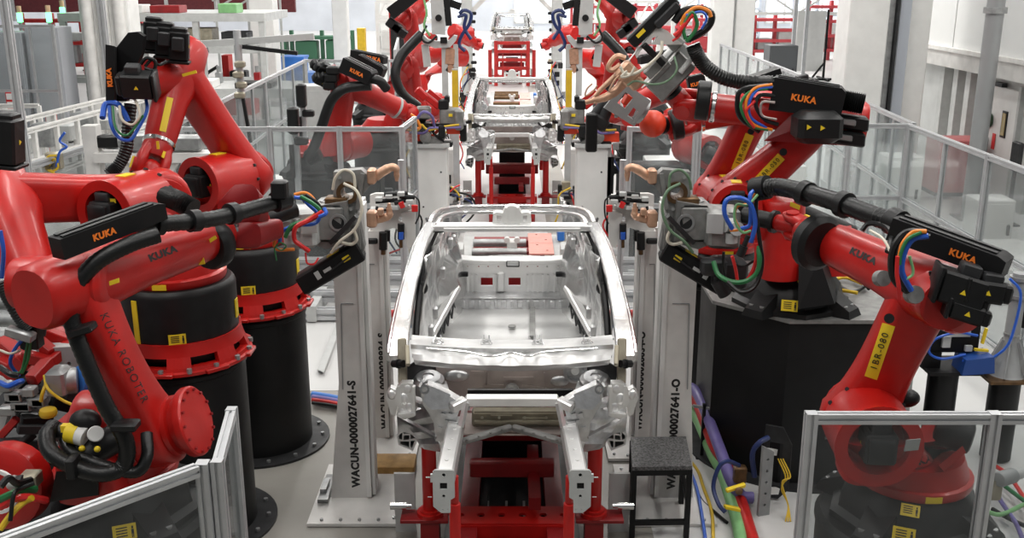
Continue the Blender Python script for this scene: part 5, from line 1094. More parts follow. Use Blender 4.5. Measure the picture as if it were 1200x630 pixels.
m = MB(); m.hexa([V(q) for q in ((x+.05, y-.25, .86), (x+.33, y-.25, .88), (x+.33, y-.02, .88), (x+.05, y-.02, .86), (x+.07, y-.25, 1.0), (x+.31, y-.25, 1.03), (x+.31, y-.02, 1.03), (x+.07, y-.02, 1.0))]); part(m, 'tool_block', mat('navy_block', (.012, .06, .26), .45), t)
m = MB(); m.tube([(x+.2, y-.12, 1.18), (x+.0, y-.16, 1.22), (x-.18, y-.16, 1.16), (x-.22, y-.16, 1.04), (x-.1, y-.16, .98), (x+.1, y-.16, 1.02)], .012, 6); part(m, 'blue_hose', BLUE, t)
m = MB(); m.bar((x+.26, y-.1, 1.1), (x+.28, y-.1, 1.24), .03, .02); m.bar((x+.18, y-.14, 1.06), (x+.30, y-.14, 1.05), .03, .02); parts(m, 'yellow_lever', YEL, t)
t = thing('channel_post', 'grey steel channel post with dark ladder side behind the numbered arm', 'post', (3.45, 9.0, 0))
x, y = 3.86, 9.45; m = MB(); m.box((x, y, .8), (.22, .03, 1.6)); m.box((x+.1, y+.1, .8), (.02, .2, 1.6)); part(m, 'channel', LGREY, t)
m = MB(); m.box((x-.16, y+.05, .78), (.02, .12, 1.5)); m.box((x-.115, y+.12, .78), (.10, .02, 1.5))
part(m, 'dark_side', DGREY, t)
m = MB()
for k in range(8): m.box((x-.15, y+.0, .12+.19*k), (.09, .03, .025))
parts(m, 'rung', STEEL, t)
for i, (pts, mm, nm, z) in enumerate((([(1165, 545), (1180, 555), (1195, 575), (1210, 600)], REDH, 'red', .3), ([(1160, 565), (1175, 590), (1190, 612), (1200, 635)], PURP, 'violet', .25), ([(1166, 560), (1185, 575), (1205, 590)], GREEN, 'dark green', .35), ([(1158, 600), (1175, 602), (1205, 588)], LGREEN, 'light green', .3), ([(1163, 596), (1180, 606), (1206, 618)], HOSE, 'black', .22))):
    lone('hose', mm, .018, [PZ(a, b, z*.35) for a, b in pts], f'{nm} hose at right edge beyond the bottom right fence', 'hose', 'hoses at right edge')
t = thing('cable_plug', 'grey cylindrical cable plug at right edge above the loose hoses', 'plug', PZ(1180, 560, .35))
m = MB(); m.rcyl(PZ(1170, 562, .5), PZ(1188, 556, .5), .06, .015, 16); part(m, 'body', MGREY, t); m = MB(); m.rcyl(PZ(1188, 556, .5), PZ(1196, 554, .5), .045, .01, 16); part(m, 'gland', LGREY, t); m = MB(); m.box(PZ(1164, 572, .4), (.1, .08, .16)); part(m, 'socket', TAN, t)
# cable heap on the platform and behind
for i, (pts, mm) in enumerate((([(965, 318), (985, 335), (1000, 342), (1015, 335)], HOSE), ([(970, 330), (990, 325), (1010, 332)], YELD), ([(975, 322), (992, 318), (1005, 325), (1018, 338)], HOSE), ([(968, 342), (985, 340), (1005, 343)], YELD))):
    lone('floor_cable', mm, .016, [PZ(a, b, 1.53+.01*i) for a, b in pts], ('black cable' if mm is HOSE else 'yellow cable')+[' draped across back of platform deck', ' curving over the platform deck', ' looping by the black cable shoe', ' lying flat at the deck edge'][i], 'cable', 'cables on the platform deck')
# ------------------------------------------------------------------ robots around the middle station
def far_robot(label, sgn, B, J2, J3, J5, tip, hd, Yb, **k):
    mx = lambda q: (P(600+sgn*q[0], q[1], q[2]))
    return robot(label, B, mx(J2), mx(J3), mx(J5), mx(tip), (hd[0]*sgn, hd[1], 0), far=True, group='robots at the middle station', **k)
def boxpart(c, ax, h, nm, m, par, bev=.01):
    mb = MB(); mb.obox(c, ax, h, bev); return part(mb, nm, m, par)
for s in (-1, 1):
    side = 'left' if s < 0 else 'right'
    X = s*3.05
    pedestal(f'far black drum pedestal behind the {side} cross fence', X, 15.7, 1.25, .5)
    D = far_robot(f'red robot behind the {side} cross fence, forearm reaching to the middle car', s, (X, 15.7, 1.25), (205, 172, 15.6), (197, 98, 15.3), (120, 133, 15.9), (104, 140, 16.2), (.9, .45), 15.7, side=1 if s > 0 else 1, wm=.17, hub_r=.25, elbow_r=.2, tube_r=.17, tube_end=.14, motors=(s < 0), wrist_ball=True)
    r = D['r']; mp = lambda a, b, Y: P(600+s*a, b, Y)
    if s < 0:
        hosebox(r, mp(197, 75, 15.0), mp(163, 92, 14.9), .22, .26, ZZ, V((0, -1, .3)), 'KUKA', .075, .55)
        hosebox(r, mp(180, 70, 15.5), mp(150, 86, 15.4), .18, .18, ZZ, V((0, -1, .3)))
        part(MB().tube([mp(165, 100, 14.9), mp(180, 101, 14.9), mp(197, 104, 14.8), mp(210, 115, 14.8), mp(217, 130, 14.8), mp(223, 148, 14.8), mp(232, 172, 14.8), mp(240, 186, 14.8)], .075, 10), 'dress_hose', HOSE, r)
        part(MB().tube([mp(165, 92, 14.9), mp(155, 95, 14.9), mp(147, 104, 15.0)], .07, 10), 'dress_hose', HOSE, r)
        for a, b in ((209, 82), (211, 91), (213, 100)): boxpart(mp(a, b, 15.0), (XX, YY, ZZ), (.09, .12, .06), 'motor', BLK, r, .02)
        part(MB().tube([mp(118, 150, 15.6), mp(112, 140, 15.5), mp(104, 131, 15.5), mp(94, 136, 15.6), mp(91, 148, 15.7)], .022, 7), 'air_hose', PURP, r)
        part(MB().tube([mp(120, 148, 15.5), mp(108, 150, 15.5), mp(112, 139, 15.5), mp(118, 134, 15.6)], .022, 7), 'air_hose', ORH, r)
    m = MB(); m.rcyl(mp(225, 178, 14.9), mp(240, 186, 14.9), .12, .03, 14); part(m, 'balancer', BLK, r)
    # upright robots beyond
    pedestal(f'distant black drum pedestal beside the {side} of the middle car', s*2.4, 18.6, 1.2, .48)
    E = far_robot(f'red robot standing {side} of the middle car with thick black hose up its arm', s, (s*2.4, 18.6, 1.2), (112, 128, 18.4), (122, 74, 18.2), (98, 44, 18.6), (90, 46, 18.7), (.8, .6), 18.6, wm=.17, hub_r=.24, elbow_r=.2, tube_r=.17, motors=False)
    r = E['r']
    part(MB().tube([mp(110, 125, 17.8), mp(128, 110, 17.7), mp(137, 88, 17.7), mp(130, 66, 17.8), mp(118, 52, 17.9), mp(106, 40, 18.0)], .085, 10), 'dress_hose', HOSE, r)
    hosebox(r, mp(187, 63, 19.5), mp(148, 71, 19.3), .16, .2, ZZ, V((0, -1, .2)), 'KUKA' if s < 0 else None, .10, .7)
    pedestal(f'black drum pedestal farther back on the {side}, under the topmost red robot', s*2.9, 21.8, 1.3, .48)
    T = far_robot(f'topmost red robot at {side} of the line, black box tilted above it', s, (s*2.9, 21.8, 1.3), (114, 62, 21.6), (122, 18, 21.3), (100, -8, 21.6), (92, -4, 21.7), (.8, .6), 21.8, wm=.18, hub_r=.24, elbow_r=.21, tube_r=.18, motors=False)
    r = T['r']
    hosebox(r, mp(142, 16, 20.8), mp(112, -6, 20.8), .24, .3, ZZ, V((0, -1, .3)))
    for a, b in ((138, 30), (132, 36)): boxpart(mp(a, b, 20.8), tuple(V(q).normalized() for q in ((.8, 0, s*.6), (0, 1, 0), (-s*.6, 0, .8))), (.16, .10, .09), 'motor', BLK, r, .02)
    pedestal(f'black drum pedestal in the far distance {side} of the line', s*2.6, 27, 1.0, .48)
    far_robot(f'small red robot in the distance {side} of the line', s, (s*2.6, 27, 1.0), (78, 68, 26.8), (62, 40, 26.6), (40, 52, 27.0), (34, 54, 27), (.7, .7), 27, wm=.18, hub_r=.25, elbow_r=.22, tube_r=.18, motors=False)
    # hanging C gun
    Yg2 = 17.6; Q = lambda a, b, dy=0: P(600+s*a, b, Yg2+dy)
    t = thing('welding_gun', f'tall grey welding gun with curved yoke left of the line' if s < 0 else 'tall grey welding gun with curved yoke right of the line', 'welding gun', Q(85, 55), 'grey guns above the middle car')
    m = MB(); m.hexa([Q(94, 40, -.15), Q(78, 41, -.15), Q(78, 41, .15), Q(94, 40, .15), Q(96, -6, -.15), Q(79, -6, -.15), Q(79, -6, .15), Q(96, -6, .15)]); part(m, 'body', LGREY, t)
    m = MB(); m.lathe(Q(86, 21, -.17), (0, -1, 0), [(.055, 0), (.055, .02), (0, .02)], 18); part(m, 'round_cap', BLK, t)
    m = MB(); m.prism([(P(600+s*a, b, Yg2).x, P(600+s*a, b, Yg2).z) for a, b in ((106, 43), (104, 50), (90, 56), (72, 55), (66, 48), (64, 42), (68, 41), (74, 47), (88, 48), (98, 46), (103, 41))], (0, Yg2, 0), XX, ZZ, .2); part(m, 'yoke', LGREY, t)
    m = MB(); m.bar(Q(102, 52), Q(99, 78), .12, .12); m.bar(Q(79, 54), Q(78, 112), .10, .10); m.bar(Q(66, 52), Q(65, 118), .08, .10); parts(m, 'leg', LGREY, t)
    m = MB(); m.bar(Q(72, 56), Q(73, 76), .17, .12, bev=.02); m.bar(Q(70, 76), Q(75, 84), .1, .1); parts(m, 'electrode', COPPER, t)
    m = MB(); m.bar(Q(84, 47, -.12), Q(76, 47, -.12), .05, .10); m.bar(Q(77, -4, -.1), Q(74, 30, -.1), .1, .1); m.bar(Q(60, 8), Q(74, 3), .1, .12); parts(m, 'bracket', BLK, t)
    hoses(t, [('cable', LGREEN, .02, [Q(104, -4, -.1), Q(100, 15, -.15), Q(103, 30, -.15), Q(96, 42, -.15)]), ('cable', HOSE, .02, [Q(100, 30, -.15), Q(106, 44, -.15), Q(98, 50, -.15), Q(88, 42, -.15)]), ('cable', mat('navy_hose', (.015, .03, .12), .4), .03, [Q(62, 16), Q(56, 12), Q(48, 16), Q(50, 28), Q(58, 40), Q(62, 52), Q(55, 60)]), ('cable', mat('navy_hose', (.015, .03, .12), .4), .03, [Q(64, 20), Q(54, 18), Q(56, 32), Q(48, 46)])])
    # yellow edged guard post
    t = thing('guard_post', f'grey post with yellow strip beside the {side} welding gun', 'post', P(600+s*66, 128, 17.0)*1.0)
    px = P(600+s*66, 128, 17.0).x; m = MB(); m.box((px, 17.0, 1.35), (.10, .10, 2.7)); part(m, 'post', EXTR, t); zz = P(600, 82, 17.0).z; z0 = P(600, 126, 17).z; m = MB(); m.box((px-s*.0, 16.93, (zz+z0)/2), (.10, .02, zz-z0)); part(m, 'yellow_strip', YELD, t)
    # white pedestal with tooling at middle station
    Yw = 15.9; xa, xb = P(600+s*112, 200, Yw).x, P(600+s*76, 200, Yw).x
    t = thing('tool_pedestal', f'wide white pedestal {side} of the middle car carrying orange tooling', 'pedestal', ((xa+xb)/2, Yw, 0), 'white tool pedestals')
    zt_ = P(600, 172, Yw).z; w = abs(xa-xb)
    m = MB(); m.box(((xa+xb)/2, Yw+.25, zt_/2), (w, .5, zt_), bev=.015); part(m, 'box', WHITE, t)
    m = MB(); m.box(((xa+xb)/2-s*-w*.56, Yw+.3, zt_/2), (.06, .4, zt_*.98)); m.box(((xa+xb)/2, Yw+.22, zt_+.02), (w+.08, .58, .05)); part(m, 'edge_plate', LGREY, t)
    m = MB(); m.box(((xa+xb)/2+s*w*.62, Yw+.3, zt_*.45), (.10, .4, zt_*.88)); part(m, 'dark_side', BLKM, t)
    m = MB()
    for dx, dz in ((-.3, .4), (.3, .75)): m.cyl(((xa+xb)/2+dx*w, Yw-.0, zt_*dz), ((xa+xb)/2+dx*w, Yw-.01, zt_*dz), .015, n=8)
    parts(m, 'bolt', DGREY, t)
    Q = lambda a, b, dy=0: P(600+s*a, b, Yw+.2+dy)
    t = thing('tooling_unit', f'orange and grey clamp tooling on the {side} white pedestal', 'tooling', Q(90, 170), 'clamp tooling units')
    m = MB(); m.bar(Q(125, 160), Q(103, 161), .18, .14); m.bar(Q(76, 152), Q(54, 152), .10, .12); m.bar(Q(100, 156), Q(90, 140), .06, .06); m.bar(Q(96, 162), Q(82, 148), .05, .05); parts(m, 'orange_beam', ORANGE, t)
    m = MB(); m.lathe(Q(101, 160, -.1), (0, -1, 0), [(.09, 0), (.09, .1), (.05, .11), (.05, .14), (0, .14)], 18); m.obox(Q(90, 164, -.05), (XX, YY, ZZ), (.12, .12, .06), .02); m.obox(Q(72, 136), (XX, YY, ZZ), (.17, .1, .13), .03); m.obox(Q(62, 140, -.1), (XX, YY, ZZ), (.07, .1, .16), .03); m.obox(Q(104, 132), (XX, YY, ZZ), (.12, .1, .1), .03); m.cyl(Q(86, 156), Q(79, 163), .08, n=14); parts(m, 'grey_motor', GREY, t)
    m = MB(); m.obox(Q(110, 169, -.1), (XX, YY, ZZ), (.08, .1, .05), .01); m.obox(Q(82, 154, -.15), (XX, YY, ZZ), (.05, .08, .10), .015); m.obox(Q(57, 155), (XX, YY, ZZ), (.05, .1, .14), .02); m.obox(Q(88, 168, .05), (XX, YY, ZZ), (.25, .12, .04), .01); m.obox(Q(95, 146), (XX, YY, ZZ), (.3, .1, .03)); parts(m, 'black_block', BLK, t)
    m = MB(); m.obox(Q(72, 135, -.12), (XX, YY, ZZ), (.03, .01, .02)); part(m, 'yellow_plate', YEL, t)
    hoses(t, [('cable', YELD, .018, [Q(122, 152, -.15), Q(110, 152, -.2), Q(106, 146, -.2), Q(98, 152, -.2), Q(78, 148, -.2), Q(62, 146, -.2)]), ('cable', PURP, .02, [Q(120, 155, -.12), Q(104, 156, -.2), Q(96, 150, -.2), Q(82, 150, -.2), Q(60, 149, -.2)]), ('cable', HOSE, .02, [Q(98, 148, -.15), Q(88, 160, -.2), Q(80, 165, -.2)])])
    t = thing('jointed_clamp', f'small red jointed clamp arm above the {side} orange tooling', 'clamp', Q(100, 120))
    m = MB(); m.bar(Q(112, 104), Q(100, 116), .14, .12, bev=.02); m.bar(Q(104, 110), Q(84, 126), .12, .10, bev=.02); m.bar(Q(98, 106), Q(80, 120), .06, .06); part(m, 'arm', RED, t)
    m = MB(); m.obox(Q(80, 122), (XX, YY, ZZ), (.08, .1, .08), .02); m.obox(Q(76, 116), (XX, YY, ZZ), (.04, .08, .06), .02); parts(m, 'black_head', BLK, t)
    # fences
    Xs = s
    fence(f'clear cross fence behind the {side} robots, square to the line', [(s*1.50, 13.9), (s*2.35, 13.9), (s*3.3, 13.9), (s*4.5, 13.9)] if s < 0 else [(1.6, 13.9), (2.5, 13.9)], 2.2, 1.1, post=.07)
    if s < 0: fence('short clear fence turning back beside the left white pedestal', [(-1.50, 13.98), (-1.42, 14.9)], 2.2, 1.1, post=.07)
# right long fence
fence('clear cross fence at right meeting the long fence corner', [(2.6, 14.2), (3.6, 14.2), (4.7, 14.2), (5.5, 14.2)], 2.2, 1.15, post=.07)
fence('long clear fence along the right aisle nearest the right wall', [(5.52, 9.2), (5.5, 11.7), (5.5, 14.12)], 2.2, 1.15, post=.07, nmid=1)
fence('long clear fence continuing away up the right side', [(5.6, 14.3), (5.75, 16.8), (5.9, 19.5), (6.0, 23), (6.1, 27), (6.2, 31)], 2.2, 1.15, post=.07, nmid=2)
fence('clear fence running away up the left side behind the leaning robot', [(-4.7, 14.0), (-4.8, 17.0), (-4.9, 20.5), (-5.0, 25)], 2.2, 1.15, post=.07, nmid=2, panel=PCARBN)
fence('clear fence facing the viewer far up the left aisle', [(-5.0, 25.2), (-3.6, 25.2), (-2.4, 25.2)], 2.2, 1.15, post=.07, nmid=1)
fence('tall clear fence at far left with high posts beside the stretched red arm', [(-7.6, 12.6), (-5.85, 12.2), (-5.6, 14.4)], 2.0, .9, post=.09, posts_up=2.4, panel=PCARBN)
fence('clear panel fence with ribs at left of the far robots', [(-3.7, 34), (-3.2, 28.5)], 2.2, None, post=.07, nmid=9, panel=PCARBN)
# ------------------------------------------------------------------ transfer carriages between the cars
def carriage(y, label, L=1.0):
    t = thing('transfer_carriage', label, 'carriage', (0, y, 0), 'transfer carriages between the cars')
    m = MB(); m.box((0, y, .13), (1.5, 1.6*L, .26)); m.box((-.62, y, .38), (.14, 1.5*L, .24)); m.box((.62, y, .38), (.14, 1.5*L, .24)); part(m, 'bed', LGREY, t)
    for yy in (-.62, -.1, .5): m = MB(); m.box((-.05, y+yy*L, .45), (1.0, .22, .10)); part(m, 'red_beam', RED2, t)
    for yy in ((-.38, .12) if L == 1 else (-.6, -.38, .12, .35, .55)): m = MB(); m.rcyl((-.55, y+yy*L, .54), (.2, y+yy*L, .54), .055, .005, 16); part(m, 'roller', STEEL if L == 1 else BRONZE, t)
    for yy in ((-.30, .27) if L == 1 else (-.45, .22)): m = MB(); m.prism([(-.17, -.28*L), (.17, -.28*L), (.17, .28*L), (-.17, .28*L)], (.40, y+yy*L, .56), XX, YY, .02, [circ(-.05, .2, .02, 8), circ(.08, -.1, .02, 8)]); part(m, 'salmon_plate', PINK, t)
    m = MB(); m.box((0, y-.2, .6), (.14, .2, .14), bev=.02); m.cyl((-.07, y-.3, .68), (-.07, y-.2, .68), .04, n=10); m.cyl((.07, y-.3, .68), (.07, y-.2, .68), .04, n=10); part(m, 'clamp', WHITE2, t)
    m = MB(); m.box((.70, y+.4, .6), (.1, .3, .16), bev=.02); part(m, 'blue_motor', BLUEP, t)
    for sx_ in (-.75, .75): m = MB(); m.box((sx_, y-.6, .5), (.2, .35, .4), bev=.02); part(m, 'grey_block', LGREY, t)
    return t
c1 = carriage(13.9, 'red and silver transfer carriage seen through the nearest car rear window')
carriage(31.2, 'pale transfer carriage with salmon plates seen through the middle car window', 3.0)
t = thing('ladder_carrier', 'red ladder frame standing below the farthest car body', 'frame', (0, 40.2, 0))
for k in range(5): m = MB(); m.box((0, 40.2, .35+.32*k), (1.15, .12, .12)); part(m, 'rung', REDF, t)
for s in (-1, 1): m = MB(); m.box((s*.62, 40.2, .85), (.14, .2, 1.7)); part(m, 'upright', REDF, t); m = MB(); m.box((s*.85, 40.4, .7), (.14, .2, 1.3)); part(m, 'upright', REDF, t)
# gantry
t = thing('gantry', 'light grey portal gantry standing over the line near the farthest car', 'gantry', (0, 33, 0))
for s in (-1, 1):
    x = s*1.42; m = MB(); m.box((x, 33, 2.4), (.34, .34, 4.8), bev=.02); part(m, 'column', LGREY, t)
    m = MB(); m.box((x, 33, .02), (.6, .6, .04)); part(m, 'foot', LGREY, t)
    m = MB(); m.bar((x, 33, 2.9), (s*.75, 33, 3.55), .14, .14); part(m, 'brace', WHITE2, t)
    m = MB()
    for k in range(9): m.box((x-s*.22, 32.8, 1.0+.25*k), (.08+.05*(k % 3), .1, .10), bev=.02)
    parts(m, 'control_block', BLK, t)
    m = MB(); m.bar((s*.98, 29.5, .7), (s*2.1, 27.5, .35), .16, .12); q = solo(m, 'guide_rail', REDF, f'sloping red guide rail {"left" if s < 0 else "right"} of the line beyond the middle car', 'rail', 'red guide rails')
for z in (3.62, 4.1): m = MB(); m.box((0, 33, z), (3.2, .3, .22)); part(m, 'crossbeam', LGREY, t)
# floor conveyor rails left and right of car, utility pipes
for s in (-1, 1):
    nm = 'left' if s < 0 else 'right'
    t = thing('cross_rail', f'low silver cross rails on the floor {nm} of the nearest car rear', 'rail', (s*2.0, 12.8, 0), 'silver cross rails')
    for k in range(4): m = MB(); prof(m, (s*.95, 12.2+.42*k, .10+.10*k), (s*4.4, 12.2+.42*k, .10+.10*k), .14); part(m, 'rail', EXTR, t)
    for k in range(3): m = MB(); m.box((s*(1.3+1.2*k), 12.9, .12), (.12, 1.6, .2)); part(m, 'sleeper', LGREY, t)
    t = thing('pipe_pair', f'red and blue pipe pair on posts {nm} of the nearest car', 'pipes', (s*1.3, 11.0, 0), 'red and blue pipe pairs')
    m = MB(); m.rcyl((s*1.02, 11, .50), (s*1.55, 11, .50), .045, .004, 14); part(m, 'red_pipe', REDF, t); m = MB(); m.rcyl((s*1.02, 11, .38), (s*1.55, 11, .38), .05, .004, 14); part(m, 'blue_pipe', BLUEP, t)
    for xx in (1.12, 1.28, 1.45): m = MB(); m.box((s*xx, 10.95, .33), (.03, .08, .66)); part(m, 'holder', STEEL, t)
    t = thing('rail_post', f'slender aluminium post with foot behind the {nm} clamp fixture', 'post', (s*1.27, 11.6, 0), 'slender aluminium posts')
    m = MB(); prof(m, (s*1.27, 11.6, .02), (s*1.27, 11.6, 2.15), .07, YY); part(m, 'upright', EXTR, t); m = MB(); m.box((s*1.27, 11.6, .012), (.24, .2, .024)); part(m, 'foot', EXTR, t)
m = MB(); m.hexa([PZ(a, b, z) for z in (.005, .06) for a, b in ((372, 433), (379, 436), (399, 384), (393, 380))]); solo(m, 'floor_channel', LGREY, 'grey flat channel lying on bright floor beside the left coded post', 'channel')
for i, (c, nm) in enumerate(((BLUEP, 'blue'), (PURP, 'violet'), (REDF, 'thin red'), (BLK, 'black'))):
    lone('cable_run', c, .035-.006*i, [PZ(366, 462+i*3.2, .06), PZ(385, 465+i*3, .06), PZ(400, 468+i*3, .06)], f'{nm} cable run on the floor right of the rear drum foot', 'cable', 'cable runs by the rear drum')
# ------------------------------------------------------------------ left clutter at bottom left
t = thing('conveyor', 'silver conveyor rails passing behind the front left robot arm', 'conveyor', (-4.4, 10.2, 0))
for k in range(5): m = MB(); m.rcyl((-6.6, 9.3+.42*k, .62+.05*k), (-2.9, 9.3+.42*k, .62+.05*k), .075, .01, 14); part(m, 'rail', STEEL, t)
for xx in (-6, -4.6, -3.2): m = MB(); m.box((xx, 10.2, .3), (.14, 2.0, .6)); part(m, 'support', DGREY, t)
t = thing('lift_fixture', 'red welded ladder fixture at bottom left below the black ball wrist', 'fixture', P(50, 420, 6.4))
def rb(a, b, w=.07, par=None, nm='red_bar', mm=None): 
    m = MB(); m.bar(P(*a), P(*b), w, w, bev=.008); part(m, nm, mm or RED, par)
for a, b in (((48, 388, 6.6), (86, 402, 6.6)), ((86, 400, 6.6), (58, 424, 6.4)), ((48, 390, 6.6), (60, 386, 6.9)), ((45, 400, 6.5), (62, 414, 6.45)), ((66, 396, 6.7), (52, 412, 6.5)), ((26, 416, 6.4), (58, 424, 6.4)), ((58, 422, 6.4), (36, 446, 6.2)), ((60, 386, 6.9), (88, 396, 6.8))): rb(a, b, .075, t)
for a, b in (((0, 400, 6.7), (30, 425, 6.6)), ((0, 425, 6.6), (45, 445, 6.5)), ((10, 440, 6.4), (30, 420, 6.4))): rb(a, b, .11, t, 'dark_red_bar', REDF)
t = thing('gear_motor', 'silver gear motor with blue end cap at bottom left', 'motor', P(72, 450, 6.2))
m = MB(); m.rcyl(P(60, 448, 6.1), P(92, 445, 6.15), .085, .02, 18); m.obox(P(70, 446, 6.1), (XX, YY, ZZ), (.06, .08, .09), .02); part(m, 'housing', STEEL, t); m = MB(); m.rcyl(P(91, 445, 6.15), P(103, 444, 6.2), .095, .02, 18); part(m, 'end_cap', BLUEP, t)
m = MB(); m.prism([(-.28, -.14), (.2, -.14), (.28, .02), (.2, .14), (-.2, .14)], P(85, 426, 6.5), (1, 0, .05), ZZ, .1, [circ(-.1+.1*k, .02*(k % 2), .015, 8) for k in range(3)]); part(m, 'bracket', LGREY, t)
m = MB(); m.rcyl(P(56, 478, 6.0), P(57, 488, 6.0), .055, .02, 12); part(m, 'yellow_knob', YELD, t)
t = thing('steel_machine', 'dark cluttered steel machine frame at bottom left edge', 'machine', P(30, 520, 6.3))
mm_ = (((0, 480, 6.2), (40, 440, 6.4), .10, DGREY), ((20, 500, 6.2), (44, 452, 6.3), .09, DGREY), ((0, 523, 6.0), (50, 520, 6.2), .09, DGREY), ((0, 545, 5.9), (40, 507, 6.1), .05, DGREY), ((24, 494, 6.0), (62, 492, 6.1), .08, BLKM), ((20, 502, 5.95), (58, 502, 6.05), .06, DGREY), ((0, 512, 6.1), (20, 490, 6.1), .05, REDF), ((0, 505, 6.3), (12, 470, 6.3), .06, LGREY), ((30, 478, 6.3), (34, 446, 6.4), .05, STEEL), ((46, 485, 6.3), (48, 460, 6.3), .09, LGREY), ((0, 460, 6.5), (28, 455, 6.5), .05, STEEL), ((10, 470, 6.4), (60, 463, 6.4), .04, STEEL), ((0, 535, 6.2), (70, 530, 6.4), .12, BLKM), ((25, 515, 6.2), (45, 550, 6.0), .04, BLKM), ((60, 470, 6.3), (95, 478, 6.4), .08, BLKM), ((75, 462, 6.3), (110, 470, 6.4), .10, DGREY))
for a, b, w, c in mm_: m = MB(); m.bar(P(*a), P(*b), w, w, bev=.008); part(m, 'frame_bar', c, t)
m = MB(); m.hexa([V(q) for q in ((-4.5, 6.2, .0), (-3.1, 6.2, .0), (-3.1, 7.9, .0), (-4.5, 7.9, .0), (-4.5, 6.2, .95), (-3.2, 6.2, .95), (-3.2, 7.9, .95), (-4.5, 7.9, .95))]); part(m, 'housing', DGREY, t)
m = MB()
for k in range(10): m.obox(P(8+9*(k % 5)+3*(k//5), 452+9*(k % 3)+k*2, 6.1), (XX, YY, ZZ), (.04+.01*(k % 3), .04, .03), .008)
parts(m, 'bracket_block', STEEL, t)
hoses(t, [('cable', YELD, .010, [(52, 440, 6.1), (56, 455, 6.0), (72, 468, 6.0), (90, 476, 6.0)]), ('cable', BLUE, .018, [(0, 448, 6.0), (10, 452, 5.95), (20, 448, 5.95), (26, 446, 6.0)]), ('cable', CREAM, .008, [(0, 410, 6.1), (12, 414, 6.05), (24, 410, 6.1)]), ('cable', YELD, .012, [(56, 446, 6.05), (50, 460, 6.0), (48, 470, 6.0)]), ('cable', HOSE, .02, [(0, 430, 6.1), (12, 438, 6.0), (22, 440, 6.0)])])
t = thing('cable_reel', 'red round reel at bottom left edge with pale ring on it', 'reel', P(15, 570, 5.3))
m = MB(); m.lathe(P(20, 562, 5.5), V((-.15, -1, .15)), [(.0, 0), (.24, 0), (.25, .02), (.25, .14), (.22, .16), (.12, .165), (.12, .14), (0, .14)], 28); part(m, 'drum', RED, t)
m = MB(); m.ring(P(-2, 575, 5.25), V((-.1, -1, .15)), .13, .11, .02, 28); part(m, 'pale_ring', WHITE, t)
for i, (pts, c, nm, r_) in enumerate((([(0, 585, 5.1), (15, 578, 5.1), (30, 573, 5.15), (42, 573, 5.2)], GREEN, 'green hose', .022), ([(0, 594, 5.1), (12, 586, 5.1), (28, 582, 5.1), (44, 584, 5.15), (54, 586, 5.2)], REDH, 'red hose', .022), ([(0, 570, 5.0), (10, 560, 5.05), (20, 566, 5.1), (36, 562, 5.2)], HOSE, 'black hose', .02), ([(0, 620, 5.0), (15, 600, 5.05), (28, 588, 5.1), (38, 583, 5.1)], YELD, 'yellow sleeved cable', .018), ([(12, 610, 5.0), (16, 580, 5.05), (24, 572, 5.1), (40, 566, 5.15)], HOSE, 'black looped cable', .012))):
    solo(MB().tube([P(*q) for q in pts], r_, 8, 5), 'hose', c, nm+' at bottom left beside the red reel', 'hose', 'hoses at bottom left')
t = thing('connector', 'grey cable connector above the red reel at bottom left', 'connector', P(15, 565, 5.2))
m = MB(); m.rcyl(P(10, 566, 5.2), P(20, 564, 5.2), .04, .01, 14); part(m, 'coupling', LGREY, t); m = MB(); m.rcyl(P(20, 564, 5.2), P(28, 563, 5.2), .035, .008, 14); part(m, 'gland', DGREY, t); m = MB(); m.obox(P(36, 561, 5.25), (XX, YY, ZZ), (.05, .05, .04), .008); part(m, 'block', TAN, t)
# ------------------------------------------------------------------ tool table behind the leaning robot (left)
t = thing('tool_table', 'white braced steel table with clamp on top behind the stretched arm', 'table', (-4.6, 13.0, 0))
for xx, zz in ((-5.35, 2.35), (-4.9, 1.95), (-3.95, 1.95)): m = MB(); m.box((xx, 13.0, zz/2), (.18, .18, zz)); part(m, 'leg', WHITE2, t)
m = MB(); m.box((-4.5, 13.0, 1.95), (1.6, .3, .12)); part(m, 'top_beam', WHITE2, t)
m = MB(); m.bar((-4.9, 12.95, .9), (-4.3, 12.95, 1.9), .10, .10); part(m, 'brace', WHITE2, t)
m = MB(); m.box((-4.7, 13, 2.14), (.42, .26, .24), bev=.03); m.box((-4.2, 13, 2.12), (.5, .2, .2), bev=.03); m.cyl((-5.0, 13, 2.14), (-4.75, 13, 2.14), .09, n=12); parts(m, 'clamp', STEEL, t)
m = MB(); m.box((-5.15, 13, 2.14), (.28, .16, .16), bev=.02); m.box((-4.82, 12.9, 1.35), (.14, .06, .7)); parts(m, 'black_block', BLK, t)
hoses(t, [('yellow_cable', YELD, .014, [P(60, 183, 12.7), P(54, 190, 12.7), P(60, 200, 12.7), P(68, 196, 12.7), P(64, 186, 12.7), P(57, 195, 12.7)]), ('blue_cable', BLUE, .016, [P(76, 155, 12.7), P(70, 165, 12.7), P(78, 172, 12.7), P(70, 178, 12.7), P(66, 195, 12.7)]), ('yellow_cable', YELD, .014, [P(66, 182, 12.65), P(56, 184, 12.65), P(54, 197, 12.65), P(64, 203, 12.65)])])
m = MB(); m.box(P(64, 188, 12.8), (.2, .1, .22), bev=.02); part(m, 'valve_block', TAN, t)

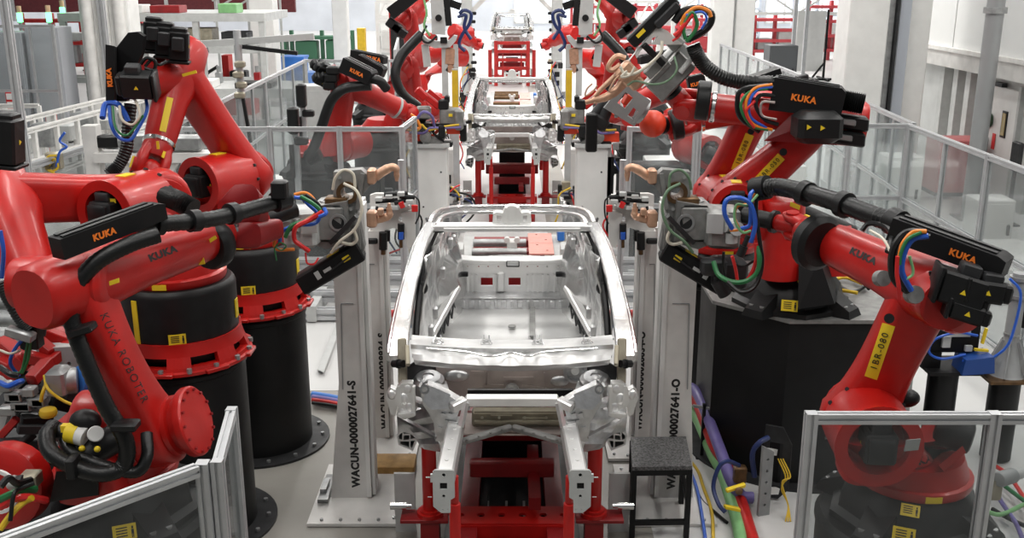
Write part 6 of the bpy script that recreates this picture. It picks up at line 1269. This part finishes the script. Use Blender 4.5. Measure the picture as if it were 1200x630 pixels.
# ------------------------------------------------------------------ small service stands crowding the middle station
random.seed(11)
lbs = ['beside the white pedestal', 'between the pedestal and the middle car', 'behind the orange tooling', 'under the curved gun yoke', 'next to the sloping red rail', 'in front of the portal column']
for s in (-1, 1):
    for k, (a, b, Y, hh) in enumerate(((132, 205, 15.4, .9), (66, 205, 16.9, .75), (118, 150, 18.0, 1.2), (72, 118, 22.5, 1.3), (58, 96, 26, 1.2), (50, 78, 30.5, 1.6))):
        q = P(600+s*a, b, Y); x = q.x
        t = thing('service_stand', f'small cable crowded stand {"left" if s < 0 else "right"} of the line, {lbs[k]}', 'stand', (x, Y, 0), 'service stands at the middle station')
        m = MB(); m.box((x, Y, hh/2), (.08, .08, hh)); m.box((x, Y, .015), (.3, .3, .03)); part(m, 'pole', EXTR, t)
        m = MB()
        for i in range(7): m.obox((x+random.uniform(-.2, .2), Y-.06+random.uniform(-.08, .08), hh*.55+random.uniform(0, hh*.55)), (XX, YY, ZZ), (random.uniform(.03, .09), .05, random.uniform(.03, .09)), .01)
        for q_, mm in zip(islands(m), (BLK, GREY, BLK, DGREY, STEEL, BLK, TAN)): part(q_, 'control_block', mm, t)
        for i, mm in enumerate((HOSE, mat('navy_hose', (.015, .03, .12), .4), REDH, HOSE, YELD)):
            p0 = V((x+random.uniform(-.15, .15), Y-.12, hh*random.uniform(.8, 1.1))); p1 = V((x+random.uniform(-.35, .35), Y-.2, hh*random.uniform(.3, .7))); p2 = V((x+random.uniform(-.3, .3), Y-.15, .05))
            part(MB().tube([p0, (p0+p1)/2+V((random.uniform(-.15, .15), -.05, .1)), p1, p2], .016, 6), 'cable', mm, t)
# ------------------------------------------------------------------ the hall
def block(label, name, cat, x, y, w, d, h, m, z=0, group=None, door=True, dm=None):
    t = thing(name, label, cat, (x, y, z), group)
    b = MB(); b.box((x, y, z+h/2), (w, d, h), bev=.015); part(b, 'housing', m, t)
    if door:
        b = MB(); b.box((x, y-d/2-.01, z+h*.52), (w*.88, .02, h*.84)); dd = part(b, 'door', dm or m, t)
        b = MB(); b.box((x+w*.34, y-d/2-.035, z+h*.5), (.04, .03, .16)); part(b, 'handle', BLK, dd)
        b = MB(); b.box((x, y, z+.04), (w*1.01, d*1.01, .08)); part(b, 'plinth', DGREY, t)
    return t
wm = mat('white_wall_panel', (.72, .73, .72), .45, var=.07, vscale=.8)
bw = mat('far_wall', (.70, .74, .80), .6, var=.2, vscale=.4)
m = MB(); m.box((0, 80, 5), (160, .4, 10)); struct(m, 'wall_back', bw)
m = MB(); m.box((-30, 40, 5), (.4, 90, 10)); struct(m, 'wall_left', bw)
m = MB(); m.box((34, 55, 5), (.4, 60, 10)); struct(m, 'wall_far_right', bw)
# right wall: set-back lower part with door, white panels above
m = MB(); m.box((9.5, 16.5, 1.25), (.2, 15, 2.5)); wr_ = struct(m, 'wall_right', mat('grey_wall', (.55, .56, .55), .45, metal=.2, var=.15, vscale=2))
m = MB()
for k in range(5): m.box((9.2, 10.55+3.02*k, 6.3), (.6, 2.98, 7.2), bev=.01)
struct(m, 'wall_right_panels', wm)
m = MB(); m.box((9.12, 16.5, 2.52), (.5, 15, .32)); m.box((8.85, 16.5, 2.72), (.12, 15, .08)); struct(m, 'trim_1', WHITE2)
for k, yy in enumerate((22.2, 21.5, 20.9, 18.2)): m = MB(); m.box((9.3, yy, 1.2), (.2, .22, 2.4)); struct(m, 'trim_%d' % (k+2), LGREY)
# door
d = thing('door_1', 'white wall door with small dark window and red sign', 'door', (9.35, 19.6, 0)); d['kind'] = 'structure'; del d['category']; del d['label']
xd = 9.36
m = MB(); m.box((xd, 19.55, 1.06), (.06, 1.15, 2.12), bev=.01); dl = part(m, 'door_leaf', WHITE, d)
m = MB(); m.box((xd-.04, 19.4, 1.45), (.02, .20, .50)); w_ = part(m, 'vision_panel', BLK, dl); m = MB(); m.box((xd-.055, 19.4, 1.45), (.01, .13, .42)); part(m, 'pane', mat('amber_glass', (.35, .26, .10), .15), w_)
m = MB(); m.box((xd-.06, 19.95, .95), (.03, .03, .34)); part(m, 'handle', STEEL, dl)
for yy in (18.93, 20.17): m = MB(); m.box((xd, yy, 1.1), (.1, .08, 2.2)); part(m, 'jamb', LGREY, d)
m = MB(); m.box((xd-.03, 19.75, 2.16), (.1, .3, .08)); part(m, 'door_closer', DGREY, dl)
m = MB(); m.box((xd-.05, 19.72, 1.08), (.01, .12, .30)); solo(m, 'hanging_sign', REDH, 'small red sign hanging on the white wall door', 'sign')
t = thing('wreath', 'small dark festive wreath hanging on the white wall door', 'wreath', (xd-.08, 19.98, 1.45))
m = MB(); m.lathe((xd-.05, 19.98, 1.45), (-1, 0, 0), [(.05, 0), (.14, 0), (.14, .05), (.05, .05), (.05, 0)], 14, cap=False); part(m, 'ring', mat('dark_green', (.03, .06, .03), .8), t)
m = MB()
for k in range(6): m.ball((xd-.11, 19.98+.10*math.cos(k), 1.45+.10*math.sin(k)), .03, n=8)
parts(m, 'berry', REDH, t)
# columns and steel post
def hcol(label, x, y, w, d, h=9, m=WHITE, ribs=False):
    t = thing('building_column', label, 'column', (x, y, 0), 'hall columns'); b = MB(); b.box((x, y, h/2), (w, d, h), bev=.03); part(b, 'shaft', m, t)
    b = MB(); b.box((x, y, .1), (w*1.08, d*1.08, .2)); part(b, 'foot', LGREY, t)
    if ribs:
        for k in range(3): b = MB(); b.cyl((x-w*.32+w*.32*k, y-d/2-.05, .2), (x-w*.32+w*.32*k, y-d/2-.05, h), w*.12, n=14); part(b, 'duct', WHITE2, t)
    return t
hcol('broad white column at right between aisle and wall', 6.65, 20.0, .74, .8)
hcol('white column beside the steel track, nearer the right wall', 7.88, 20.6, .42, .6)
t = thing('cable_track', 'grey steel cable track between the two right white columns', 'track', (7.25, 20.2, 0))
m = MB(); m.box((7.2, 20.2, 4.5), (.16, .3, 9)); part(m, 'channel', STEEL, t); m = MB(); m.box((7.31, 20.05, 4.5), (.05, .2, 9)); part(m, 'chain', DGREY, t); m = MB(); m.box((7.5, 20.2, 4.5), (.2, .25, 9)); part(m, 'duct', mat('blue_grey', (.42, .45, .50), .45), t)
hcol('left one of two white columns up the right side', 6.75, 34, .68, .7); hcol('right one of two white columns up the right side', 7.5, 34.2, .62, .7)
hcol('broad white column at upper left with round ducts on its face', -10.3, 27, 1.25, .8, ribs=True)
hcol('white column behind the blue bins at upper left', -8.0, 34, .78, .7); hcol('white column farther back at upper left, by the grey floor', -6.5, 40, .56, .6)
hcol('white column far at upper left by the red machine', -6.6, 56, .9, .8)
t = thing('steel_post', 'leaning view of a thick grey steel tube post before the right wall', 'post', (8.15, 17.8, 0)); t['label'] = 'thick grey steel tube post standing before the right wall'
m = MB(); m.cyl((8.15, 17.8, 0), (8.15, 17.8, 8), .145, n=24); part(m, 'tube', mat('tube_steel', (.36, .37, .375), .35, metal=.5, var=.06, vscale=2), t); m = MB(); m.ring((8.15, 17.8, 3.55), ZZ, .19, .14, .10); part(m, 'collar', STEEL, t); m = MB(); m.box((8.15, 17.8, .02), (.5, .5, .04)); part(m, 'foot', STEEL, t)
m = MB(); m.box((8.6, 17.3, 1.2), (.08, .3, .5), bev=.02); q = solo(m, 'control_box', DGREY, 'small dark control box beside the steel tube post', 'box'); 
t = thing('box_stand', 'thin stand under the small dark control box', 'stand', (8.6, 17.3, 0)); m = MB(); m.box((8.6, 17.3, .48), (.05, .05, .96)); part(m, 'pole', DGREY, t); m = MB(); m.box((8.6, 17.3, .015), (.3, .3, .03)); part(m, 'foot', DGREY, t)
block('white cabinet behind the right fence corner', 'cabinet', 'cabinet', 6.6, 17.2, .6, .5, 1.25, WHITE); block('dark grey low cabinet at foot of the broad right column', 'cabinet', 'cabinet', 6.45, 18.4, .8, .5, .8, MGREY); block('reddish machine cabinet by the right wall', 'cabinet', 'cabinet', 8.72, 20.0, .9, .7, 1.1, mat('dull_red', (.42, .12, .12), .5))
block('long white low box on the bright floor at right', 'crate', 'crate', 6.6, 13.6, 1.5, 1.6, .5, WHITE, door=False); block('white box on the floor under the steel tube post', 'crate', 'crate', 7.35, 15.4, .55, .5, .9, WHITE); block('white bench top at right edge before the wall', 'bench', 'bench', 8.85, 14.6, .8, 1.5, .75, WHITE2)
# dark cabinet, board on stand
block('dark grey cabinet beyond the right fence top rail', 'cabinet', 'cabinet', 9.6, 37.3, 1.0, .9, 1.75, mat('slate', (.085, .09, .095), .5), dm=mat('slate', (.085, .09, .095), .5))
t = thing('notice_board', 'white notice board on black stand far up the right aisle', 'board', (12.2, 42.5, 0))
m = MB(); m.box((12.1, 42.5, 1.55), (1.15, .05, 2.4)); part(m, 'board', WHITE, t); m = MB(); m.box((12.75, 42.5, 1.4), (.08, .08, 2.8)); part(m, 'pole', BLK, t); m = MB(); m.bar((11.6, 42.3, .05), (13.1, 42.3, .05), .1, .08); m.bar((12.75, 41.7, .05), (12.75, 43.3, .05), .1, .08); m.bar((12.2, 42.3, .05), (12.75, 42.5, .7), .06, .06); part(m, 'foot', BLK, t)
for k, (a, b) in enumerate(((9.75, 38.5), (10.6, 40))): 
    t = thing('thin_post', ['thin grey post beside the dark cabinet', 'second thin grey post right of the dark cabinet'][k], 'post', (a, b, 0)); m = MB(); m.box((a+.6, b, 3), (.13, .13, 6)); part(m, 'post', EXTR, t); m = MB(); m.box((a+.6, b, .02), (.3, .3, .04)); part(m, 'foot', EXTR, t)
# racks at far right: red posts on pale steel frames
random.seed(3)
def rack(label, x, y, w, h, posts, m, shelves=2, red=True):
    t = thing('storage_rack', label, 'rack', (x, y, 0), 'distant racks')
    for k in range(posts): b = MB(); xx = x-w/2+w*k/(posts-1); b.box((xx, y, h/2), (.14, .3, h)); part(b, 'post', m, t)
    for k in range(shelves): b = MB(); b.box((x, y, .5+(h-.8)*k/max(1, shelves-1)), (w, .8, .14)); part(b, 'shelf', m, t)
    for k in range(posts-1):
        b = MB(); hh = .5+.5*random.random(); b.box((x-w/2+w*(k+.5)/(posts-1), y, .57+hh/2), (w/(posts-1)*.7, .7, hh), bev=.03); part(b, 'load', random.choice((MGREY, LGREY, m)), t)
    return t
RK = mat('rack_red', (.50, .06, .07), .5); PALE = mat('pale_blue_steel', (.60, .66, .74), .45)
for k, (x, y, w, h, n, mm, sh) in enumerate(((11.5, 52, 5, 2.3, 6, RK, 4), (17, 52.5, 4.5, 2.9, 5, RK, 4), (9, 57, 5, 2.6, 5, RK, 3), (22, 50, 5, 2.6, 5, RK, 3), (20, 60, 8, 5, 7, PALE, 4), (11, 66, 9, 5.5, 8, PALE, 4), (6, 62, 5, 2.6, 5, RK, 3))):
    rack(['red rack nearest behind the dark cabinet', 'red rack with tall posts behind the white notice board', 'red rack seen between the two right columns', 'red rack at the far right before the broad column', 'pale blue steel rack behind the tall red posts', 'pale blue steel rack along the far back wall', 'red rack just right of the line far away'][k], x, y, w, h, n, mm, sh)
def truss(label, p0, p1, h, m=WHITE):
    t = thing('roof_truss', label, 'truss', p0, 'pale trusses'); p0, p1 = V(p0), V(p1)
    for z in (0, h): b = MB(); b.bar(p0+ZZ*z, p1+ZZ*z, .14, .14); part(b, 'chord', m, t)
    n = 8
    for k in range(n): b = MB(); b.bar(p0.lerp(p1, k/n)+ZZ*(h if k % 2 else 0), p0.lerp(p1, (k+1)/n)+ZZ*(0 if k % 2 else h), .09, .09); part(b, 'diagonal', m, t)
    for q in (p0, p1): b = MB(); b.box((q.x, q.y, (q.z+h)/2), (.16, .16, q.z+h)); part(b, 'upright', m, t)
truss('white truss frame at far right above the red racks', (7.5, 49, 2.4), (19, 49, 2.4), .9); truss('white truss frame right of the farthest car', (3, 50, 2.0), (7, 50, 2.0), .9); truss('white truss frame left of the farthest car', (-6.4, 50, 2.0), (-3, 50, 2.0), .9)
for k, x in enumerate((-6, 3, 9.5, 16, 22)):
    w = thing('window_%d' % (k+1), '', '', (x, 79.75, 1)); w['kind'] = 'structure'; del w['category']; del w['label']
    b = MB(); b.box((x, 79.77, 3.2), (5.6, .04, 5.2)); part(b, 'window_pane', mat('daylit_glass', (.75, .82, .9), .2, emit=(.82, .9, 1), es=1.0), w); b = MB()
    for q in range(5): b.box((x-2.8+1.4*q, 79.72, 3.2), (.12, .06, 5.2))
    for q in range(4): b.box((x, 79.72, .6+1.73*q), (5.7, .06, .12))
    parts(b, 'window_frame', WHITE, w)
# ------------------------------------------------------------------ upper left
m = MB(); m.box((-21.4, 62, 4.6), (17.4, .3, 5.2)); struct(m, 'wall_red_cladding', DRED)
m = MB()
for k in range(6): m.box((-29.2+3.0*k, 61.8, 4.3), (.2, .15, 5.6))
struct(m, 'trim_9', LGREY)
def platform(label, x, y, w, d, z, rail=True):
    t = thing('steel_platform', label, 'platform', (x, y, 0), 'steel platforms')
    b = MB(); b.box((x, y, z), (w, d, .22)); part(b, 'deck', LGREY, t)
    for k in range(4): b = MB(); b.box((x-w/2+.1+(w-.2)*k/3, y-d/2+.1, z/2), (.16, .16, z)); part(b, 'leg', LGREY, t)
    b = MB(); b.box((x, y-d/2+.1, z*.45), (w, .1, .16)); part(b, 'beam', LGREY, t)
    return t
platform('long high grey steel platform behind the three black motors', -9.5, 30, 5.6, 3, 3.05); platform('middle grey steel platform under the high one', -9.3, 29.6, 5.0, 2.0, 2.2); platform('lower grey steel platform nearer, above the left fence', -7.4, 26.5, 4.0, 2.0, 1.35)
for k, (x, y, z, w, h, mm, lb) in enumerate(((-10.6, 28.9, 3.16, 1.2, .22, WHITE, 'white tray unit on the high steel platform, left end'), (-9.4, 28.9, 3.16, .8, .2, RED2, 'red tray unit on the high steel platform beside the white one'), (-10.2, 29.0, 2.31, 1.1, .55, MGREY, 'dark grey unit on the middle steel platform'), (-8.6, 29.0, 2.31, .8, .45, TAN, 'tan crate on the middle steel platform'), (-7.6, 29.0, 2.31, .7, .35, DGREY, 'near black unit on the middle steel platform right end'), (-7.9, 25.9, 1.46, 1.0, .2, WHITE, 'white tray on the lower steel platform'), (-6.4, 25.9, 1.46, .9, .14, BLK, 'black cable trough on the lower steel platform'), (-8.9, 26, 1.46, .6, .4, LGREY, 'grey unit on the lower steel platform'), (-7.7, 28.9, 3.16, .5, .25, LGREEN, 'pale green box on the high steel platform right end'), (-9.3, 28.9, .0, 1.2, 1.3, LGREY, 'light grey cabinet under the middle steel platform'))):
    block(lb, 'machine_unit', 'machine', x, y, w, .7, h, mm, z, door=(h > .5))
for k in range(6): 
    t = thing('valve_unit', ['first', 'second', 'third', 'fourth', 'fifth', 'sixth'][k]+' of six small valve units on the lower platform, from the left', 'valve', (-9.1+.5*k, 26.9, 1.46), 'valve units on the lower platform'); b = MB(); b.box((-9.1+.5*k, 26.9, 1.6), (.16, .2, .28), bev=.02); part(b, 'body', (STEEL, LGREY, RED2)[k % 3], t); b = MB(); b.cyl((-9.1+.5*k, 26.9, 1.74), (-9.1+.5*k, 26.9, 1.9), .05, n=10); part(b, 'cap', (DGREY, STEEL)[k % 2], t)
t = thing('stair_rail', 'pale stair handrails rising left of the white column behind the bins', 'handrail', (-8.6, 36, 0))
for k in range(3): b = MB(); b.bar((-10.2, 36, 2.6+.35*k), (-7.9, 36, 4.0+.35*k), .06, .06); part(b, 'rail', LGREY, t)
for k in range(3): b = MB(); b.box((-10.1+1.1*k, 36, (2.6+.67*k+.7)/2), (.07, .07, 2.6+.67*k+.7)); part(b, 'post', LGREY, t)
t = thing('robot_cell', 'small red machine column beside the blue bins at upper left', 'machine', (-8.6, 32, 0)); m = MB(); m.box((-8.75, 32, .9), (.2, .5, 1.8)); m.box((-8.4, 32, .25), (.9, .8, .5)); part(m, 'frame', RED, t); m = MB(); m.box((-8.35, 31.8, .95), (.5, .4, .8), bev=.03); part(m, 'cabinet', BLK, t); part(MB().tube([V((-8.9, 31.5, 1.5)), V((-9.3, 31.4, 1.2)), V((-9.35, 31.4, .7)), V((-9.6, 31.4, .4))], .05, 8), 'hose', HOSE, t)
def bin_(label, x, y, w, h, m=BLUEP):
    t = thing('storage_bin', label, 'bin', (x, y, 0), 'blue bins'); b = MB(); 
    b.box((x, y, h/2+.1), (w, .9, h), bev=.03); part(b, 'body', m, t); b = MB(); b.box((x, y, h+.1), (w*1.06, .95, .08)); part(b, 'rim', m, t)
    for s in (-1, 1): b = MB(); b.box((x+s*w*.4, y, .06), (.14, .8, .12)); part(b, 'runner', DGREY, t)
bin_('taller blue bin at upper left beside the white column', -7.75+.0, 37, .85, 1.25); bin_('lower blue bin right of the taller blue bin', -7.0, 36.4, .75, .75); bin_('blue bin half behind the white column', -8.6, 37.6, .8, .9)
rack('green and brown loaded rack behind the blue bins', -9.0, 46, 4, 1.8, 4, mat('forest', (.05, .16, .09), .6), 2); rack('pale rack of parts between the upper left columns', -6.1+.6, 52, 2.2, 3.2, 3, WHITE, 4); rack('red rack far at left behind the green lamps', -18, 44, 5, 2.6, 5, REDF, 3)
block('yellow standing unit behind the upper left columns', 'cabinet', 'cabinet', -6.6, 46, .35, .4, 1.9, YELD, door=False); block('red vending style machine far at upper left', 'machine', 'machine', -5.0, 47, .9, .8, 2.6, REDF, dm=BLK)
cg = mat('cool_grey', (.42, .43, .46), .4)
for k, lb in enumerate(('grey panel cabinet in the fenced cell, nearest the ducted column', 'grey panel cabinet behind the lit monitor at upper left', 'grey panel cabinet behind the tall posts at upper left', 'grey panel cabinet at the left edge of the fenced cell')): block(lb, 'cabinet', 'cabinet', -11.75-.95*k, 26.6, .85, .8, 2.9-.12*(k % 2), cg, dm=cg)
fence('clear guard fence in front of the grey panel cabinets at upper left', [(-14.6, 25.6), (-12.9, 25.6), (-11.2, 25.6)], 3.0, 1.4, post=.08, nmid=2, panel=PCARB)
platform('grey overhead beam frame at far upper left', -15.5, 33, 9, .5, 2.3)
def sign(label, x, y, z, w, h, rows):
    t = thing('safety_board', label, 'board', (x, y, z), 'red safety boards'); b = MB(); b.box((x, y, z+h/2), (w, .04, h)); part(b, 'panel', REDH, t)
    for k in range(rows): b = MB(); b.box((x-w*.12, y-.03, z+h*(k+.5)/rows), (w*.62, .01, h/rows*.72)); part(b, 'white_notice', WHITE, t)
    b = MB(); b.box((x, y+.05, z/2), (.08, .06, z)); part(b, 'leg', STEEL, t)
sign('red board with four white notices at upper left', -11.8, 24.4, .72, .34, .78, 4); sign('red board at left edge beside the brown post', -14.0, 24.0, .3, .3, .9, 3); sign('tall red sign with white marks before the ducted column', -10.15, 22.6, .3, .24, .95, 3)
def monitor(label, x, y, z):
    t = thing('monitor', label, 'monitor', (x, y, 0), 'lit monitors'); b = MB(); b.box((x, y, z), (.52, .08, .40), bev=.01); q = part(b, 'case', LGREY, t); b = MB(); b.box((x, y-.045, z+.01), (.42, .01, .30)); part(b, 'screen', SCREEN, q); b = MB(); b.box((x, y+.02, (z-.2)/2), (.06, .06, z-.2)); part(b, 'stand', STEEL, t); b = MB(); b.box((x, y, .02), (.4, .4, .04)); part(b, 'foot', STEEL, t)
monitor('lit monitor on stand at upper left below the red board', -11.4, 22.9, .82); monitor('lit monitor behind the tall posts at left edge', -12.9, 22.8, .6)
def lampstack(label, x, y, z):
    t = thing('signal_lamp', label, 'signal lamp', (x, y, 0), 'green signal lamps'); b = MB(); b.box((x, y, z/2), (.06, .06, z)); part(b, 'pole', STEEL, t); b = MB(); b.rcyl((x, y, z), (x, y, z+.24), .07, .01, 12); part(b, 'green_lens', GLAMP, t); b = MB(); b.rcyl((x, y, z+.25), (x, y, z+.42), .06, .01, 12); part(b, 'top_lens', mat('amber_lens', (.75, .5, .3), .3), t)
for a, b, Y, lb in ((7, 33, 27, 'green signal lamp nearest the left edge'), (58, 26, 27, 'green signal lamp left of the red notices'), (74, 19, 29, 'green signal lamp above the red notices'), (101, 18, 29, 'green signal lamp beside the ducted column'), (24, 26, 28, 'green signal lamp half behind the tall posts')):
    q = P(a, b, Y); lampstack(lb, q.x, Y, q.z)
for a, b, Y, lb in ((57, 85, 24, 'brown bollard post left of the lit monitor'), (9, 90, 24, 'brown bollard post at the left edge'), (101, 66, 25, 'brown bollard post right of the red notices')):
    q = PZ(a, b+6, .4); t = thing('bollard', lb, 'post', (q.x, q.y, 0), 'brown posts'); m = MB(); m.rcyl((q.x, q.y, 0), (q.x, q.y, 1.7), .08, .02, 14); part(m, 'tube', mat('olive', (.20, .15, .05), .6), t); m = MB(); m.box((q.x, q.y, .02), (.3, .3, .04)); part(m, 'foot', DGREY, t)
# guarded roller conveyor across the left
def guarded(label, p0, p1, z, n, seed):
    random.seed(seed); p0, p1 = V((*p0[:2], 0)), V((*p1[:2], 0)); t = thing('guarded_conveyor', label, 'conveyor', (p0+p1)/2, 'guarded conveyors'); d = (p1-p0).normalized(); s = V((-d.y, d.x, 0))
    for o in (-.45, .45):
        for zz in (z, z-.32, z+.55): b = MB(); prof(b, p0+s*o+ZZ*zz, p1+s*o+ZZ*zz, .09); part(b, 'rail', WHITE2, t)
    for k in range(n+1):
        q = p0.lerp(p1, k/n)
        for o in (-.45, .45): b = MB(); b.box(q+s*o+ZZ*(z+.55)/2, (.08, .08, z+.55), rz=math.atan2(d.y, d.x)); part(b, 'post', WHITE2, t)
        if k < n:
            c = p0.lerp(p1, (k+.5)/n); hh = .22+.25*random.random()
            b = MB(); b.box(c+ZZ*(z+.06+hh/2), (.30+.2*random.random(), .4, hh), rz=math.atan2(d.y, d.x), bev=.03); part(b, 'carried_block', random.choice((STEEL, LGREY, MGREY, LGREY)), t)
            b = MB(); b.box(c-s*.5+ZZ*(z-.16), (.22, .06, .14), rz=math.atan2(d.y, d.x)); part(b, 'drive_box', random.choice((BLK, DGREY, LGREY)), t)
    return t
guarded('white framed conveyor of grey blocks running back toward the ducted column', (-9.2, 16.9), (-8.6, 23), .95, 8, 1)
guarded('white framed conveyor of grey blocks at left edge', (-11.5, 16.5), (-9.4, 14.4), .95, 4, 2)
guarded('white framed conveyor farther back at left', (-14.5, 21.5), (-10.2, 21.8), .9, 6, 5)
# mast with valves and horizontal arm (left middle)
t = thing('service_mast', 'slim grey mast with valve cluster and side arms left of the cross fence', 'mast', (-4.75, 16.4, 0)); x, y = -4.3, 16.4
m = MB(); m.cyl((x, y, 0), (x, y, 3.35), .06, n=14); part(m, 'pole', EXTR, t)
m = MB(); m.bar((x-1.1, y, 3.1), (x+1.2, y, 3.25), .10, .10); part(m, 'arm', LGREY, t); m = MB(); m.bar((x-.9, y-.1, 2.95), (x-.45, y-.1, 3.05), .10, .08); m.bar((x+.1, y-.1, 3.1), (x+.95, y-.1, 3.0), .08, .06); parts(m, 'cable_carrier', BLK, t)
m = MB()
for k in range(4): m.box((x+.04*(k % 2), y-.1, 2.35+.16*k), (.16, .12, .10), bev=.02)
parts(m, 'valve', TAN, t); m = MB(); m.bar((x+.05, y-.1, 2.3), (x+.12, y-.1, 1.6), .05, .05); part(m, 'cable', HOSE, t)
for k, (a, b, Y, lb) in enumerate(((355, 118, 17.5, 'black and grey instrument stand behind the cross fence, left'), (346, 148, 15.2, 'second black instrument stand close behind the cross fence'))):
    q = P(a, b, Y); t = thing('instrument_stand', lb, 'stand', (q.x, Y, 0)); m = MB(); m.box((q.x, Y, q.z/2), (.09, .09, q.z)); part(m, 'pole', EXTR, t); m = MB(); m.box((q.x, Y-.1, q.z+.1), (.16, .16, .4), bev=.03); m.box((q.x+.1, Y-.1, q.z-.2), (.2, .12, .12), bev=.02); m.box((q.x-.05, Y-.12, q.z-.5), (.06, .06, .5)); parts(m, 'sensor_head', BLK, t)
block('tall light grey cabinet standing behind the left cross fence', 'cabinet', 'cabinet', -5.1+1.0, 22.3, .9, .5, 1.9, LGREY); block('white low block behind the left cross fence', 'crate', 'crate', -3.9, 17.3, .9, 1.0, .8, WHITE, door=False); block('grey control desk behind the left long fence', 'cabinet', 'cabinet', -6.1, 19.0, .9, .7, 1.1, MGREY)
block('white cabinet behind the right white pedestal', 'cabinet', 'cabinet', 2.5, 17.2, .5, .5, 1.2, WHITE); block('white machine block beside the middle car, left', 'machine', 'machine', -1.35, 18.9, .6, .5, 1.1, WHITE); block('white machine block beside the middle car, right', 'machine', 'machine', 1.35, 18.9, .6, .5, 1.1, WHITE)
block('white bench right of the middle car behind the fence', 'bench', 'bench', 4.1, 17.8, 2.0, .6, 1.0, WHITE, door=False); block('dark machine block behind the right cross fence', 'machine', 'machine', 2.15, 15.0, .7, .5, 1.5, BLKP); block('dark machine block behind the left cross fence', 'machine', 'machine', -2.2, 15.0, .55, .5, 1.4, BLKP)
m = MB(); m.box((0, 60, -.05), (160, 170, .1))
struct(m, 'floor', mat('bare_concrete', (.30, .288, .26), .45, var=.28, vscale=.9, bump=.02))
m = MB(); m.box((-20.6, 50.0, .002), (40, 80.1, .004)); m.box((0, 51.4, .002), (1.2, 77, .004)); m.box((20.6, 48.2, .002), (39, 83.6, .004))
struct(m, 'floor', mat('painted_floor', (.60, .60, .59), .35, var=.10, vscale=.6))
m = MB(); m.box((0, 7.9, .004), (1.05, 4.8, .008)); struct(m, 'floor', mat('dark_under_stand', (.035, .034, .033), .5, var=.4, vscale=4))  # added dark sheet that darkens the floor between the stand rails
# ------------------------------------------------------------------ light
W = bpy.data.worlds.new('world'); S.world = W; W.use_nodes = True
nt = W.node_tree; bg = nt.nodes['Background']
tc = nt.nodes.new('ShaderNodeTexCoord'); sx = nt.nodes.new('ShaderNodeSeparateXYZ'); rp = nt.nodes.new('ShaderNodeValToRGB')
nt.links.new(tc.outputs['Generated'], sx.inputs[0]); nt.links.new(sx.outputs['Z'], rp.inputs['Fac']); nt.links.new(rp.outputs['Color'], bg.inputs['Color'])
rp.color_ramp.elements[0].position = 0.0; rp.color_ramp.elements[0].color = (.28, .285, .29, 1)
rp.color_ramp.elements[1].position = .6; rp.color_ramp.elements[1].color = (.80, .82, .84, 1)
bg.inputs['Strength'].default_value = .28
def lamp(x, y, sx_, sy, power, z=9.0, c=(1, .97, .93)):
    l = bpy.data.lights.new('ceiling_lamp', 'AREA'); l.shape = 'RECTANGLE'; l.size = sx_; l.size_y = sy; l.energy = power; l.color = c
    o = bpy.data.objects.new('ceiling_lamp', l); COL.objects.link(o); o.location = (x, y, z)
for y in (2.5, 8.5, 15, 23, 32, 44):
    for x in (-7.5, -2.4, 2.4, 7.5): lamp(x, y, .5, 4.0, 165 if y < 20 else 330)
for y in (52, 64, 75):  # extra unseen lamp rows added to brighten the far hall
    for x in (-20, -8, 2, 12, 22): lamp(x, y, 1.0, 5.0, 620)
S.view_settings.view_transform = 'Standard'; S.view_settings.look = 'None'; S.view_settings.exposure = 0.27; S.view_settings.gamma = 1.0
S.view_settings.use_curve_mapping = False
S.cycles.max_bounces = 8; S.cycles.transparent_max_bounces = 24; S.cycles.use_denoising = True
S.cycles.sample_clamp_indirect = 6
